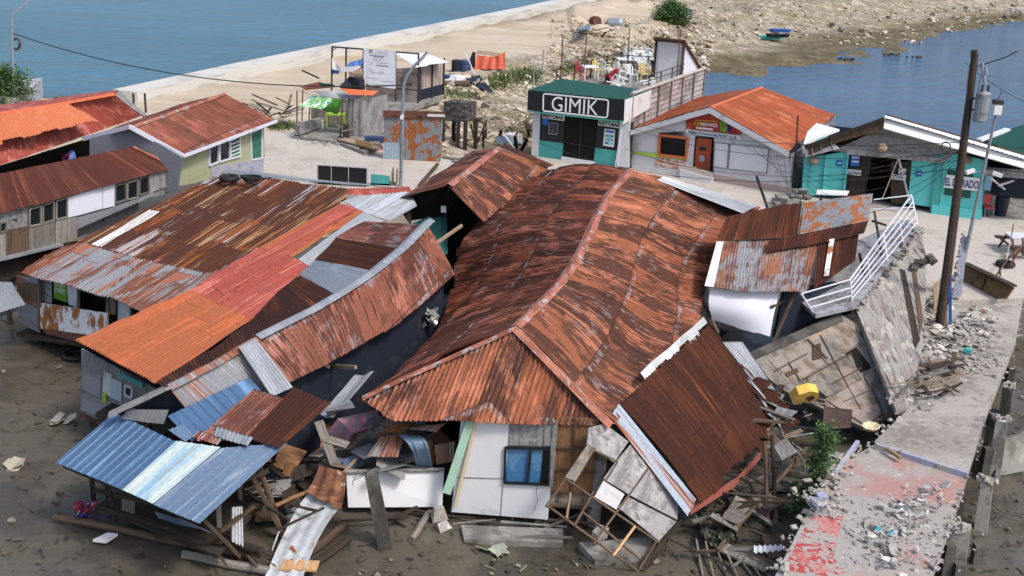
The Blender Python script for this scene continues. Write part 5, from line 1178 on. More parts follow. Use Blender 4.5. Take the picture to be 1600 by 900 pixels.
for k in range(120):
    x, y = rnd.choice([(1385, 870), (1445, 780), (1420, 800), (1395, 830)]); p = at(x + rnd.gauss(0, 21), y + rnd.gauss(0, 15), 1.44)
    mb.scrap(p + Z * rnd.uniform(0, .10), rnd.uniform(.06, .24), rnd.uniform(.06, .24), rnd, .9)
tag(mb.build('plastic_litter', M('crumpled_white_plastic', (.50, .495, .48), [((.33, .31, .29), (3, 3, 3), .47, .53, 'P'), ((.12, .42, .55), (1.2, 1.2, 1), .63, .66, 'P')], rough=.5)), 'crumpled white plastic and paper litter heaped on the red floor', 'litter', kind='stuff')
mb = MB()
for k in range(130):
    x, y = rnd.choice([(1475, 510), (1500, 530), (1455, 540), (1520, 500), (1440, 490)]); p = at(x + rnd.gauss(0, 18), y + rnd.gauss(0, 16), 1.56)
    mb.scrap(p + Z * rnd.uniform(0, .12), rnd.uniform(.1, .36), rnd.uniform(.1, .3), rnd, .5, th=.025)
tag(mb.build('plaster_litter', M('broken_plaster_bits', (.55, .52, .48), [((.3, .27, .25), (1.6, 1.6, 1.6), .5, .56, 'P'), ((.12, .10, .09), (1.2, 1.2, 1), .58, .62, 'P'), ((.35, .15, .1), (1, 1, 1), .66, .68, 'P')], rough=.9)), 'broken plaster boards and bits scattered at the far end of the walkway', 'litter', kind='stuff')
mb = MB(); mb.chunk(at(1513, 548, 1.62), .16, rnd, .7); tag(mb.build('bucket_shard', mt['teal']), 'turquoise plastic shard in the rubble at the far end of the walkway', 'shard')
board([(1420, 552, 1.9), (1432, 545, 2.1), (1443, 566, 1.95), (1428, 573, 1.7)], 'white_d', 'white board piece leaning on the timber heap by the plaster wall', .04)
mb = MB(); mb.beam(at(1304, 742, 1.42), at(1340, 692, 1.44), .10, .14); tag(mb.build('kerb_stub', mt['lilac_d']), 'lilac painted low kerb along the left edge of the red floor', 'kerb')
mb = MB(); mb.beam(at(1281, 800, 1.35), at(1281, 800, 1.35) + Z * .45, .24, .24)
for k in range(7): mb.chunk(at(1281, 790, 1.75) + Vv((rnd.uniform(-.12, .12), rnd.uniform(-.1, .1), rnd.uniform(0, .1))), .1, rnd, .8)
tag(mb.build('column_stub', mt['lilac_d']), 'broken lilac column stub at the left corner of the red floor', 'column stub')
mb = MB(); mb.beam(at(1385, 700, 1.55), at(1408, 716, 1.52), .1, .06); tag(mb.build('timber', mt['wood_t']), 'short timber strip lying against the lilac step of the walkway', 'timber')
# stub columns at the right
for i, (x, y, tx, ty, w, d, l) in enumerate([
    (1553, 748, 1566, 655, .42, .32, 'tall broken concrete pier with a rough cap standing in the mud right of the walkway'),
    (1532, 830, 1543, 752, .36, .3, 'leaning concrete pier with a pale crown beside the red floor edge'),
    (1492, 900, 1503, 822, .4, .4, 'stepped concrete pier under the right edge of the red floor'),
    (1569, 650, 1575, 604, .36, .3, 'dark slate coloured pier beside the far right edge of the walkway')]):
    a = at(x, y, -.1); b = up(a, tx, ty); mb = MB(); mb.beam(a, b, w, d, None, .92)
    ob = mb.build('concrete_pier', M('pale_stained_pier', (.38, .365, .34), [((.17, .16, .14), ((.9, .9, .5), (4, 4, 3)), .47, .56, 'P', 0, .85)], rough=.9) if i < 3 else mt['concrete_d']); tag(ob, l, 'pier')
    mb = MB()
    for k in range(16): mb.chunk(b + Vv((rnd.uniform(-w / 2, w / 2), rnd.uniform(-d / 2, d / 2), rnd.uniform(-.06, .1))), rnd.uniform(.05, .09), rnd, .8)
    o = mb.build('broken_cap', mt['stone'], ob); o.location = (0, 0, 0)
board([(1562, 690, 1.0), (1605, 672, 1.1), (1605, 735, .1), (1555, 745, .1)], 'concrete_g', 'broken low concrete wall behind the tall pier at the edge of the picture', .12, 'wall', 'wall')
board([(1536, 640, 1.25), (1566, 655, 1.3), (1558, 725, .1), (1520, 720, .05)], 'concrete_d', 'dark concrete wall stub linking the walkway to the tall pier', .12, 'wall', 'wall')
for k in range(6):
    p = at(*[(1500, 880), (1485, 850), (1545, 700), (1500, 775), (1580, 575), (1530, 850)][k], .9 if k in (1, 2, 3) else .5)
    mb = MB(); mb.beam(Vv((p.x, p.y, -.1)), p, .22, .22); o = mb.build('pile', mt['concrete_d']); tag(o, 'short dark concrete pile under the right edge of the walkway', 'pile', 'piles under the walkway edge')
for k in range(5):
    x, y = [(1460, 600), (1440, 680), (1400, 760), (1350, 860), (1500, 640)][k]; p = at(x, y, 1.2); mb = MB(); mb.beam(Vv((p.x, p.y, -.2)), p, .25, .25); tag(mb.build('pile', mt['concrete_d']), 'concrete pile hidden in the shade below the walkway slab', 'pile', 'piles carrying the walkway')
# ================================================================ sapling
def leafy(name, base, h, rad, n, size, label, cat, m_='leaf', trunk=None, shape='col', lean=(0, 0), group=None, seed=1, tname='stem', cname='foliage'):
    T_ = thing(name, base, label, cat, group); rg = random.Random(seed)
    top = base + Vv((lean[0], lean[1], h)); P = [base.lerp(top, t) + Vv((rg.gauss(0, .03 * h), rg.gauss(0, .03 * h), 0)) * (t > 0) for t in (0, .25, .5, .75, 1)]
    part_tube(tname, P, trunk or h * .012, mt['bark'], T_, 6, (trunk or h * .012) * .3)
    mb = MB(); tips = []
    for k in range(max(8, n // 22)):
        t = rg.uniform(.12, 1.0); p = base.lerp(top, t)
        if shape == 'col': rr = rad * (.55 + .6 * noise.noise(Vv((t * 4, seed, 0)))) * (1.1 - .5 * t)
        else: rr = rad * math.sqrt(max(.05, 1 - (2 * t - .9) ** 2))
        a = rg.uniform(0, 6.28); q = p + Vv((math.cos(a) * rr, math.sin(a) * rr, rg.uniform(-.1, .25) * rr))
        tips.append((p, q))
    for p, q in tips: mb.tube([p, q], trunk * .3 if trunk else h * .004, 4, None, False)
    mb.build('limb', mt['bark'], T_)
    mb = MB()
    for k in range(n):
        p, q = rg.choice(tips); c = p.lerp(q, rg.uniform(.4, 1.15)) + Vv((rg.gauss(0, 1), rg.gauss(0, 1), rg.gauss(0, .8))) * size * 1.3
        if c.z < base.z + .03: continue
        R = Matrix.Rotation(rg.uniform(0, 6.28), 3, 'Z') @ Matrix.Rotation(rg.uniform(-1.0, 1.0), 3, 'X') @ Matrix.Rotation(rg.uniform(-.8, .8), 3, 'Y')
        l = size * rg.uniform(.6, 1.3); wd = l * .5
        mb.face([c + R @ Vv((-l / 2, 0, 0)), c + R @ Vv((0, -wd / 2, .03 * l)), c + R @ Vv((l / 2, 0, -.1 * l)), c + R @ Vv((0, wd / 2, .03 * l))])
    mb.build(cname, mt[m_], T_)
    return T_
leafy('sapling', at(1262, 812, .1), 2.5, .34, 2100, .10, 'slender green sapling growing up beside the left edge of the walkway', 'sapling', lean=(.15, 0), seed=4)
leafy('shrub', at(1244, 800, .3), .8, .32, 420, .09, 'small green shrub at the foot of the sapling', 'shrub', seed=9)
leafy('tree', on_land(14, 176), 2.5, 1.3, 2600, .2, 'dense dark green tree at the shore behind the tall lamp post', 'tree', trunk=.09, shape='ball', seed=12, tname='trunk', cname='crown')
# ================================================================ utility pole and its gear
U_ = thing('utility_pole', at(1466, 515, 1.4), 'leaning dark wooden utility pole with a grey transformer near its top', 'utility pole')
ub = at(1468, 515, 1.4); ut = up(ub, 1524, 84)
part_tube('pole', [ub, ub.lerp(ut, .5), ut], .17, mt['utility'], U_, 10, .10)
part_tube('pole_cap', [ut, ut + Z * .12], .06, mt['iron'], U_, 8)
tp = Plane(ut, CAM - ut)
def tpx(x, y, o=0): return tp.px(x, y, o)
mb = MB(); c = tpx(1530, 190); mb.lathe(c, [(.19, 0), (.215, .05), (.215, .78), (.23, .80), (.23, .86), (.12, .93), (.05, .95)], 14); tr = mb.build('transformer', mt['grey_m'], U_, True)
for dx in (-.1, .08): part_tube('bushing', [c + Vv((dx, -.05, .92)), c + Vv((dx, -.05, 1.12))], .035, mt['wood_d'], tr, 6)
part_tube('bracket', [tpx(1513, 175), c + Z * .5], .03, mt['iron'], U_, 6); part_tube('bracket', [tpx(1516, 155), c + Z * .75], .03, mt['iron'], U_, 6)
part_tube('insulator', [tpx(1519, 78), tpx(1519, 84), tpx(1519, 100)], .045, mt['iron'], U_, 8)
part_tube('cross_arm', [tpx(1522, 105), tpx(1545, 98), tpx(1570, 90), tpx(1590, 80)], .02, mt['iron'], U_, 6)
for x, y in ((1535, 98), (1538, 118), (1540, 104)): part_tube('insulator', [tpx(x, y), tpx(x + 1, y + 13)], .045, mt['grey_m'], U_, 8)
part_tube('cable', [tpx(1536, 112), tpx(1530, 128), tpx(1529, 145)], .012, mt['iron'], U_, 5)
part_tube('cable', [tpx(1517, 95), tpx(1511, 130), tpx(1512, 190), tpx(1504, 225)], .012, mt['iron'], U_, 5)
part_beam('splint', ub + Vv((.15, -.12, 0)), at(1472, 400, 1.5) * 0 + up(ub + Vv((.15, -.12, 0)), 1478, 415), .1, .1, mt['wood_t'], U_)
part_beam('splint', ub + Vv((.3, -.16, 0)), up(ub + Vv((.3, -.16, 0)), 1484, 414), .08, .1, mt['tarp_b'], U_)
mb = MB(); q = tpx(1478, 229); mb.tube([q + (RT * math.cos(a * .42) + UP * math.sin(a * .42)) * .14 for a in range(31)], .02, 5); mb.build('cable_coil', mt['iron'], U_)
# lilac wall slab, grey lamp pole
LP = thing('street_lamp', at(1494, 462, 1.5), 'grey metal street lamp with a boxy head and cameras beside the wooden utility pole', 'street lamp')
lb = at(1494, 462, 1.5); lt = up(lb, 1556, 180)
part_tube('pole', [lb, lt], .075, mt['grey_m'], LP, 8, .05)
h0 = facing(lb)
mb = MB(); c = h0.px(1557, 173); mb.beam(c - Z * .12, c + Z * .22, .26, .26); mb.build('lamp_head', mt['paper'], LP)
mb = MB(); mb.beam(c + Z * .22, c + Z * .36, .28, .28); mb.build('lamp_cap', mt['iron'], LP)
part_tube('arm', [h0.px(1556, 162), h0.px(1562, 150), h0.px(1566, 138)], .012, mt['iron'], LP, 5)
for x, y, s in ((1522, 266, -1), (1551, 270, 1)):
    mb = MB(); q = h0.px(x, y, .1); mb.beam(q, q + Vv((.3 * s, -.1, -.08)), .12, .12); mb.build('camera', mt['paper'], LP)
part_tube('bracket', [h0.px(1518, 268), h0.px(1555, 270)], .02, mt['grey_m'], LP, 5)
KP = Plane(at(1494, 468, 1.5), CAM - at(1494, 468, 1.5))
mb = MB(); KP.poly(mb, [(1503, 368), (1513, 370), (1502, 464), (1488, 466)], .12, .25); o = mb.build('wall', mt['lilac_d']); tag(o, 'narrow broken lilac wall end standing at the foot of the grey street lamp', 'wall')
mb = MB()
for k in range(16): mb.chunk(KP.px(1504 - k * .9, 366 + k * 6 + rnd.uniform(-2, 2), .05), rnd.uniform(.05, .1), rnd, .8)
mb.build('broken_edge', mt['stone'], o)
board([(1458, 445, 2.3), (1473, 432, 2.5), (1472, 470, 1.9), (1460, 490, 1.6)], 'wood_t', 'tan board fragment leaning between the plaster wall and the utility pole', .05)
# tilted brown trough
Q = pl3((1508, 412, 2.05), (1584, 448, 2.1), (1560, 466, 1.55))
mb = MB(); Q.poly(mb, [(1508, 413), (1584, 449), (1572, 466), (1556, 466), (1504, 438)], 0, .06)
tr = mb.build('counter', M('brown_counter_panel', (.19, .115, .045), [((.1, .06, .03), (2, 2, 2), .5, .6, 'P')], rough=.8)); tag(tr, 'tilted brown bar counter thrown over beside the street lamp', 'counter')
mb = MB(); mb.beam(Q.px(1507, 411, .08), Q.px(1584, 447, .08), .28, .06, Z); mb.build('counter_top', mt['wood_d'], tr)
mb = MB(); mb.beam(Q.px(1541, 430, .02), Q.px(1535, 452, .02), .05, .03, Q.n); mb.build('batten', mt['wood_d'], tr)
# swing frame, tyre, picnic table
SF = thing('trestle', at(1575, 430, 1.5), 'rusty red trestle frame standing behind the tilted brown counter', 'trestle')
for a, b in (((1554, 434, 1.9), (1580, 398, 2.3)), ((1563, 432, 1.9), (1562, 418, 2.2)), ((1576, 418, 1.6), (1596, 386, 2.4)), ((1580, 398, 2.3), (1602, 380, 2.5)), ((1598, 400, 1.5), (1598, 372, 2.4))): part_tube('bar', [at(*a), at(*b)], .035, mt['rustiron'], SF, 6)
mb = MB(); c = at(1571, 412, 1.6); mb.tube([c + Vv((math.cos(a * .21) * .27, math.sin(a * .21) * .27, 0)) for a in range(31)], .1, 8); tag(mb.build('tyre', mt['rubber'], None, True), 'small black tyre lying on the concrete in front of the picnic table', 'tyre')
PT = thing('picnic_table', at(1595, 400, 1.5), 'dark picnic table with a white top cut off by the picture edge', 'table')
c = at(1596, 396, 1.5)
mb = MB(); mb.slab([c + Vv((-.65, -.4, .75)), c + Vv((1.2, -.4, .75)), c + Vv((1.2, .4, .75)), c + Vv((-.65, .4, .75))], (0, 0, -.06)); mb.build('tabletop', mt['tarp_w'], PT)
for dy in (-.8, .8):
    mb = MB(); mb.slab([c + Vv((-.8, dy - .15, .45)), c + Vv((1.2, dy - .15, .45)), c + Vv((1.2, dy + .15, .45)), c + Vv((-.8, dy + .15, .45))], (0, 0, -.06)); mb.build('seat', mt['wood_d'], PT)
    for dx in (-.6, .9): part_beam('leg', c + Vv((dx, dy, 0)), c + Vv((dx, dy * .3, .72)), .07, .07, mt['rustiron'], PT)
for dx in (-.6, .9): part_beam('brace', c + Vv((dx, -.8, .36)), c + Vv((dx, .8, .36)), .06, .06, mt['rustiron'], PT)
mb = MB(); a = at(1573, 405, 1.5); mb.beam(a, up(a, 1584, 349), .08, .05); tag(mb.build('white_post', mt['white_rust']), 'thin white post standing before the picnic table', 'post')
mb = MB(); mb.scrap(at(1532, 409, 1.53), .25, .12, rnd, .1); tag(mb.build('paper_scrap', mt['paper']), 'white paper scrap on the bare concrete left of the small black tyre', 'paper')
# ================================================================ small gabled rust roof behind the long house
G = thing('gabled_shed', at(720, 330, .5), 'gabled shed with a red rusty roof, open dark gable and a teal side wall', 'shed')
gr0, gr1 = at(700, 289, 4.9), at(778, 231, 4.9)
ge0, ge1 = at(757, 350, 3.6), at(856, 263, 3.9)
mb = MB(); sheet(mb, [[gr0, ge0], [gr0.lerp(gr1, .5), ge0.lerp(ge1, .5) + Z * .04], [gr1, ge1]], seed=101, pitch=.13, amp=.03, stag=0, dent=.04, jag=.12)
mb.build('roof', mt['main'], G, True)
gl0, gl1 = at(626, 309, 4.1), at(735, 238, 4.2)
mb = MB(); sheet(mb, [[gr0, gl0], [gr1, gl1]], seed=102, dent=.04, jag=.08); mb.build('roof', mt['main'], G, True, label='shallow left slope of the shed roof')
mb = MB(); strip(mb, [gr0, gr1], .18, lift=.05); mb.build('ridge_cap', mt['ridge'], G)
mb = MB(); mb.slab([gr1 + Vv((0, .1, 0)), ge1 + Vv((0, .1, 0)), Vv((ge1.x, ge1.y + .1, 0)), Vv((gl1.x, gl1.y + .1, 0)), gl1 + Vv((0, .1, 0))], (0, .1, 0)); mb.build('rear_wall', mt['greyply'], G)
mb = MB(); sheet(mb, [[at(778, 232, 4.9), at(790, 226, 4.6)], [at(857, 262, 3.95), at(866, 258, 3.7)]], seed=103, step=0); mb.build('roof', mt['brown'], G, True, label='narrow rear slope')
def inset(p, q, dn): return p.lerp(q, .12) - Z * dn
mb = MB(); a, b = inset(gl0, gl1, .15), inset(ge0, ge1, .1)
i0 = gr0.lerp(gr1, .3)
p0, p1 = gl0.lerp(gl1, .25) - Z * .1, i0 - Z * .2
mb.slab([at(642, 350, 3.2), at(688, 330, 3.5), at(690, 400, 2.2), at(648, 388, 2.5)], (.2, .3, 0)); mb.build('wall', M('shaded_teal_wall', (.03, .15, .145), rough=.8), G)  # teal darkened in its colour for the shade under the shed roof
mb = MB(); mb.slab([gl0.lerp(gl1, .5) - Z * .1, gr0.lerp(gr1, .5) - Z * .1, ge0.lerp(ge1, .4) - Z * .1, Vv((ge0.x, ge0.y + 1.5, .2)), Vv((gl0.x, gl0.y + 2.0, .2))], (0, .1, 0)); mb.build('inner_shade_wall', mt['void'], G)  # near-black sheet painting the shade inside the open gable
mb = MB(); mb.slab([gl0 + Vv((.1, .3, -.08)), gl0.lerp(gr0, .97) + Vv((0, .5, -.1)), at(692, 345, 3.4) + Vv((0, .6, 0)), at(640, 352, 3.2) + Vv((0, .6, 0))], (0, .05, 0)); mb.build('inner_shade_wall', mt['void'], G)  # near-black sheet filling in the shade under the left slope
mb = MB(); mb.slab([at(689, 322, 3.9), at(697, 322, 3.9), at(697, 332, 3.7), at(689, 332, 3.7)], (0, .02, 0)); mb.build('paper_notice', mt['paper'], G)
mb = MB(); mb.slab([at(628, 312, 4.0), at(640, 330, 3.6), at(640, 350, 3.3), at(626, 330, 3.7)], (.05, .1, 0)); mb.build('side_flap', mt['wood_d'], G)
mb = MB(); mb.slab([at(640, 420, .5), at(745, 420, .5), at(800, 330, .5), at(680, 330, .5)], (0, 0, -.1)); mb.build('floor', mt['wood_d'], G)
mb = MB(); mb.slab([at(693, 365, 1.8), at(722, 360, 1.8), at(718, 405, 1.0), at(696, 408, .9)], (0, .04, 0)); mb.build('leaning_board', mt['wood_b'], G)
sheet_thing([[(860, 268, 4.2), (770, 352, 3.5)], [(885, 262, 4.1), (785, 346, 3.5)]], 'galv', 'grey galvanised valley strip between the gabled shed and the big hip roof', 104)
sheet_thing([[(500, 296, 3.5), (500, 306, 3.4)], [(640, 291, 3.5), (645, 301, 3.4)]], 'redroof', 'narrow red sheet roof edge beside the white galvanised sheets', 105)
mb = MB(); q = at(368, 278, 4.0)
mb.tube([at(358, 278, 3.95) + Vv((math.cos(a * .21) * .28, math.sin(a * .21) * .28, 0)) for a in range(31)], .1, 8); tag(mb.build('tyre', mt['rubber'], None, True), 'black tyre lying on the top edge of the brown rust roof', 'tyre')
mb = MB()
for k in range(7): mb.tube([at(392, 283, 3.95) + Vv((math.cos(a * .5 + k) * (.2 + .03 * k), math.sin(a * .5 + k) * .2, .03 * k)) for a in range(12)], .03, 5)
tag(mb.build('hose_coil', mt['rubber']), 'tangled black hose beside the tyre on the brown rust roof', 'hose')
# dark framed panel and teal box on the road
SPb = at(497, 280, 1.5); SPl = wall((500, 288), (570, 292), 1.5)
o = None
for i, (x0, x1) in enumerate(((497, 517), (518, 544), (545, 572))):
    mb = MB(); SPl.poly(mb, [(x0, 259 + (x0 - 497) * .06), (x1, 259 + (x1 - 497) * .06), (x1, 292), (x0, 291)], 0, .04)
    if o is None:
        o = mb.build('billboard', mt['black']); tag(o, 'low black three part panel standing on the pale road', 'panel')
    else: mb.build('panel', mt['black'], o)
mb = MB(); SPl.frame(mb, [(496, 258), (573, 263), (573, 293), (496, 291)], .03, .01, .05); mb.build('frame', mt['grey_m'], o)
BX = thing('crate', at(598, 290, 1.5), 'open teal crate with wooden end boards on the road beside the lamp post', 'crate')
c = at(598, 287, 1.5)
mb = MB(); mb.slab([c + Vv((-.5, -.3, 0)), c + Vv((.4, -.3, 0)), c + Vv((.4, .3, 0)), c + Vv((-.5, .3, 0))], (0, 0, .08)); mb.slab([c + Vv((-.5, -.3, 0)), c + Vv((.35, -.3, 0)), c + Vv((.35, -.3, .45)), c + Vv((-.5, -.3, .5))], (0, .04, 0)); mb.build('side_panel', mt['teal'], BX)
for dx in (.42, .62):
    mb = MB(); mb.slab([c + Vv((dx, -.35, 0)), c + Vv((dx, .3, 0)), c + Vv((dx, .3, .75)), c + Vv((dx, -.35, .6))], (.05, 0, 0)); mb.build('end_board', mt['wood_t'], BX)

# ================================================================ left houses
def rooftile(ctrl, m_, par, seed, label=None, **kw):
    mb = MB(); k = dict(step=.02, dent=.03, jag=.05, pitch=.11); k.update(kw); sheet(mb, [[at(*p) if not isinstance(p, Vv) else p for p in r] for r in ctrl], seed=seed, **k)
    return mb.build('roof', m_, par, True, label=label)
E = thing('red_roofed_house', at(110, 260, .5), 'house with a weathered red roof carrying a large flat orange patch', 'house')
rooftile([[(-90, 192, 5.6), (-90, 290, 4.1)], [(178, 147, 5.6), (222, 181, 4.3)]], mt['redroof'], E, 111)
rooftile([[(-90, 192, 5.6), (-90, 176, 5.2)], [(178, 147, 5.6), (186, 140, 5.3)]], mt['redroof'], E, 112, label='far slope of the red roof')
mb = MB(); sheet(mb, [[at(-60, 193, 5.62), at(-60, 238, 4.92)], [at(104, 162, 5.60), at(153, 190, 4.96)]], pitch=.11, step=0, jag=.3, dent=.02, seed=113, amp=.016)
o = mb.build('roof_patch', M('dull_orange_patch', (.47, .135, .055), [((.55, .2, .12), (2, 2, 1), .5, .7, 'U', 0, .6), ((.40, .09, .05), (14, .6, 1), .55, .65, 'U', 0, .6)], rough=.7), E, True); o.location = (0, 0, .04)
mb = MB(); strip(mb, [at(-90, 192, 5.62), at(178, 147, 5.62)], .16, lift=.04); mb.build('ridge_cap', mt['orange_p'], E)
mb = MB(); mb.slab([at(-80, 284, 4.0), at(150, 213, 4.2), at(150, 250, 2.6), at(-80, 320, 2.4)], (0, .2, 0)); mb.build('wall', mt['void'], E)  # near-black slab painted as the shade of the gap under the roof
mb = MB(); mb.slab([at(222, 180, 4.2), at(180, 150, 5.4), at(186, 141, 5.2), at(240, 190, 3.0)], (-.1, 0, 0)); mb.build('gable', mt['greyply'], E)
for k, (x, m_) in enumerate(((70, 'tarp_b'), (92, 'plastic_r'), (105, 'tarp_b'))):
    mb = MB(); c = at(x, 246, 3.5)
    for q in range(5): mb.scrap(c + Vv((rnd.uniform(-.3, .3), 0, rnd.uniform(-.2, .2))), .4, .4, rnd, 1.2)
    tag(mb.build('cloth', mt[m_]), ('blue' if k != 1 else 'red') + ' cloth hanging in the dark gap under the red roof' if k else 'bright blue cloth bundle farthest left in the dark gap under the red roof', 'cloth')
F_ = thing('green_walled_house', at(330, 250, .8), 'house with a dull red gabled roof, grey gable and pale green side wall', 'house')
fr0, fr1 = at(203, 198, 5.6), at(351, 146, 5.6)
fe0, fe1 = at(287, 244, 4.5), at(433, 189, 4.5)
fl0, fl1 = at(130, 217, 4.7), at(290, 160, 4.9)
rooftile([[fr0, fe0], [fr1, fe1]], mt['rustred'], F_, 114)
rooftile([[fr0, fl0], [fr1, fl1]], mt['rustred'], F_, 115, label='far slope of the roof')
mb = MB(); strip(mb, [fr0, fr1], .15, lift=.03); mb.build('ridge_cap', mt['ridge'], F_)
gn = Vv((0, .35, 0)); ins = (fr1 - fr0).normalized() * .35
GPq = Plane(fr0 + ins, (fe0 - fl0).cross(Z))
mb = MB(); GPq.poly(mb, [(140, 217), (204, 199), (284, 246), (276, 300), (140, 300)], 0, .1); mb.build('gable', M('blue_grey_gable', (.17, .18, .21), rough=.8), F_)
mb = MB(); mb.beam(fr0, fe0, .06, .16); mb.beam(fr0, fl0, .06, .16); mb.build('barge_board', mt['lilac'], F_)
mb = MB(); mb.beam(fe0, fe1, .05, .12); mb.build('gutter', mt['lilac'], F_)
FWp = Plane(fe0 + Vv((-.35, .3, 0)), (fe1 - fe0).cross(Z))
mb = MB(); FWp.poly(mb, [(272, 246), (412, 188), (414, 245), (380, 270), (274, 292)], 0, .08); mb.build('wall', mt['green_l'], F_)
for pp, l in (([(327, 226), (341, 221), (341, 253), (327, 259)], 'a'), ([(343, 222), (358, 215), (359, 248), (343, 253)], 'b'), ([(359, 214), (374, 208), (375, 244), (360, 248)], 'c'), ([(391, 207), (409, 200), (409, 247), (393, 250)], 'd')):
    mb = MB(); FWp.frame(mb, pp, .07, .03, .08); w_ = mb.build('window', mt['lilac'], F_)
    mb = MB(); FWp.poly(mb, pp, .015, .02); mb.build('pane', mt['gglass'] if l in 'cd' else mt['dglass'], w_)
    if l == 'c':
        for q in range(6): part_beam('louvre', FWp.px(360, 214 + q * 6, .05), FWp.px(374, 208 + q * 6, .05), .02, .05, mt['paper'], w_)
mb = MB(); FWp.poly(mb, [(330, 262), (412, 246), (412, 268), (330, 280)], .04, .06); mb.build('wall_base', mt['lilac_d'], F_)
N_ = thing('planked_house', at(100, 400, 0), 'long stilt house with a dark red brown roof, white panels and weathered plank wall', 'house')
nr0, nr1 = at(-60, 283, 5.0), at(208, 229, 4.9)
ne0, ne1 = at(-60, 350, 3.9), at(277, 262, 4.05)
rooftile([[nr0, ne0], [nr0.lerp(nr1, .5), ne0.lerp(ne1, .5)], [nr1, ne1]], mt['darkred'], N_, 116, lin=True)
mb = MB(); strip(mb, [nr1, ne1], .12, lift=.03); mb.build('ridge_cap', mt['ridge'], N_)
mb = MB(); mb.slab([nr0 - Z * .05, nr1 - Z * .05, Vv((nr1.x, nr1.y + .1, .5)), Vv((nr0.x, nr0.y + .1, .5))], (0, .1, 0)); mb.build('rear_wall', mt['greyply'], N_)
NW = Plane(ne0.lerp(ne1, .5) + Vv((0, .35, -.1)), (ne1 - ne0).cross(Z))
mb = MB(); NW.poly(mb, [(-60, 340), (280, 258), (280, 296), (170, 330), (105, 372), (-60, 420)], -.05, .06); mb.build('wall', mt['greyply'], N_)
def nwp(name, pts, m_, off=.0, label=None):
    mb = MB(); NW.poly(mb, pts, off + .02, .05); return mb.build(name, mt[m_], N_, label=label)
nwp('wall_panel', [(106, 309), (124, 303), (124, 336), (106, 340)], 'lilac'); nwp('wall_panel', [(124, 303), (160, 292), (160, 326), (124, 336)], 'lilac', .01); nwp('wall_panel', [(161, 292), (179, 286), (179, 322), (161, 326)], 'lilac', .005)
nwp('wall_panel', [(233, 274), (275, 260), (275, 286), (233, 302)], 'greyply')
for pp in ([(46, 327), (64, 322), (64, 350), (46, 354)], [(67, 321), (84, 315), (84, 344), (67, 349)], [(88, 314), (105, 309), (105, 339), (88, 343)], [(180, 290), (196, 286), (197, 312), (180, 317)], [(199, 286), (215, 281), (215, 308), (199, 312)], [(218, 280), (232, 275), (233, 300), (218, 305)], [(0, 350), (9, 347), (9, 362), (0, 364)]):
    mb = MB(); NW.frame(mb, pp, .045, .03, .06); w_ = mb.build('window', mt['wood_g'], N_)
    mb = MB(); NW.poly(mb, pp, .0, .02); mb.build('pane', mt['dglass'], w_)
for x0, x1 in ((-40, 10), (11, 44), (45, 86), (87, 121)):
    nwp('wall_planking', [(x0, 362 - x0 * .19), (x1, 362 - x1 * .19), (x1, 404 - x1 * .24), (x0, 404 - x0 * .24)], 'wood_g' if x0 != 11 else 'wood_b', .01)
nwp('cladding', [(121, 341), (180, 324), (240, 300), (240, 306), (121, 358)], 'galv', .02)
mb = MB(); mb.beam(NW.px(-40, 415, .15), NW.px(96, 382, .15), .25, .06); mb.build('ledge', mt['galv'], N_)
mb = MB(); NW.poly(mb, [(-40, 412), (120, 375), (120, 392), (-40, 460)], -.3, .06); mb.build('skirting', mt['wood_d'], N_)
mb = MB(); mb.slab([at(-20, 345, 3.6), at(29, 339, 3.65), at(24, 346, 3.3), at(-20, 354, 3.3)], (0, 0, -.04)); mb.build('window_hood', mt['galv'], N_)
for k in range(7):
    p = NW.px(5 + 35 * k, 400 - 8 * k, -.2); part_beam('stilt', Vv((p.x, p.y, -.2)), Vv((p.x, p.y, 1.6)), .13, .13, mt['wood_d'], N_)
sheet_thing([[(95, 388, 2.3), (118, 378, 2.3)], [(250, 315, 2.9), (300, 300, 3.0)]], 'roofA2', 'narrow ragged strip of grey sheet along the foot of the planked wall', 117, jag=.3, dent=.12)
# shore wall, bush, lamp at far left
mb = MB(); p0, p1, p2 = at(-40, 178, 1.4), at(36, 178, 1.4), at(36, 158, 1.4)
mb.slab([p0 + Z * .9, p1 + Z * .9, p2 + Z * .9 + Vv((0, 3, 0)), at(-40, 158, 1.4) + Z * .9], (0, 0, -1.1)); tag(mb.build('shore_wall', mt['lilac_d']), 'grey concrete block wall on the shore at the foot of the tall lamp post', 'wall')
Q1 = thing('street_lamp', at(22, 176, 1.4), 'tall thin grey street lamp with a curved arm and a hanging coil of cable', 'street lamp')
l0 = at(22, 176, 1.4); lf = facing(l0)
part_tube('pole', [l0, lf.px(19, 55), lf.px(18, 30)], .09, mt['grey_m'], Q1, 8, .07)
part_tube('arm', [lf.px(18, 30), lf.px(21, 22), lf.px(34, 10), lf.px(56, -6)], .055, mt['grey_m'], Q1, 6)
mb = MB(); q = lf.px(25, 69)
for k in range(5): mb.tube([q + RT * math.cos(a * .42) * (.16 + .02 * k) + UP * math.sin(a * .42) * (.26 + .02 * k) + Vv((0, .02 * k, 0)) for a in range(16)], .025, 5)
mb.build('cable_coil', mt['iron'], Q1)
mb = MB(); mb.beam(lf.px(16, 163, .1), lf.px(28, 163, .1), .2, .12); mb.build('clamp', mt['iron'], Q1)
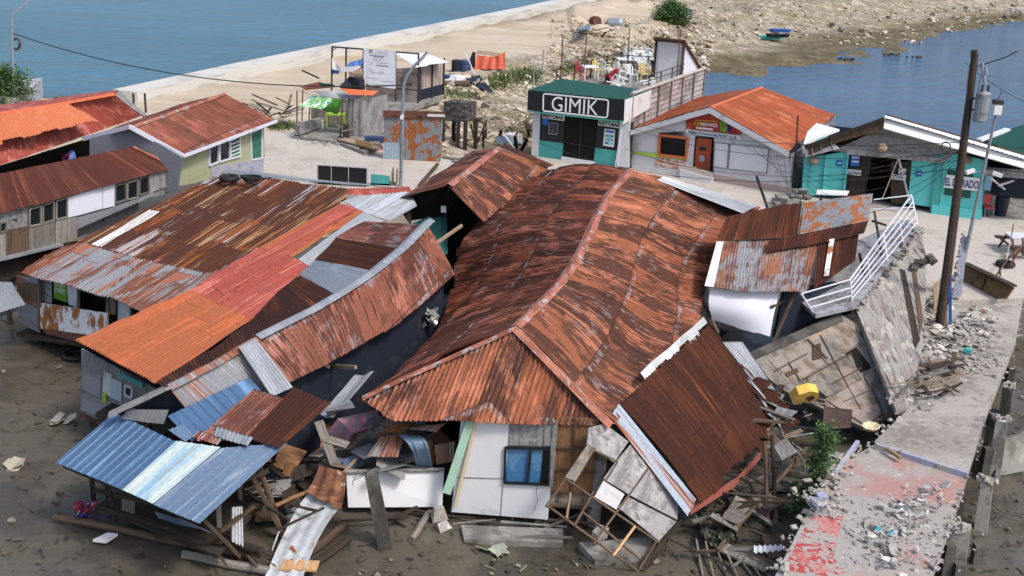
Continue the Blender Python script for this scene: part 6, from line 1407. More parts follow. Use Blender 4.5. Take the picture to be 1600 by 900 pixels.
# lamp on the road in front of the corrugated fence
Q2 = thing('street_lamp', at(626, 291, 1.5), 'grey street lamp with a flat curved head standing before the rusty corrugated fence', 'street lamp')
l0 = at(626, 291, 1.5); lf2 = facing(l0)
part_tube('pole', [l0, lf2.px(630, 145), lf2.px(631, 132), lf2.px(636, 118), lf2.px(648, 102), lf2.px(658, 92)], .085, mt['grey_m'], Q2, 8, .06)
mb = MB(); a, b = lf2.px(657, 94), lf2.px(668, 81); mb.beam(a, b, .3, .1); mb.build('lamp_head', mt['grey_m'], Q2)
mb = MB(); mb.beam(lf2.px(627, 186, .1), lf2.px(629, 180, .1), .16, .14); mb.build('junction_box', mt['paper'], Q2)
# corrugated fence panel
CF = wall((599, 248), (688, 253), 1.5)
Cc = [CF.px(600, 177), CF.px(694, 179)], [CF.px(599, 249), CF.px(688, 254)]
mb = MB(); sheet(mb, [[Cc[0][0], Cc[1][0]], [Cc[0][1], Cc[1][1]]], seed=121, pitch=.11, amp=.02, step=0, dent=.02, jag=.04, dv=.8); fn = mb.build('corrugated_fence', mt['patchy'], None, True)
tag(fn, 'upright fence of rust blotched corrugated sheets behind the road lamp', 'fence')
mb = MB(); sheet(mb, [[CF.px(599, 222, .04), CF.px(599, 248, .04)], [CF.px(624, 223, .04), CF.px(624, 250, .04)]], seed=122, pitch=.11, step=0); mb.build('patch_sheet', M('clean_blue_grey_sheet', (.28, .36, .44), rough=.5), fn, True)
mb = MB(); mb.beam(CF.px(599, 178, .03), CF.px(695, 180, .03), .1, .35, Z); mb.build('top_rail', mt['rustiron'], fn)
mb = MB(); CF.poly(mb, [(668, 178), (695, 179), (695, 183), (668, 182)], .1, .03); mb.build('trim', mt['white_d'], fn)
for x in (610, 655, 684): part_beam('fence_post', CF.px(x, 180, -.08), CF.px(x, 252, -.08), .08, .08, mt['wood_d'], fn)

# ================================================================ black signed bar
B_ = thing('bar_building', at(905, 255, 1.5), 'bar with a wide black sign, teal lower walls and a roof terrace of plastic chairs', 'bar')
BP = wall((832, 243), (967, 262), 1.5)
def bp(name, pts, m_, off=0.0, th=.06, par=None, label=None):
    mb = MB(); BP.poly(mb, pts, off, th); return mb.build(name, mt[m_], par or B_, label=label)
def lp(x, y0): return y0 + (x - 832) * .141
bp('wall', [(833, 174), (844, 176), (841, 244), (830, 242)], 'white_d', .05, .3)
bp('wall', [(968, 190), (984, 160), (982, 262), (963, 261)], 'white_d', .05, .3)
bp('window_wall', [(846, 176), (883, 181), (880, 224), (843, 220)], 'black', 0, .06); bp('window_wall', [(934, 190), (971, 193), (964, 236), (930, 231)], 'black', 0, .06)
bp('teal_wall', [(843, 219), (880, 224), (877, 250), (841, 244)], 'teal', .02, .1); bp('teal_wall', [(930, 231), (965, 236), (960, 262), (927, 259)], 'teal', .02, .1)
db = bp('door', [(884, 183), (908, 186), (905, 249), (879, 245)], 'void', -.05, .05); bp('door', [(909, 186), (933, 189), (928, 253), (906, 249)], 'void', -.05, .05)
mb = MB(); BP.beam(mb, (908, 187), (905, 250), .05, .05, -.02); BP.beam(mb, (882, 222), (930, 231), .03, .03, -.02); mb.build('door_frame', mt['iron'], B_)
bp('step', [(877, 245), (928, 253), (928, 259), (876, 250)], 'paper', .1, .3)
sg = bp('sign_board', [(825, 141), (976, 156), (974, 189), (824, 172)], 'black', .55, .5)
mb = MB()
rb = [(852, 146.5), (948, 156), (950, 158), (950.5, 160), (949, 181), (948, 183), (946, 183.8), (851, 173.5), (849, 172.6), (848.5, 171), (849, 149), (850, 147)]
BP.frame(mb, rb, .07, .57, .02); mb.build('sign_border', mt['sign_w'], sg)
text('GIMIK', BP, (862.5, 150), (935, 157), (861.5, 173), .575, mt['sign_w'], 'lettering', sg, .0)
mb = MB(); BP.beam(mb, (824, 173.5), (974, 190.5), .05, .06, .56); mb.build('sign_trim', mt['teal'], sg)
for (x0, x1, y0) in ((848, 882, 177), (935, 970, 188.5)):
    s_ = bp('name_plate', [(x0, y0 - .5), (x1, y0 + 4.1), (x1 - .5, y0 + 12), (x0 - .5, y0 + 7.2)], 'sign_w', .06, .04)
    text('RESTOBAR', BP, (x0 + 1, y0 + .6), (x1 - 1, y0 + 5.0), (x0 + .6, y0 + 6.4), .065, mt['black'], 'lettering', s_, .05)
bp('notice', [(848, 185), (857, 186), (856.5, 196), (847.5, 195)], 'sign_b', .05, .03)
s_ = bp('menu_board', [(858, 191), (872, 193), (870.5, 211), (856.5, 209.5)], 'sign_k', .05, .03)
bp('poster_face', [(859.2, 192.5), (870.8, 194.2), (869.5, 209.5), (858, 208)], 'black', .055, .01, s_)
for q in range(4): bp('text_line', [(860.5, 196 + q * 3), (867, 196.8 + q * 3), (867, 197.5 + q * 3), (860.5, 196.7 + q * 3)], 'sign_k', .06, .004, s_)
s_ = bp('poster', [(944.5, 201), (961, 203), (959, 230), (942, 227.5)], 'paper', .05, .03)
bp('poster_title', [(946, 203), (959.5, 204.7), (959.3, 208), (945.8, 206.3)], 'sign_b', .055, .006, s_)
for q in range(6):
    x = 946 + (q % 2) * 8; y = 210 + (q // 2) * 5.6 + (q % 2)
    bp('poster_picture', [(x - q * .1, y), (x + 4.5 - q * .1, y + .6), (x + 4.2 - q * .1, y + 4), (x - .4 - q * .1, y + 3.4)], ('sign_k', 'sign_b', 'teal_l')[q % 3], .055, .006, s_)
bp('poster_stripe', [(951, 209), (953.5, 209.3), (952, 226), (949.5, 225.7)], 'teal_l', .055, .006, s_)
for x in (968, 965): part_tube('downpipe', [BP.px(972, 192, .12), BP.px(x - 4, 262, .12)], .035, mt['lilac'], B_, 6)
# depth: terrace
ft_l, ft_r = BP.px(825, 141, .5), BP.px(976, 156, .5)
zt = ft_r.z; bk_r = at(1097, 118, zt - .2); dvec = bk_r - ft_r; dvec.z = 0
wvec = ft_r - ft_l; wvec.z = 0
perp = dvec.normalized()
TZ = zt - .25
bfl = BP.px(833, 200, -.1); bfr = BP.px(982, 200, -.1)
FL = Vv((bfl.x, bfl.y, TZ)); FR = Vv((bfr.x, bfr.y, TZ)); DL = dvec.length * .96
BL, BR = FL + perp * DL * .85, FR + perp * DL
mb = MB(); mb.slab([FL, FR, BR, BL], (0, 0, -.25)); mb.build('terrace_floor', mt['concrete_g'], B_)
mb = MB(); mb.slab([FR - Z * .25, BR - Z * .25, Vv((BR.x, BR.y, .8)), Vv((FR.x, FR.y, 1.2))], -wvec.normalized() * .15)
mt['block'] = M('stained_concrete_block_wall', (.42, .36, .36), [((.20, .165, .15), (.6, .6, .9), .46, .6, 'P', 0, .85), ((.55, .5, .5), (2, 2, 2), .58, .66, 'P', 0, .7)], rough=.95)
mb.build('side_wall', mt['block'], B_)
mb = MB(); mb.slab([FL - Z * .25, BL - Z * .25, Vv((BL.x, BL.y, .3)), Vv((FL.x, FL.y, .9))], wvec.normalized() * .15); mb.build('side_wall', mt['block'], B_)
mb = MB(); mb.slab([BL - Z * .25, BR - Z * .25, Vv((BR.x, BR.y, .3)), Vv((BL.x, BL.y, .3))], -perp * .15); mb.build('rear_wall', mt['block'], B_)
# parapet of coursed blocks along the right edge
n_ = 7; wn_ = wvec.normalized()
mb = MB(); a, b = FR + wn_ * .02 + perp * .2, BR + wn_ * .02
mb.slab([a + Z * .45, b + Z * .45, b - Z * 2.4, a - Z * 2.4], -wn_ * .18); mb.build('parapet', mt['block'], B_)
for k in range(1, 10):
    z_ = .42 - k * .28; part_beam('block_course', a + Z * z_ + wn_ * .005, b + Z * z_ + wn_ * .005, .012, .03, mt['concrete_d'], B_)
for k in range(7):
    q = a.lerp(b, k / 6) + wn_ * .03; part_beam('column', q + Z * .45, q - Z * 2.4, .22, .06, mt['concrete_g'], B_)
part_beam('coping', a + Z * .48, b + Z * .48, .24, .06, mt['concrete'], B_)
# green front canopy roof
c0, c1 = BP.px(825, 141, .54), BP.px(976, 156, .54)
g0 = at(876, 123, c0.z + .25); g1 = at(1018, 141, c1.z + .2)
mb = MB(); sheet(mb, [[g0, c0], [g1, c1]], seed=131, pitch=.5, amp=.012, step=0, dent=.02, ppr=6, jag=0); mb.build('canopy_roof', mt['green_d'], B_, True)
mb = MB(); mb.slab([c1, g1, g1 - Z * .9, c1 - Z * 1.2], -wn_ * .1); mb.build('canopy_side', mt['white_d'], B_)
mb = MB(); mb.slab([c0, g0, g0 - Z * .8, c0 - Z * 1.0], wn_ * .1); mb.build('canopy_side', mt['white_d'], B_)
# stair head
sh0 = BR - perp * 3.4 - wn_ * .2
SHp = facing(sh0)
zt2 = 2.3
P_ = [sh0, sh0 - wn_ * 1.55, sh0 - wn_ * 1.55 + perp * 2.6, sh0 + perp * 3.0]
mb = MB(); mb.slab([P_[0] + Z * zt2, P_[1] + Z * zt2, P_[1], P_[0]], perp * .1); mb.build('stair_house', M('white_tiled_wall', (.66, .66, .68), [((.4, .4, .42), (2, 2, 2), .58, .7, 'P', 0, .6)], rough=.6), B_)
mb = MB(); mb.slab([P_[0] + Z * zt2, P_[3] + Z * .4, P_[3], P_[0]], -wn_ * .1); mb.build('stair_wall', mt['lilac'], B_)
mb = MB(); mb.slab([P_[0] + Z * (zt2 + .08) + wn_ * .15 - perp * .3, P_[1] + Z * (zt2 + .08) - wn_ * .1 - perp * .3, P_[2] + Z * (.55), P_[3] + Z * (.5) + wn_ * .15], (0, 0, -.08)); mb.build('stair_roof', mt['rustiron'], B_)
part_beam('stair_post', P_[0] + wn_ * .03 - perp * .03, P_[0] + Z * zt2 + wn_ * .03 - perp * .03, .16, .12, mt['rustiron'], B_); part_beam('stair_post', P_[1], P_[1] + Z * zt2, .14, .12, mt['wood_d'], B_)
# guard rails and bare reinforcement poles
def tp_(u, v, z=0): return FL.lerp(FR, u) + perp * (DL * v) + Z * z
for k in range(5):
    v = .18 + .2 * k; part_beam('railing_post', tp_(.04, v), tp_(.04, v, .95), .07, .07, mt['iron'], B_)
for z_ in (.5, .92):
    part_tube('rail', [tp_(.04, .18, z_), tp_(.04, .98, z_)], .025, mt['iron'], B_, 5); part_tube('rail', [tp_(.04, .84, z_), tp_(.62, .97, z_)], .025, mt['iron'], B_, 5)
for k in range(3): part_beam('railing_post', tp_(.2 + .2 * k, .88 + .04 * k), tp_(.2 + .2 * k, .88 + .04 * k, .95), .06, .06, mt['iron'], B_)
for k in range(4): part_beam('railing_post', tp_(.97, .25 + .15 * k), tp_(.97, .25 + .15 * k, 1.05), .06, .06, mt['iron'], B_)
for z_ in (.75, 1.02): part_tube('rail', [tp_(.97, .2, z_), tp_(.97, .72, z_)], .025, mt['iron'], B_, 5)
for (u, v, h) in ((.03, .04, 2.1), (.05, .22, 2.6), (.04, .5, 2.5), (.3, .75, 2.6), (.75, .62, 2.0), (.97, .62, 3.0), (.98, .05, 1.5), (.0, -.02, 1.6), (.70, .95, 2.6)):
    part_tube('reinforcement_pole', [tp_(u, v), tp_(u, v, h)], .03, mt['rustiron'] if h > 2.4 else mt['grey_m'], B_, 5)
# ---------------- chairs and tables
def chair(m_, label, group, loc, rz, rot=None, sc=1.0):
    key = 'chair_' + m_
    if key in protos: return dup(protos[key], loc, rz, label, sc, group, rot)
    t = thing('plastic_chair', loc, label, 'chair', group)
    mb = MB(); o = Vv(loc)
    mb.slab([o + Vv(p) for p in ((-.24, -.22, .44), (.24, -.22, .44), (.21, .22, .42), (-.21, .22, .42))], (0, 0, -.04)); mb.build('seat', mt[m_], t)
    mb = MB()
    arch = [(-.22, .2, .44), (-.25, .28, .75), (-.16, .33, .90), (.16, .33, .90), (.25, .28, .75), (.22, .2, .44)]
    for i in range(5): mb.beam(o + Vv(arch[i]), o + Vv(arch[i + 1]), .07, .04)
    for x in (-.09, 0, .09): mb.beam(o + Vv((x, .21, .44)), o + Vv((x, .31, .88)), .055, .03, Vv((0, 1, 0)))
    mb.build('backrest', mt[m_], t)
    for x in (-1, 1):
        mb = MB(); mb.beam(o + Vv((x * .26, .26, .64)), o + Vv((x * .27, -.2, .63)), .05, .03); mb.beam(o + Vv((x * .27, -.2, .63)), o + Vv((x * .24, -.22, .44)), .04, .04); mb.build('armrest', mt[m_], t)
        for y in (-1, 1):
            mb = MB(); mb.beam(o + Vv((x * .22, y * .2, .43)), o + Vv((x * .27, y * .25, 0)), .05, .05); mb.build('leg', mt[m_], t)
    t.rotation_euler = rot if rot else (0, 0, rz); protos[key] = t; return t
def table(m_, label, group, loc, rz, sc=1.0, rot=None):
    key = 'table_' + m_
    if key in protos: return dup(protos[key], loc, rz, label, sc, group, rot)
    t = thing('plastic_table', loc, label, 'table', group); o = Vv(loc)
    mb = MB(); mb.slab([o + Vv(p) for p in ((-.42, -.42, .72), (.42, -.42, .72), (.42, .42, .72), (-.42, .42, .72))], (0, 0, -.05)); mb.build('tabletop', mt[m_], t)
    for x in (-1, 1):
        for y in (-1, 1):
            mb = MB(); mb.beam(o + Vv((x * .36, y * .36, .68)), o + Vv((x * .38, y * .38, 0)), .06, .06); mb.build('leg', mt[m_], t)
    t.rotation_euler = rot if rot else (0, 0, rz); protos[key] = t; return t
protos = {}
WC = 'white plastic chair standing on the roof terrace of the black signed bar'
def terr(x, y, z=0): return at(x, y, TZ + .01 + z)
for x, y, a in ((942, 118, 2.6), (1010, 110, .4), (1018, 112, 2), (1012, 98, 3.0), (997, 106, 1.2), (982, 100, 1.9), (1003, 117, .9), (1016, 104, 2.4), (990, 96, 2.9), (1022, 106, 1.4), (968, 122, 2.2), (986, 128, .6)):
    chair('plastic_w', WC, 'white terrace chairs', terr(x, y), a)
chair('plastic_w', 'white plastic chair tipped on its back at the front of the roof terrace', None, terr(976, 131, .25), 1.2, rot=(-1.2, .2, 1.2))
chair('plastic_w', 'white plastic chair lying on its side at the right corner of the green canopy roof', None, terr(1003, 137, .2), 0, rot=(.2, 1.3, .5))
chair('plastic_y', 'pale yellow plastic chair behind the small white table on the roof terrace', None, terr(931, 121), .5)
chair('plastic_y', 'yellow plastic chair stacked on others by the white stair house of the roof terrace', None, terr(1042, 112, .35), 2.2)
chair('plastic_y', 'yellow plastic chair on the concrete directly below the stacked yellow one', None, terr(1042, 116), 2.0)
chair('plastic_y', 'mustard yellow plastic chair at the front right of the roof terrace', None, terr(1006, 127), .2)
chair('plastic_r', 'red plastic chair at the front left of the roof terrace', None, terr(907, 124), 1)
chair('plastic_r', 'red plastic chair lying tipped behind the green canopy roof', None, terr(945, 128, .1), 1, rot=(1.0, .3, 1))
chair('wood_b', 'brown wooden chair among the grey tables on the roof terrace', None, terr(990, 120), 2.8)
chair('wood_d', 'dark wooden chair beside the yellow chairs on the roof terrace', None, terr(1026, 120), 1.8)
for x, y, a, l in ((921, 124, .2, 'small white table at the left front of the roof terrace'), (974, 111, .1, 'white table standing clear in the middle of the roof terrace'), (1000, 99, .3, 'white table at the back of the roof terrace by the chairs')):
    table('plastic_w', l, None, terr(x, y), a)
table('plastic_w', 'white table tipped over behind the green canopy roof', None, terr(958, 129, .0), .4, rot=(1.9, .4, .3))
mb = MB(); c = terr(955, 130); mb.beam(c + Vv((-.35, 0, .25)), c + Vv((.35, 0, .25)), .5, .5); tag(mb.build('speaker_box', mt['black']), 'black box standing between chairs at the front of the roof terrace', 'box')

# ================================================================ karaoke club
KC = thing('music_club', at(1110, 275, 1.5), 'white music club with an orange gable roof, orange framed window and red door', 'club')
KP_ = wall((987, 262), (1238, 303), 1.5)
def kp(name, pts, m_, off=0.0, th=.06, par=None, label=None):
    mb = MB(); KP_.poly(mb, pts, off, th); return mb.build(name, mt[m_], par or KC, label=label)
kp('wall', [(990, 203), (1108, 172), (1108, 180), (1072, 184), (1072, 205), (1030, 207), (1028, 245), (1070, 250), (1084, 262), (1084, 272), (986, 258)], 'white_d', 0, .15)
kp('wall', [(1072, 206), (1108, 180), (1232, 234), (1236, 303), (1115, 278), (1116, 215), (1086, 212), (1082, 262), (1070, 250)], 'white_d', -.004, .15)
kp('wall_panel', [(1117, 222), (1139, 225), (1136, 264), (1115, 260)], 'white', .02, .03); kp('wall_panel', [(1141, 225), (1201, 232), (1198, 271), (1138, 264)], 'white', .025, .03)
mb = MB(); KP_.frame(mb, [(1117, 222), (1139, 225), (1136, 264), (1115, 260)], .04, .04, .04); KP_.frame(mb, [(1141, 225), (1201, 232), (1198, 271), (1138, 264)], .04, .045, .04); mb.build('panel_frame', mt['grey_m'], KC)
kp('plinth', [(1113, 272), (1236, 294), (1236, 312), (1112, 284)], 'plinth_p', .03, .1)
kp('plinth', [(987, 258), (1082, 268), (1082, 288), (987, 268)], 'white_d', .06, .1)
mb = MB(); KP_.frame(mb, [(1031, 211), (1075, 216), (1072, 247), (1029, 242)], .12, .04, .1); w_ = mb.build('window', mt['orange_w'], KC)
kp('pane', [(1032, 212), (1074, 217), (1071, 246), (1030, 241)], 'void', -.02, .03, w_)
mt['brick'] = M('peeling_orange_brickwork', (.50, .17, .08), [((.62, .58, .55), ((11, 1.5, 1), (11, 5, 1)), .48, .53, 'U')], rough=.9)
kp('window_base', [(1025, 246), (1074, 250), (1073, 266), (1023, 260)], 'brick', .03, .06)
bn = kp('banner', [(993, 237), (1022, 240), (1070, 246), (1072, 250), (1022, 245), (993, 241)], 'lime', .08, .03)
kp('door_void', [(1086, 214), (1117, 217), (1113, 276), (1083, 271)], 'void', -.08, .05)
d_ = kp('door', [(1089, 215), (1112, 218), (1108, 273), (1084, 270)], 'orange_w', .02, .05)
mt['reddoor'] = M('red_varnished_door', (.33, .06, .025), [((.2, .04, .02), (.8, 8, 1), .5, .62, 'U')], rough=.5)
d_.data.materials[0] = mt['reddoor']
kp('door_window', [(1093, 229.5), (1104, 231), (1103.5, 236), (1092.5, 234.5)], 'black', .03, .02, d_)
mb = MB(); c = KP_.px(1096, 248, .03); mb.lathe(c, [(.16, 0), (.14, .02), (.05, .03)], 12, KP_.n); mb.build('door_emblem', mt['sign_k'], d_)
s_ = kp('banner', [(1073, 183), (1118, 180), (1157, 201), (1157, 211), (1073, 201)], 'sign_r', .06, .03, label='red printed banner in the gable')
text('FUNREWARDS', KP_, (1085, 190), (1121, 193.5), (1085, 195.5), .066, mt['sign_w'], 'lettering', s_, .02)
text('FUN', KP_, (1085, 190), (1095, 191), (1085, 195.5), .07, mt['sign_y'], 'lettering', s_, .025)
kp('text_line', [(1086, 187), (1121, 189.5), (1121, 190.5), (1086, 188)], 'sign_y', .064, .004, s_)
kp('text_line', [(1088, 198), (1114, 201), (1114, 204), (1088, 201)], 'paper', .064, .004, s_)
kp('picture', [(1125, 187), (1135, 191), (1135, 207), (1125, 206)], 'poster_g', .064, .004, s_); kp('picture', [(1137, 192), (1143, 195), (1143, 207), (1137, 206)], 'sign_n', .064, .004, s_)
s2 = kp('name_board', [(1072, 202), (1157, 212), (1156, 220), (1072, 209)], 'paper', .07, .03)
text("PRIMA K'S KARAOKE MUSIC CLUB", KP_, (1076, 203.6), (1151, 213), (1076, 208.4), .076, mt['sign_n'], 'lettering', s2, .03)
part_tube('electric_wire', [KP_.px(1060, 206, .1), KP_.px(1072, 222, .02)], .01, mt['iron'], KC, 4)
ka = KP_.px(1109, 167, .45); kl = KP_.px(985, 203, .45); kr = KP_.px(1231, 236, .45)
kb = at(1190, 136, ka.z); kbl = at(1093, 151, kl.z + .55); kbr = at(1306, 180, kr.z + .3); krr = at(1255, 226, kr.z + .05)
mb = MB(); sheet(mb, [[ka, kl], [kb, kbl]], seed=141, pitch=.25, amp=.018, sl=2.6, step=.02, dent=.04, jag=.06); mb.build('roof', mt['orange_k'], KC, True)
mb = MB(); sheet(mb, [[ka, kr], [ka.lerp(kb, .5), kr.lerp(kbr, .5)], [kb, kbr]], seed=142, pitch=.25, amp=.018, sl=2.6, step=.02, dent=.04, jag=.10); mb.build('roof', mt['orange_k'], KC, True)
mb = MB(); strip(mb, [ka, ka.lerp(kb, .5), kb], .12, lift=.03); mb.build('ridge_cap', mt['orange_p'], KC)
mb = MB(); strip(mb, [ka.lerp(kb, .5), kr.lerp(kbr, .45)], .1, lift=.02); mb.build('roof_seam', mt['orange_p'], KC)
mb = MB()
for p, q in ((ka, kl), (ka, kr)): mb.slab([p - Z * .02, q - Z * .02, q - Z * .27, p - Z * .3], -KP_.n * .1)
mb.build('barge_board', mt['white_d'], KC)
dk = (kb - ka); dk.z = 0
mb = MB(); a = KP_.px(1236, 240, -.05); mb.slab([a, a + dk * .8, Vv(((a + dk * .8).x, (a + dk * .8).y, .5)), Vv((a.x, a.y, .8))], -KP_.n.cross(Z) * .1); mb.build('side_wall', mt['white_d'], KC)
mb = MB(); a = KP_.px(990, 205, -.05); mb.slab([a, a + dk * .8, Vv(((a + dk * .8).x, (a + dk * .8).y, .5)), Vv((a.x, a.y, .8))], KP_.n.cross(Z) * .1); mb.build('side_wall', mt['white_d'], KC)
mb = MB(); mb.slab([kb - Z * .05, kbr - Z * .05, Vv((kbr.x, kbr.y, .2)), Vv((kbl.x, kbl.y, .2)), kbl - Z * .05], (0, .1, 0)); mb.build('rear_wall', mt['white_d'], KC)
mb = MB(); KP_.beam(mb, (1060, 262), (1112, 278), .5, .06, .4); mb.build('ramp', mt['concrete'], KC)
mb = MB(); KP_.poly(mb, [(1062, 264), (1112, 279), (1110, 290), (1062, 278)], .5, .3); mb.build('ramp_wall', mt['white_d'], KC)
p = KP_.px(983, 262, .2); part_beam('gutter_post', p, p + Z * 2.3, .16, .12, mt['iron'], KC)
# red iron standpipe between the clubs
mb = MB(); a = at(1240, 300, 1.5); b = up(a, 1247, 180); mb.tube([a, a.lerp(b, .5), b], .06, 6, .04); tag(mb.build('standpipe', mt['rustiron'], None, True), 'thin rusty red pipe rising between the orange roof and the turquoise bar', 'pipe')
# junk at the gap
for k, (x, y, l) in enumerate(((1225, 312, 'broken concrete block pile at the right foot of the white music club'), (1250, 300, 'grey broken masonry heap beside the turquoise wall'))):
    mb = MB()
    for q in range(14): mb.chunk(at(x + rnd.uniform(-16, 16), y + rnd.uniform(-5, 8), 1.6 + rnd.uniform(0, .3)), rnd.uniform(.1, .3), rnd, .8)
    tag(mb.build('masonry_heap', mt['concrete_g']), l, 'heap', kind='stuff')
board([(1248, 296, 2.2), (1262, 297, 2.2), (1258, 310, 1.7), (1246, 308, 1.7)], 'greyply', 'grey bench top leaning in front of the turquoise wall', .06, 'bench', 'bench')
a = at(1189, 335, 2.6); mb = MB(); mb.tube([at(1201, 330, 2.4), up(at(1201, 330, 2.4), 1182, 275)], .06, 7); tag(mb.build('broken_post', mt['iron'], None, True), 'bent dark iron post behind the bright galvanised roof patch', 'post')
mb = MB(); a = at(1280, 300, 2.4); mb.slab([at(1277, 296, 2.3), at(1327, 298, 2.3), at(1324, 303, 2.25), at(1276, 301, 2.25)], (0, 0, -.08))
tb = mb.build('counter_table', mt['paper']); tag(tb, 'narrow white counter table before the open front of the turquoise bar', 'table')
for x in (1284, 1320): part_beam('leg', at(x, 301, 2.2), at(x, 301, 2.2) - Z * .8, .1, .1, mt['black'], tb)

# ================================================================ turquoise bar
ED = thing('turquoise_bar', at(1400, 320, 1.5), 'turquoise bar with a dark open front, white fascia and sagging brown left eave', 'bar')
EP = wall((1252, 306), (1533, 342), 1.5)
def ep(name, pts, m_, off=0.0, th=.08, par=None, label=None):
    mb = MB(); EP.poly(mb, pts, off, th); return mb.build(name, mt[m_], par or ED, label=label)
ep('wall', [(1256, 247), (1326, 236), (1319, 306), (1252, 305)], 'teal_l'); ep('wall', [(1425, 250), (1476, 246), (1470, 326), (1418, 318)], 'teal_l')
ep('wall', [(1476, 236), (1538, 250), (1533, 343), (1454, 334), (1458, 318), (1468, 318)], 'teal_l', .05)
ep('pilaster', [(1464, 243), (1474, 240), (1466, 330), (1453, 330)], 'teal', .12, .1); ep('wall_base', [(1456, 320), (1533, 330), (1533, 343), (1455, 336)], 'teal_l', .2, .15)
ep('door', [(1330, 240), (1362, 246), (1350, 312), (1318, 308)], 'wood_d', -.1, .06); ep('door', [(1392, 252), (1424, 254), (1416, 320), (1392, 316)], 'wood_d', -.1, .06)
mb = MB(); EP.beam(mb, (1292, 242), (1287, 300), .12, .1, .06); EP.beam(mb, (1326, 236), (1318, 306), .08, .1, .06); mb.build('door_post', mt['teal_l'], ED)
en = EP.n; eA, eB = EP.px(1320, 240), EP.px(1425, 250)
ins_ = -en * 6
q0, q1 = EP.px(1262, 300), EP.px(1530, 338)
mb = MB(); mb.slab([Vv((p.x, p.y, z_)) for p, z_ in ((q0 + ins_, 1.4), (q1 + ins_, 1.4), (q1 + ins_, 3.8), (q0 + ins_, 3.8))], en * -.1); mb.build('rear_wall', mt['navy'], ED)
for q in (q0, q1):
    mb = MB(); mb.slab([Vv((p.x, p.y, z_)) for p, z_ in ((q, 1.4), (q + ins_, 1.4), (q + ins_, 3.6), (q, 3.9))], EP.n.cross(Z) * .08); mb.build('side_wall', mt['teal'], ED)
e_a = EP.px(1385, 184, .6); e_r = EP.px(1612, 252, .6); e_l = EP.px(1256, 236, .6)
bk = -en * 7.5 - Z * 2.0
mb = MB(); sheet(mb, [[e_a, e_a + bk], [e_r, e_r + bk]], seed=151, pitch=.2, step=0); mb.build('roof', mt['greyply'], ED, True)
mb = MB(); sheet(mb, [[e_a, e_a + bk], [e_l + Z * .2, e_l + bk]], seed=152, pitch=.2, step=0); mb.build('roof', mt['greyply'], ED, True)
mb = MB(); f_ = [EP.px(1383, 180, .25), EP.px(1612, 246, .25), EP.px(1610, 265, .8), EP.px(1381, 200, .8)]; mb.slab(f_, Vv((0, .05, -.05))); mb.build('fascia', mt['sign_w'], ED)
ep('fascia_trim', [(1385, 178.5), (1612, 244.5), (1612, 246.5), (1385, 180.5)], 'rustiron', .67, .1)
ep('gable', [(1300, 236), (1383, 198), (1500, 232), (1478, 252), (1470, 250), (1330, 238)], 'greyply', .12, .06)
ep('lintel', [(1325, 234), (1478, 248), (1474, 255), (1322, 241)], 'greyply', .5, .12)
ep('eave_board', [(1262, 232), (1380, 191), (1381, 202), (1310, 222), (1264, 243)], 'wood_b', .55, .08); ep('soffit', [(1258, 228), (1300, 222), (1312, 232), (1258, 246)], 'white_d', .5, .06)
ep('eave_edge', [(1256, 228), (1381, 183), (1381, 190), (1258, 234)], 'wood_d', .7, .08)
for a in ((1282, 224), (1298, 220), (1268, 228)):
    mb = MB(); EP.beam(mb, a, (a[0] + 3, a[1] + 16), .06, .06, .58); mb.build('rafter', mt['wood_g'], ED)
mb = MB(); m0 = EP.px(1258, 222, .8); mb.slab([at(1262, 205, m0.z + .3), at(1276, 192, m0.z + .45), at(1312, 202, m0.z + .4), at(1256, 223, m0.z)], (0, 0, -.1)); mb.build('roof_patch', mt['white'], ED)
for x, y in ((1379, 227), (1511, 246), (1272, 248)):
    mb = MB(); c = EP.px(x, y, .6 if x == 1379 else .25); mb.lathe(c - Z * .25, [(.04, .0), (.2, .02), (.24, .12), (.18, .28), (.05, .36)], 12); mb.build('lamp_shade', mt['wood_t'], ED, True)
s_ = ep('window', [(1481, 265), (1521, 270), (1516, 310), (1475, 304)], 'green_d', .1, .05)
s3 = ep('sign_panel', [(1479, 273), (1534, 279), (1530, 299), (1474, 293)], 'paper', .16, .04)
text('EL DORADO', EP, (1478, 277.5), (1530, 283), (1476, 290), .17, mt['sign_n'], 'lettering', s3, .025)
for i, (x, y, w_, h_) in enumerate(((1330, 240, 14, 20), (1405, 262, 11, 10))):
    p_ = ep('poster', [(x, y), (x + w_, y + 1), (x + w_ - 1.5, y + h_), (x - 1.5, y + h_ - 1)], 'sign_b' if i == 0 else 'paper', .02, .03)
    for k in range(2): ep('poster_band', [(x + 1.5, y + 5 + 6 * k * (1 - i * .5)), (x + w_ - 1.5, y + 5.5 + 6 * k * (1 - i * .5)), (x + w_ - 2, y + 8 + 6 * k * (1 - i * .5)), (x + 1, y + 7.5 + 6 * k * (1 - i * .5))], 'paper' if i == 0 else 'sign_k', .026, .004, p_)
    x2, y2 = (1324, 264.5) if i == 0 else (1394, 272)
    p_ = ep('name_plate', [(x2, y2), (x2 + 22, y2 + 2), (x2 + 20.5, y2 + 10), (x2 - 1, y2 + 8)], 'paper', .03, .03)
    text('ELDORADO', EP, (x2 + 1, y2 + 1.6), (x2 + 20.5, y2 + 3.4), (x2 + .3, y2 + 7), .036, mt['sign_n'], 'lettering', p_, .02)
for x, y in ((1307, 250), (1431, 266)):
    p_ = ep('notice', [(x, y), (x + 10, y + .7), (x + 9, y + 10), (x - 1, y + 9.3)], 'sign_b', .03, .03)
    ep('notice_band', [(x + 2, y + 4), (x + 8, y + 4.5), (x + 7.6, y + 6), (x + 1.7, y + 5.5)], 'paper', .036, .004, p_)
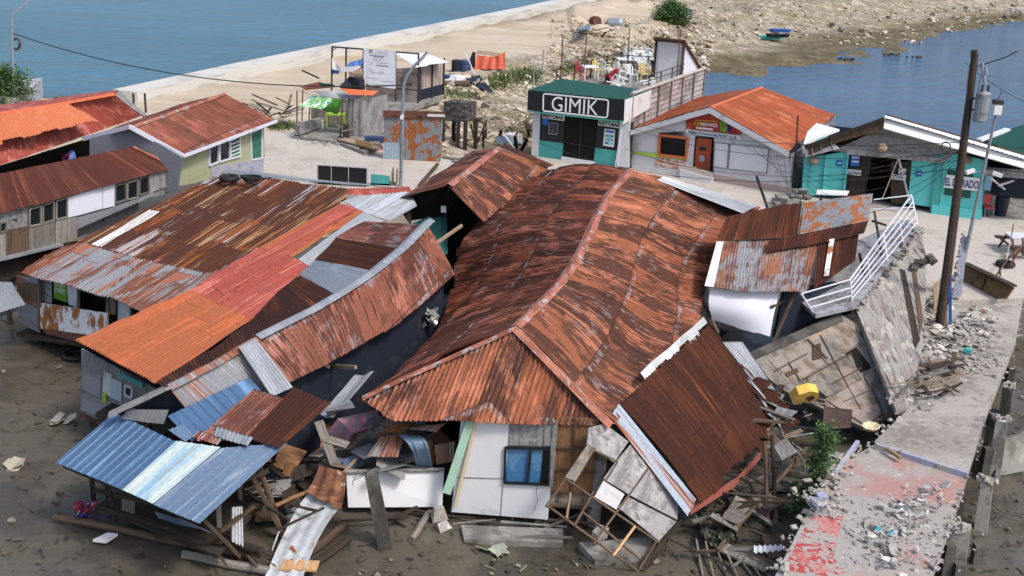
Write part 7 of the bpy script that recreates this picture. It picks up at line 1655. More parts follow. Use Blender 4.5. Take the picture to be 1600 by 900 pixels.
for a, b in (((1404, 248), (1422, 318)), ((1403, 249), (1378, 312))): part_tube('prop', [EP.px(*a, .5), EP.px(*b, .9)], .05 if b[0] > 1400 else .025, mt['grey_m'] if b[0] > 1400 else mt['wood_t'], ED, 6)
for k in range(4):
    mb = MB(); p = EP.px(1345 + 15 * k, 262 + 3 * k, -2); mb.beam(p, EP.px(1400 + 6 * k, 246 + 6 * k, -2.5), .06, .06); mb.build('fallen_rafter', mt['wood_g'], ED)
mb = MB(); mb.slab([Vv((q.x, q.y, 1.46)) for q in (q0 + en * .3, q1 + en * .3, q1 + ins_, q0 + ins_)], (0, 0, -.5)); mb.build('floor', mt['concrete_d'], ED)
mb = MB(); r0 = EP.px(1330, 300, -2.2); r1 = EP.px(1420, 312, -2.2); mb.slab([Vv((r0.x, r0.y, 1.4)), Vv((r1.x, r1.y, 1.4)), Vv((r1.x, r1.y, 2.9)), Vv((r0.x, r0.y, 3.2))], -en * .1); mb.build('inner_partition', mt['void'], ED)  # near-black board paints the shade inside the open front
# dark shed at the right with green awning
DS = thing('green_roofed_shelter', at(1590, 330, 1.5), 'dark open shelter under a green roof at the edge of the picture', 'shelter')
mb = MB(); gA = EP.px(1534, 222, -1.5); mb.slab([at(1534, 217, 4.6), at(1640, 180, 5.6), at(1700, 250, 4.6), at(1640, 262, 4.2)], (0, 0, -.08)); mb.build('roof', mt['green_d'], DS)
part_beam('roof_edge', at(1530, 219, 4.6), at(1575, 202, 5.0), .3, .1, mt['white'], DS)
q2 = EP.px(1540, 340, -5); q3 = EP.px(1700, 356, -5)
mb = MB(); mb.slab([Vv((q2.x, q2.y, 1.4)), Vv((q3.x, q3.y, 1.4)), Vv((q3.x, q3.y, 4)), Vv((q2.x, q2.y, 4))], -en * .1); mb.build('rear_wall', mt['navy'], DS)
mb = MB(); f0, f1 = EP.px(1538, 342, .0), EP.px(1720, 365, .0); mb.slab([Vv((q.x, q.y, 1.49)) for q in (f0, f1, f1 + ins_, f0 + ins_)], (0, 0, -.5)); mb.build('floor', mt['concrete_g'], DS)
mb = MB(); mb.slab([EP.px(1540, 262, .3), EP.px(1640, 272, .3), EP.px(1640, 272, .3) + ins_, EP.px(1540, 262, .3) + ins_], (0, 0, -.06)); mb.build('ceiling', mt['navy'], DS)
mb = MB(); EP.poly(mb, [(1540, 262), (1640, 268), (1640, 282), (1538, 275)], .3, .08); mb.build('lintel', mt['greyply'], DS)
for a, b in (((1560, 290, 3.2), (1584, 282, 3.4)), ((1548, 278, 3.5), (1570, 296, 3.0))): part_beam('roof_strut', at(*a), at(*b), .08, .08, mt['lilac_d'], DS)
ch = thing('metal_chair', at(1542, 338, 1.5), 'red backed metal chair in the shade of the green roofed shelter', 'chair'); c = at(1542, 338, 1.5)
mb = MB(); mb.slab([c + Vv((-.22, -.2, .45)), c + Vv((.22, -.2, .45)), c + Vv((.22, .2, .45)), c + Vv((-.22, .2, .45))], (0, 0, -.05)); mb.build('seat', mt['plastic_r'], ch)
mb = MB(); mb.slab([c + Vv((-.2, .2, .5)), c + Vv((.2, .2, .5)), c + Vv((.2, .26, .95)), c + Vv((-.2, .26, .95))], (0, .04, 0)); mb.build('backrest', mt['plastic_r'], ch)
for x in (-.2, .2):
    for y in (-.18, .2): part_tube('leg', [c + Vv((x, y, 0)), c + Vv((x, y, .9 if y > 0 else .45))], .02, mt['grey_m'], ch, 5)
mb = MB(); c = at(1562, 336, 1.5); mb.lathe(c, [(.26, 0), (.3, .8), (.3, .85)], 10); tag(mb.build('drum', mt['navy'], None, True), 'dark drum beside the red backed metal chair in the shelter', 'drum')
# ================================================================ stall with the green tarp
def ground_pt(x, y): return at(x, y, 1.5)
ST = thing('market_stall', at(520, 215, 1.5), 'market stall with a grey hut, corrugated roof and printed green tarpaulin awning', 'stall')
mb = MB(); mb.slab([at(x, y, 1.66) for x, y in ((458, 212), (478, 195), (590, 190), (602, 226), (570, 238), (530, 222))], (0, 0, -.5)); mb.build('platform', mt['concrete_g'], ST)
SP_ = wall((508, 214), (586, 220), 1.5); SQ = wall((565, 222), (588, 212), 1.5)
mb = MB(); SP_.poly(mb, [(543, 154), (567, 158), (566, 216), (542, 213)], 0, .06); mb.build('wall', mt['greyply'], ST)
SB_ = wall((500, 193), (548, 197), 1.66)
mb = MB(); SB_.poly(mb, [(486, 150), (552, 156), (550, 198), (486, 192)], 0, .06); mb.build('rear_wall', mt['mossply'], ST)
for x in (545, 552, 564): part_beam('batten', SP_.px(x, 154, .03), SP_.px(x - 1, 212, .03), .05, .04, mt['wood_g'], ST)
w0, w1 = SP_.px(566, 157), SP_.px(565, 216); wr = Vv((1.1, 2.2, 0))
mb = MB(); mb.slab([w0, w0 + wr, w1 + wr, w1], (-.06, .02, 0)); mb.build('side_wall', mt['greyply'], ST)
rf = SP_.px(566, 154).z
mb = MB(); sheet(mb, [[at(488, 142, rf + .35), at(505, 152, rf)], [at(572, 141, rf + .3), at(562, 155, rf - .05)]], seed=161, pitch=.12, step=0); mb.build('roof', mt['galv'], ST, True)
mb = MB(); sheet(mb, [[at(530, 138, rf + .5), at(545, 148, rf + .25)], [at(592, 142, rf + .35), at(583, 149, rf + .15)]], seed=162, pitch=.12, step=0); mb.build('roof', mt['orange_p'], ST, True)
mb = MB(); sheet(mb, [[at(466, 135, rf + .2), at(478, 141, rf)], [at(498, 128, rf + .4), at(528, 136, rf + .2)]], seed=163, pitch=.12, step=0); mb.build('roof', mt['rustred'], ST, True, label='red and green patched sheet roof')
mb = MB(); sheet(mb, [[at(497, 130, rf + .45), at(500, 134, rf + .3)], [at(520, 131, rf + .4), at(526, 136, rf + .22)]], seed=164, pitch=.12, step=0); mb.build('roof', mt['green_d'], ST, True)
sgp = [at(487, 148, rf + .1), at(520, 154, rf - .05)], [at(464, 166, rf - .5), at(502, 170, rf - .55)]
mb = MB(); sheet(mb, [[sgp[0][0], sgp[0][0].lerp(sgp[1][0], .5) - Z * .1, sgp[1][0]], [sgp[0][1], sgp[0][1].lerp(sgp[1][1], .5) - Z * .1, sgp[1][1]]], seed=165, pitch=.5, amp=.03, step=0, dent=.08); mb.build('awning', mt['tarp_p'], ST, True)
mb = MB(); sheet(mb, [[at(518, 153, rf - .02), at(502, 168, rf - .55), at(505, 172, rf - .8)], [at(536, 156, rf - .1), at(530, 172, rf - .7), at(528, 178, rf - 1.0)]], seed=166, pitch=.5, amp=.03, step=0, dent=.06); mb.build('awning', mt['tarp_g'], ST, True)
for a, b in (((464, 208), (464, 142)), ((472, 190), (473, 140)), ((531, 220), (536, 154)), ((492, 205), (494, 168)), ((482, 200), (484, 168))):
    g = ground_pt(*a); part_beam('post', g, up(g, *b), .07, .07, mt['wood_b'], ST)
part_beam('counter', at(464, 203, 2.0), at(500, 191, 2.0), .3, .5, mt['concrete_g'], ST)
for z_ in (2.0, 2.3): part_beam('rail', at(534, 205, z_), at(572, 198, z_), .05, .05, mt['wood_g'], ST)
mb = MB(); c = at(541, 215, 1.7); mb.beam(c, c + Z * .7, .4, .3); mb.build('cupboard', mt['wood_d'], ST)
def small_table(x, y, m_, label, w=.7, d=.5, h=.75, cat='table', name='table'):
    t = thing(name, at(x, y, 1.67), label, cat); c = at(x, y, 1.67)
    mb = MB(); mb.slab([c + Vv(p) for p in ((-w / 2, -d / 2, h), (w / 2, -d / 2, h), (w / 2, d / 2, h), (-w / 2, d / 2, h))], (0, 0, -.06)); mb.build('tabletop', mt[m_], t)
    for sx in (-1, 1):
        for sy in (-1, 1): part_beam('leg', c + Vv((sx * (w / 2 - .05), sy * (d / 2 - .05), 0)), c + Vv((sx * (w / 2 - .05), sy * (d / 2 - .05), h)), .06, .06, mt[m_], t)
small_table(525, 200, 'lime', 'lime green table under the green tarpaulin awning', 1.0, .6, .8)
small_table(497, 200, 'plastic_w', 'low white bench under the printed tarpaulin awning', .6, .35, .45, 'bench', 'bench')
mb = MB(); c = at(585, 221, 1.7); mb.beam(c + Vv((-.5, 0, 0)), c + Vv((.5, .1, 0)), .5, .5); tag(mb.build('crate', mt['plastic_b']), 'dark blue crate beside the grey stall hut', 'crate')
mb = MB(); c = at(594, 231, 1.6); mb.beam(c + Vv((-.2, 0, 0)), c + Vv((.2, .05, 0)), .35, .35); tag(mb.build('bag', M('pink_bag', (.55, .22, .24), rough=.7)), 'pink bag on the ground at the end of the wooden cart', 'bag')
CT = thing('cart', at(560, 233, 1.5), 'low wooden push cart lying in front of the stall platform', 'cart')
part_beam('bed', at(533, 217, 1.75), at(588, 231, 1.75), .6, .08, mt['wood_t'], CT); part_beam('side_board', at(556, 221, 1.9), at(586, 230, 1.9), .06, .3, mt['wood_o'], CT)
part_beam('end_board', at(585, 222, 2.0), at(590, 231, 2.0), .5, .06, mt['wood_t'], CT); part_beam('handle', at(588, 226, 1.8), at(582, 239, 1.55), .06, .06, mt['wood_t'], CT)
for x in (566, 578): 
    mb = MB(); mb.lathe(at(x, 234, 1.62), [(.16, -.04), (.16, .04)], 12, Vv((.4, -.9, 0))); mb.build('wheel', mt['rubber'], CT)
rubble('rubble', [(460, 214), (500, 221), (534, 227)], 60, 1.5, .05, .2, 'stone', 'pale stones along the foot of the stall platform', spread=.3)
# ================================================================ shack with white roof and the notice billboard
SH = thing('plank_shack', at(640, 150, 1.4), 'pinkish plank shack with a white sheet roof standing on a concrete deck', 'shack')
mb = MB(); mb.slab([at(x, y, 1.55) for x, y in ((585, 160), (600, 130), (690, 140), (688, 152), (600, 182))], (0, 0, -.3)); mb.build('deck', mt['concrete_g'], SH)
for x in (604, 640, 682): p = at(x, 178 - (x - 600) * .33, 1.3); part_beam('pile', Vv((p.x, p.y, -.2)), p, .4, .4, mt['concrete_d'], SH)
HP = wall((580, 150), (655, 158), 1.55)
a0 = HP.px(655, 158); hz = HP.px(655, 100).z
mt['pinkply'] = M('pinkish_plank_wall', (.36, .29, .27), [((.2, .15, .14), (6, .8, 1), .5, .62, 'U')], rough=.9)
mb = MB(); HP.poly(mb, [(572, 108), (655, 106), (655, 158), (572, 150)], 0, .08); mb.build('wall', mt['pinkply'], SH)
sv = at(692, 148, 1.55) - a0; sv.z = 0
mb = MB(); mb.slab([a0, a0 + sv, a0 + sv + Z * (hz - 1.6), a0 + Z * (hz - 1.55)], HP.n.cross(Z) * .08); mb.build('side_wall', mt['pinkply'], SH)
mb = MB(); mb.slab([a0 + Vv((.02, -.02, .05)), a0 + sv + Vv((.02, -.02, .05)), a0 + sv + Z * .7 + Vv((.02, -.02, 0)), a0 + Z * .7 + Vv((.02, -.02, 0))], HP.n.cross(Z) * .02); mb.build('skirting', mt['navy'], SH)
for t in (0, .5, 1.0): part_beam('post', a0 + sv * t + Vv((.05, -.05, 0)), a0 + sv * t + Z * (hz - 1.5) + Vv((.05, -.05, 0)), .09, .09, mt['iron'], SH)
mb = MB(); sheet(mb, [[at(608, 78, hz + .35), at(650, 104, hz + .02)], [at(664, 83, hz + .3), at(702, 98, hz - .05)]], seed=171, pitch=.2, step=0, dent=.06, jag=.2); mb.build('roof', mt['white'], SH, True)
mb = MB(); mb.slab([at(530, 135, 2.6), at(566, 100, 2.9), at(570, 140, 1.7), at(535, 142, 1.7)], (0, .2, 0)); mb.build('annex_wall', mt['navy'], SH)
mb = MB(); mb.slab([at(545, 110, 3.1), at(575, 105, 3.2), at(572, 122, 2.8), at(545, 118, 2.9)], (0, 0, -.06)); mb.build('annex_roof', mt['wood_t'], SH)
BBq = thing('notice_billboard', at(610, 150, 1.5), 'white printed notice tarpaulin stretched on a dark pipe frame before the plank shack', 'billboard')
NP = wall((519, 152), (653, 162), 1.5)
for a, b in (((519, 73), (518, 150)), ((541, 74), (540, 130)), ((568, 77), (568, 150)), ((618, 81), (618, 160)), ((654, 84), (653, 165))): part_beam('frame_post', NP.px(*a, .1), NP.px(*b, .1), .09, .09, mt['iron'], BBq)
part_beam('frame_rail', NP.px(518, 73, .1), NP.px(655, 84, .1), .09, .09, mt['iron'], BBq); part_beam('frame_brace', NP.px(519, 80, .1), NP.px(526, 74, .1), .05, .05, mt['iron'], BBq); part_beam('frame_rail', NP.px(573, 134, .08), NP.px(653, 141, .08), .06, .06, mt['iron'], BBq)
mt['notice'] = M('rippled_white_tarpaulin', (.62, .65, .73), [((.5, .53, .62), (1.2, 3, 1), .5, .66, 'U')], rough=.6, bump=((1.5, 4, 1), 'U', .4, .03))
mb = MB(); NP.poly(mb, [(568, 76), (618, 80), (618, 139), (581, 134), (574, 131), (570, 127), (568, 122)], .18, .02); NP.poly(mb, [(618, 80), (618, 80), (618, 139)], .18, .02) if 0 else None; o1 = mb.build('sheet', mt['notice'], BBq)
mb = MB(); c = NP.px(579.5, 79.5, .2); mb.lathe(c, [(.13, 0), (.12, .01)], 12, NP.n); mb.build('emblem', mt['sign_k'], o1)
for (x0, y0, x1, h) in ((588, 80.5, 602, .8), (584, 82.5, 606, .8), (577, 85.2, 600, 2.0), (583, 88, 599, 1.6), (582, 92.3, 595, 1.4), (576, 97, 584, .7), (588, 97.5, 607, 1.0), (588, 101, 607, 2.2), (576, 100, 583, .7), (576, 110, 582, .7), (594, 112, 600, .8), (580, 113, 600, .8), (570, 121, 590, .8), (596, 126, 614, .8), (580, 131, 600, .9)):
    s = (x1 - x0) * .09
    mb = MB(); NP.poly(mb, [(x0, y0), (x1, y0 + s), (x1, y0 + s + h), (x0, y0 + h)], .186, .004); mb.build('text_line', mt['sign_k'], o1)
mb = MB(); sheet(mb, [[NP.px(519, 90, .3), NP.px(519, 108, .3)], [NP.px(530, 103, .25), NP.px(533, 112, .2)], [NP.px(566, 104, .2), NP.px(550, 111, .3)]], seed=172, pitch=.6, amp=.05, step=0, dent=.08)
tag(mb.build('white_tarpaulin', mt['tarp_w'], None, True), 'white tarpaulin slung from the dark pipe frame left of the notice', 'tarpaulin')
mb = MB(); sheet(mb, [[NP.px(517, 100, .2), NP.px(518, 115, .1)], [NP.px(530, 108, .2), NP.px(530, 116, .1)]], seed=173, pitch=.4, amp=.05, step=0, dent=.08)
tag(mb.build('blue_tarpaulin', mt['tarp_b'], None, True), 'blue tarpaulin corner hanging under the slung white tarpaulin', 'tarpaulin')
mb = MB(); sheet(mb, [[at(545, 98, 3.0), at(540, 106, 2.7)], [at(566, 92, 3.2), at(566, 102, 2.8)]], seed=174, pitch=.4, amp=.04, step=0, dent=.08)
tag(mb.build('blue_tarpaulin', mt['tarp_b'], None, True), 'blue tarpaulin roof behind the dark pipe frame', 'tarpaulin')
mb = MB(); mb.beam(at(472, 110, 2.6), at(498, 122, 2.6), .08, .08); tag(mb.build('timber', mt['wood_d']), 'dark slanting timber on the sand behind the market stall', 'timber')
mb = MB(); c = on_land(562, 160)
# ================================================================ junk yard between shack and bar
def drum(x, y, m_, label, r=.32, h=.85):
    c = on_land(x, y); mb = MB(); mb.lathe(c, [(r * .92, 0), (r, .05), (r, h * .5), (r * 1.04, h * .52), (r, h * .55), (r * .98, h - .05), (r * .9, h)], 14); tag(mb.build('drum', mt[m_], None, True), label, 'drum')
drum(660, 133, 'plastic_b', 'dark blue drum against the right wall of the plank shack'); drum(681, 134, 'plastic_b', 'dark blue drum under the brown cardboard lid'); drum(714, 113, 'navy', 'black tank nearest the orange tarpaulin', .42, .9); drum(727, 113, 'plastic_b', 'blue black tank beside the leaning white stick', .42, .9); drum(698, 128, 'plastic_b', 'small blue drum behind the heap of white sacks', .25, .5)
mb = MB(); c = on_land(679, 124); mb.slab([c + Vv((-.6, -.4, .8)), c + Vv((.6, -.4, .7)), c + Vv((.3, .5, 1.5)), c + Vv((-.5, .4, 1.5))], (0, 0, -.05)); tag(mb.build('cardboard', mt['wood_t']), 'brown cardboard sheet leaning on the dark blue drum', 'cardboard')
mb = MB(); c = on_land(705, 128)
for k in range(26): mb.chunk(c + Vv((rnd.uniform(-.7, .7), rnd.uniform(-.4, .4), .15)), rnd.uniform(.3, .44), rnd, .7)
tag(mb.build('sack_heap', mt['tarp_w']), 'heap of white sacks beside the blue drums', 'sacks')
mb = MB(); c = on_land(706, 135); mb.tube([c + Vv((-.9, -.1, .15)), c + Vv((1.2, .3, .2))], .22, 8); tag(mb.build('log', mt['wood_b'], None, True), 'short thick log in front of the heap of white sacks', 'log')
log_a = on_land(728, 82); mb = MB(); a = on_land(742, 116); mb.beam(a, up(a, 727, 82), .16, .06); tag(mb.build('stick', mt['plastic_w']), 'white board leaning between the tanks and the orange tarpaulin', 'board')
OT = thing('tarpaulin_shelter', on_land(765, 108), 'collapsed shelter of orange red tarpaulin and brown board on the sand', 'shelter'); c = on_land(765, 107)
mb = MB(); sheet(mb, [[c + Vv((-1.0, -.1, 1.0)), c + Vv((-1.1, -.5, 0))], [c + Vv((.3, 0, .9)), c + Vv((.2, -.7, .05))], [c + Vv((1.1, .2, 1.25)), c + Vv((1.2, -.5, .1))]], seed=181, pitch=.6, amp=.08, step=0, dent=.12); mb.build('tarpaulin', mt['tarp_o'], OT, True)
mb = MB(); mb.slab([c + Vv((-1.1, .0, 1.15)), c + Vv((.6, -.1, 1.0)), c + Vv((.8, .9, 1.1)), c + Vv((-.9, 1.0, 1.2))], (0, 0, -.06)); mb.build('roof_board', mt['wood_t'], OT)
mb = MB(); mb.slab([c + Vv((-1.1, .0, 1.12)), c + Vv((-1.1, -.2, 0)), c + Vv((-1.7, .7, 0)), c + Vv((-1.3, .9, 1.1))], (-.05, 0, 0)); mb.build('side_board', mt['wood_d'], OT)
mb = MB(); a, b = on_land(722, 122), on_land(768, 140)
sheet(mb, [[a + Z * .1, on_land(745, 138) + Z * .1], [on_land(750, 120) + Z * .1, on_land(772, 149) + Z * .08]], seed=182, pitch=.6, amp=.03, step=0, dent=.1); tag(mb.build('black_netting', mt['navy'], None, True), 'dark netting spread on the rubble slope below the orange tarpaulin', 'netting')
# concrete block tank on burnt posts
TK = thing('block_tank', at(713, 240, .3), 'blackened concrete block tank standing on dark burnt posts', 'tank')
TP = wall((692, 246), (735, 238), .3); tc = Plane(at(712, 243, .3), CAM - at(712, 243, .3)); 
c = at(712, 246, .2); zt_ = up(c, 712, 190).z; zb_ = up(c, 712, 160).z
e1 = Vv((1, -.15, 0)).normalized(); e2 = Vv((.35, 1, 0)).normalized()
cc = [c + e1 * -.75, c + e1 * .5, c + e1 * .75 + e2 * .9, c + e1 * -.5 + e2 * .9]
mt['blackblock'] = M('soot_black_block', (.085, .08, .075), [((.035, .033, .03), (2, 2, 5), .45, .56, 'P'), ((.17, .16, .15), (3, 3, 7), .58, .64, 'P')], rough=.95, bump=((3, 3, 8), 'P', .6, .05))
mb = MB(); mb.slab([Vv((p.x, p.y, zb_)) for p in cc], (0, 0, -(zb_ - zt_))); mb.build('tank', mt['blackblock'], TK)
for i, p in enumerate(cc + [c + e1 * .1]): part_beam('post', Vv((p.x, p.y, -.1)), Vv((p.x, p.y, zt_ + .1)), .22, .22, mt['wood_d'], TK)
for k in range(16):
    x, y = rnd.uniform(690, 770), rnd.uniform(225, 250); p = at(x, y, rnd.uniform(.0, .3)); a = rnd.uniform(0, 6.28)
    mb = MB(); h = rnd.uniform(.5, 1.7); mb.beam(p, p + Vv((math.cos(a) * .5, math.sin(a) * .5, h)), .08, .08); tag(mb.build('charred_post', mt['wood_d']), 'charred timber standing askew in the burnt ground behind the rusty gabled shed', 'post', 'charred timbers')
for k in range(26):
    x, y = rnd.uniform(775, 832), rnd.uniform(205, 245); p = at(x, y, rnd.uniform(.1, .4)); a = rnd.uniform(0, 6.28); l = rnd.uniform(.4, 1.3)
    mb = MB(); mb.beam(p, p + Vv((math.cos(a) * l * .7, math.sin(a) * l * .7, rnd.uniform(0, 1.0))), rnd.uniform(.06, .25), .07); tag(mb.build('burnt_timber', mt['void' if k % 2 else 'wood_d']), 'burnt black timber in the heap left of the black signed bar', 'timber', 'burnt timbers beside the bar')
sheet_thing([[(772, 214, .9), (780, 224, .5)], [(806, 212, .9), (812, 226, .4)]], 'skyblue', 'bent pale blue sheet in the burnt heap left of the bar', 183, dent=.15)
mb = MB(); mb.tube([at(786, 208, 1.4), at(806, 235, .9)], .05, 6); tag(mb.build('pipe', mt['plastic_w'], None, True), 'white pipe slanting over the burnt heap left of the bar', 'pipe')
mb = MB(); c = at(803, 222, .3); mb.slab([c + Vv((-.5, -.3, .5)), c + Vv((.5, -.3, .5)), c + Vv((.5, .5, .5)), c + Vv((-.5, .5, .5))], (0, 0, -.5)); tag(mb.build('metal_tub', mt['white_rust']), 'white rusting metal tub in the burnt heap left of the bar', 'tub')
for k, (x, y) in enumerate(((720, 250), (745, 252), (770, 248), (735, 256))):
    mb = MB(); mb.beam(at(x - 28, y - 5, 1.55), at(x + 30, y + 3, 1.6), .3, .06); tag(mb.build('plank', mt['wood_g']), 'grey plank lying on the road edge behind the rusty gabled shed', 'plank', 'planks on the road edge')
mb = MB(); mb.beam(at(655, 290, 1.7), at(684, 256, 1.7), .14, .1); tag(mb.build('timber', mt['wood_b']), 'brown timber lying along the rusty gabled roof edge on the road', 'timber')
# vegetation clumps
def clump(x, y, w, h, n, label, big=.16, m_='weed'):
    mb = MB()
    for k in range(n):
        p = on_land(x + rnd.gauss(0, w), y + rnd.gauss(0, h)); l = big * rnd.uniform(.5, 1.4); a = rnd.uniform(0, 6.28)
        t = Vv((math.cos(a) * l * .6, math.sin(a) * l * .6, l)); s = t.cross(Z).normalized() * l * .35
        q = p + Z * rnd.uniform(0, big * 1.3) * (1 if big > .25 else .3); mb.face([q - s, q + s, q + t + s * .3, q + t - s * .3])
    tag(mb.build('weeds', mt[m_]), label, 'weeds', kind='stuff')
clump(778, 128, 9, 6, 900, 'low green weeds on the rubble slope below the orange tarpaulin', .15)
clump(820, 120, 16, 7, 1500, 'wide low green weeds on the slope left of the bar terrace', .14)
clump(712, 148, 22, 3.5, 500, 'thin green weeds on the sand right of the plank shack', .13)
clump(892, 108, 9, 4, 420, 'green weeds behind the left railing of the roof terrace', .15)
clump(965, 97, 14, 5, 420, 'green weeds on the bank behind the roof terrace', .15)
clump(438, 198, 14, 3, 420, 'green weeds on the sand left of the market stall', .14)
leafy('bush', on_land(1048, 46), 2.6, 1.7, 4200, .26, 'round dark green bush growing on the rubble bank behind the terrace', 'bush', trunk=.08, shape='ball', seed=21)
# junk heap with old drums near the bank
for x, y, l, m_ in ((926, 41, 'round rusty drum end on top of the timber heap by the sandy road', 'rustiron'),):
    c = on_land(x, y) + Z * .5; mb = MB(); mb.lathe(c, [(.5, 0), (.52, .1), (.52, .8), (.5, .9)], 14, Vv((.5, -1, .1))); tag(mb.build('drum', mt[m_], None, True), l, 'drum')
c = on_land(948, 43) + Z * .45; mb = MB(); mb.lathe(c, [(.3, 0), (.5, .1), (.52, 1.3), (.4, 1.6)], 14, Vv((1, -.2, .05))); tag(mb.build('tank', mt['grey_m'], None, True), 'dented grey cylindrical tank lying beside the round rusty drum', 'tank')
for k in range(34):
    p = on_land(rnd.gauss(928, 16), rnd.gauss(56, 4)); a = rnd.uniform(0, 6.28); l = rnd.uniform(.6, 1.8)
    mb = MB(); mb.beam(p + Z * .15, p + Vv((math.cos(a) * l, math.sin(a) * l, rnd.uniform(.1, .8))), rnd.uniform(.08, .2), .07); tag(mb.build('plank', mt[rnd.choice(['wood_b', 'wood_g', 'wood_d', 'rustiron', 'wood_t'])]), 'timber scrap in the heap under the rusty drum beside the sandy road', 'plank', 'timber heap by the sandy road')
sheet_thing([[tuple(on_land(905, 50) + Z * .5), tuple(on_land(903, 54) + Z * .4)], [tuple(on_land(922, 49) + Z * .6), tuple(on_land(922, 54) + Z * .4)]] if 0 else [[on_land(904, 49) + Z * .5, on_land(903, 54) + Z * .4], [on_land(922, 48) + Z * .6, on_land(922, 54) + Z * .4]], 'skyblue', 'blue grey sheet on the timber heap beside the sandy road', 184)
c = on_land(1050, 22) + Z * .3; mb = MB(); mb.lathe(c, [(.2, 0), (1.0, .1), (.9, .7), (.3, 1.0)], 14); tag(mb.build('rubbish_mound', mt['galv'], None, True), 'silvery dome shaped scrap behind the round green bush', 'scrap')
sheet_thing([[on_land(1062, 17) + Z * .4, on_land(1062, 22) + Z * .3], [on_land(1082, 21) + Z * .5, on_land(1082, 27) + Z * .3]], 'galv', 'pale flat sheet on the bank right of the round green bush', 185)
for k in range(46):
    x, y = rnd.choice([(rnd.uniform(1000, 1110), rnd.uniform(30, 110)), (rnd.uniform(1100, 1400), rnd.uniform(5, 60)), (rnd.uniform(1380, 1600), rnd.uniform(0, 34)), (rnd.uniform(860, 1000), rnd.uniform(60, 100))])
    p = on_land(x, y); s = rnd.uniform(.2, .6); mb = MB(); mb.chunk(p + Z * s * .15, s, rnd, .6); tag(mb.build('boulder', mt['stone' if k % 3 else 'concrete_g']), 'loose boulder lying on the rubble bank of the causeway', 'boulder', 'boulders on the causeway bank')
mb = MB()
for k in range(4200):
    if rnd.random() < .6: x, y = rnd.uniform(860, 1110), rnd.uniform(30, 130)
    elif rnd.random() < .65: x, y = rnd.uniform(1080, 1600), rnd.uniform(-6, 70)
    else: x, y = rnd.uniform(690, 860), rnd.uniform(115, 230)
    p = on_land(x, y)
    if p.z < -.1 or p.y < 52: continue
    s = .07 + .26 * rnd.random() ** 3; mb.chunk(p + Z * s * .1, s, rnd, .55)
o = mb.build('bank_rubble', M('mixed_bank_rubble', (.40, .33, .24), [((.62, .56, .47), (.8, .8, .8), .52, .56, 'P'), ((.12, .09, .06), (.6, .6, .6), .54, .6, 'P')], rough=.95)); tag(o, 'broken coral rubble strewn over the causeway bank', 'rubble', kind='stuff')
for k in range(30):
    x, y = (rnd.uniform(186, 245), rnd.uniform(146, 158)) if k < 18 else (rnd.uniform(55, 150), rnd.uniform(152, 160))
    p = at(x, y, .2); s = rnd.uniform(.2, .7) if k < 18 else rnd.uniform(.15, .35); mb = MB(); mb.chunk(p, s, rnd, .8); tag(mb.build('shore_rock', mt['concrete_d']), 'dark rock at the water line beyond the red roofed house', 'rock', 'rocks at the water line')
# wrecked timber left of stall
for k in range(22):
    p = at(rnd.uniform(405, 455), rnd.uniform(165, 195), 1.5); a = rnd.uniform(0, 6.28); l = rnd.uniform(.6, 1.8); mb = MB(); mb.beam(p + Z * .1, p + Vv((math.cos(a) * l, math.sin(a) * l, rnd.uniform(.05, .7))), .1, .06); tag(mb.build('plank', mt[rnd.choice(['wood_b', 'wood_g', 'wood_d'])]), 'broken plank in the wrecked timber on the sand left of the market stall', 'plank', 'wrecked timber by the stall')
for x in (210, 228):
    a = at(x, 176, 1.5); mb = MB(); mb.beam(a, a + Z * 1.1, .1, .1); tag(mb.build('iron_post', mt['iron']), 'short dark iron post on the sand between the two red roofs', 'post', 'iron posts by the red roofs')
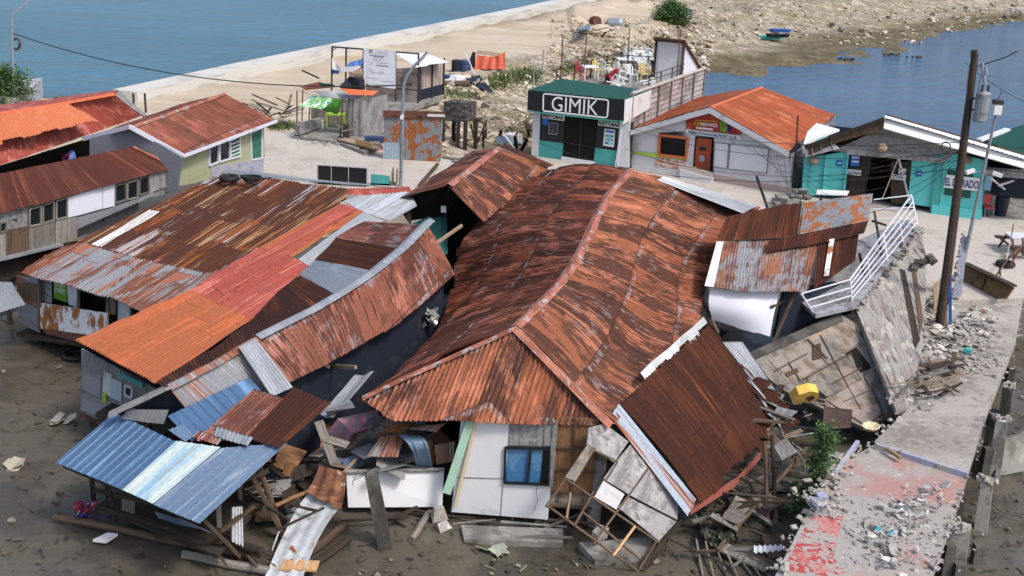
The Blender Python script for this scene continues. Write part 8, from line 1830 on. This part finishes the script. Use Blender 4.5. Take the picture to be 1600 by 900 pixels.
# small boats and flotsam on the lagoon shore
for x, y, m_, l in ((1205, 63, 'teal_l', 'small turquoise and white boat hull stranded on the brown shore'), (1218, 52, 'tarp_b', 'small blue boat stranded behind the turquoise hull'), (1214, 60, 'navy', 'dark blue boat stranded between the other two hulls')):
    c = on_land(x, y) + Z * .12; mb = MB(); e = Vv((1, .15, 0)).normalized(); g = Vv((-.15, 1, 0)).normalized()
    hull = [(-1.3, 0), (-.8, .3), (.7, .34), (1.4, 0), (.7, -.34), (-.8, -.3)]
    mb.slab([c + e * a + g * b + Z * .35 for a, b in hull], (0, 0, -.06))
    for i in range(6):
        a, b = hull[i], hull[(i + 1) % 6]; mb.face([c + e * a[0] * .85 + g * a[1] * .6, c + e * b[0] * .85 + g * b[1] * .6, c + e * b[0] + g * b[1] + Z * .35, c + e * a[0] + g * a[1] + Z * .35])
    tag(mb.build('boat', mt[m_]), l, 'boat')
for x, y in ((1428, 90), (1387, 86), (1455, 50), (1325, 94)):
    mb = MB(); c = at(x, y, -.1)
    for k in range(5): mb.chunk(c + Vv((rnd.gauss(0, .5), rnd.gauss(0, .3), .05)), rnd.uniform(.1, .3), rnd, .7)
    tag(mb.build('flotsam', mt['wood_b']), 'small brown lump of flotsam poking out of the lagoon shallows', 'flotsam', 'flotsam in the lagoon')
# ================================================================ overhead wires
def wire(a, b, sag, r, label, group='overhead wires', n=16):
    mb = MB(); P = [a.lerp(b, k / n) - Z * sag * 4 * (k / n) * (1 - k / n) for k in range(n + 1)]; mb.tube(P, r, 5); tag(mb.build('wire', mt['iron'], None, True), label, 'wire', group)
wire(lf.px(20, 52), lf2.px(640, 138) + Vv((0, 1, 0)), 1.0, .03, 'long sagging black wire running from the tall lamp over the sea wall to the stall', None)
for i, (y0, x1, y1, off) in enumerate(((222, 983, 190, .4), (238, 985, 200, .8), (250, 975, 232, .9), (262, 840, 222, .8))):
    wire(tpx(1505 - i, y0), BP.px(x1, y1, off), .5 + .2 * i, .011, 'thin black overhead wire crossing in front of the white music club', 'wires to the bars')
for i, (x, y) in enumerate(((1640, 230), (1640, 252), (1640, 175))): wire(tpx(1508, 215 + i * 10 if i < 2 else 98), tpx(x, y), .15, .01, 'thin wire leaving the utility pole toward the edge of the picture', 'wires leaving the pole')
for i in range(5): wire(EP.px(1245 + 4 * i, 250 + 9 * i, 1.0), tpx(1500 - 2 * i, 232 + 6 * i), .5 + .25 * i, .009, 'thin slack wire across the front of the turquoise bar', 'wires across the turquoise bar')
for i in range(6):
    a = KP_.px(1165 + 12 * i, 228 + 3 * i, .6); wire(a, KP_.px(1236, 245 + 12 * i, .7), .3, .009, 'thin tangled wire on the right wall of the white music club', 'wires on the music club wall')
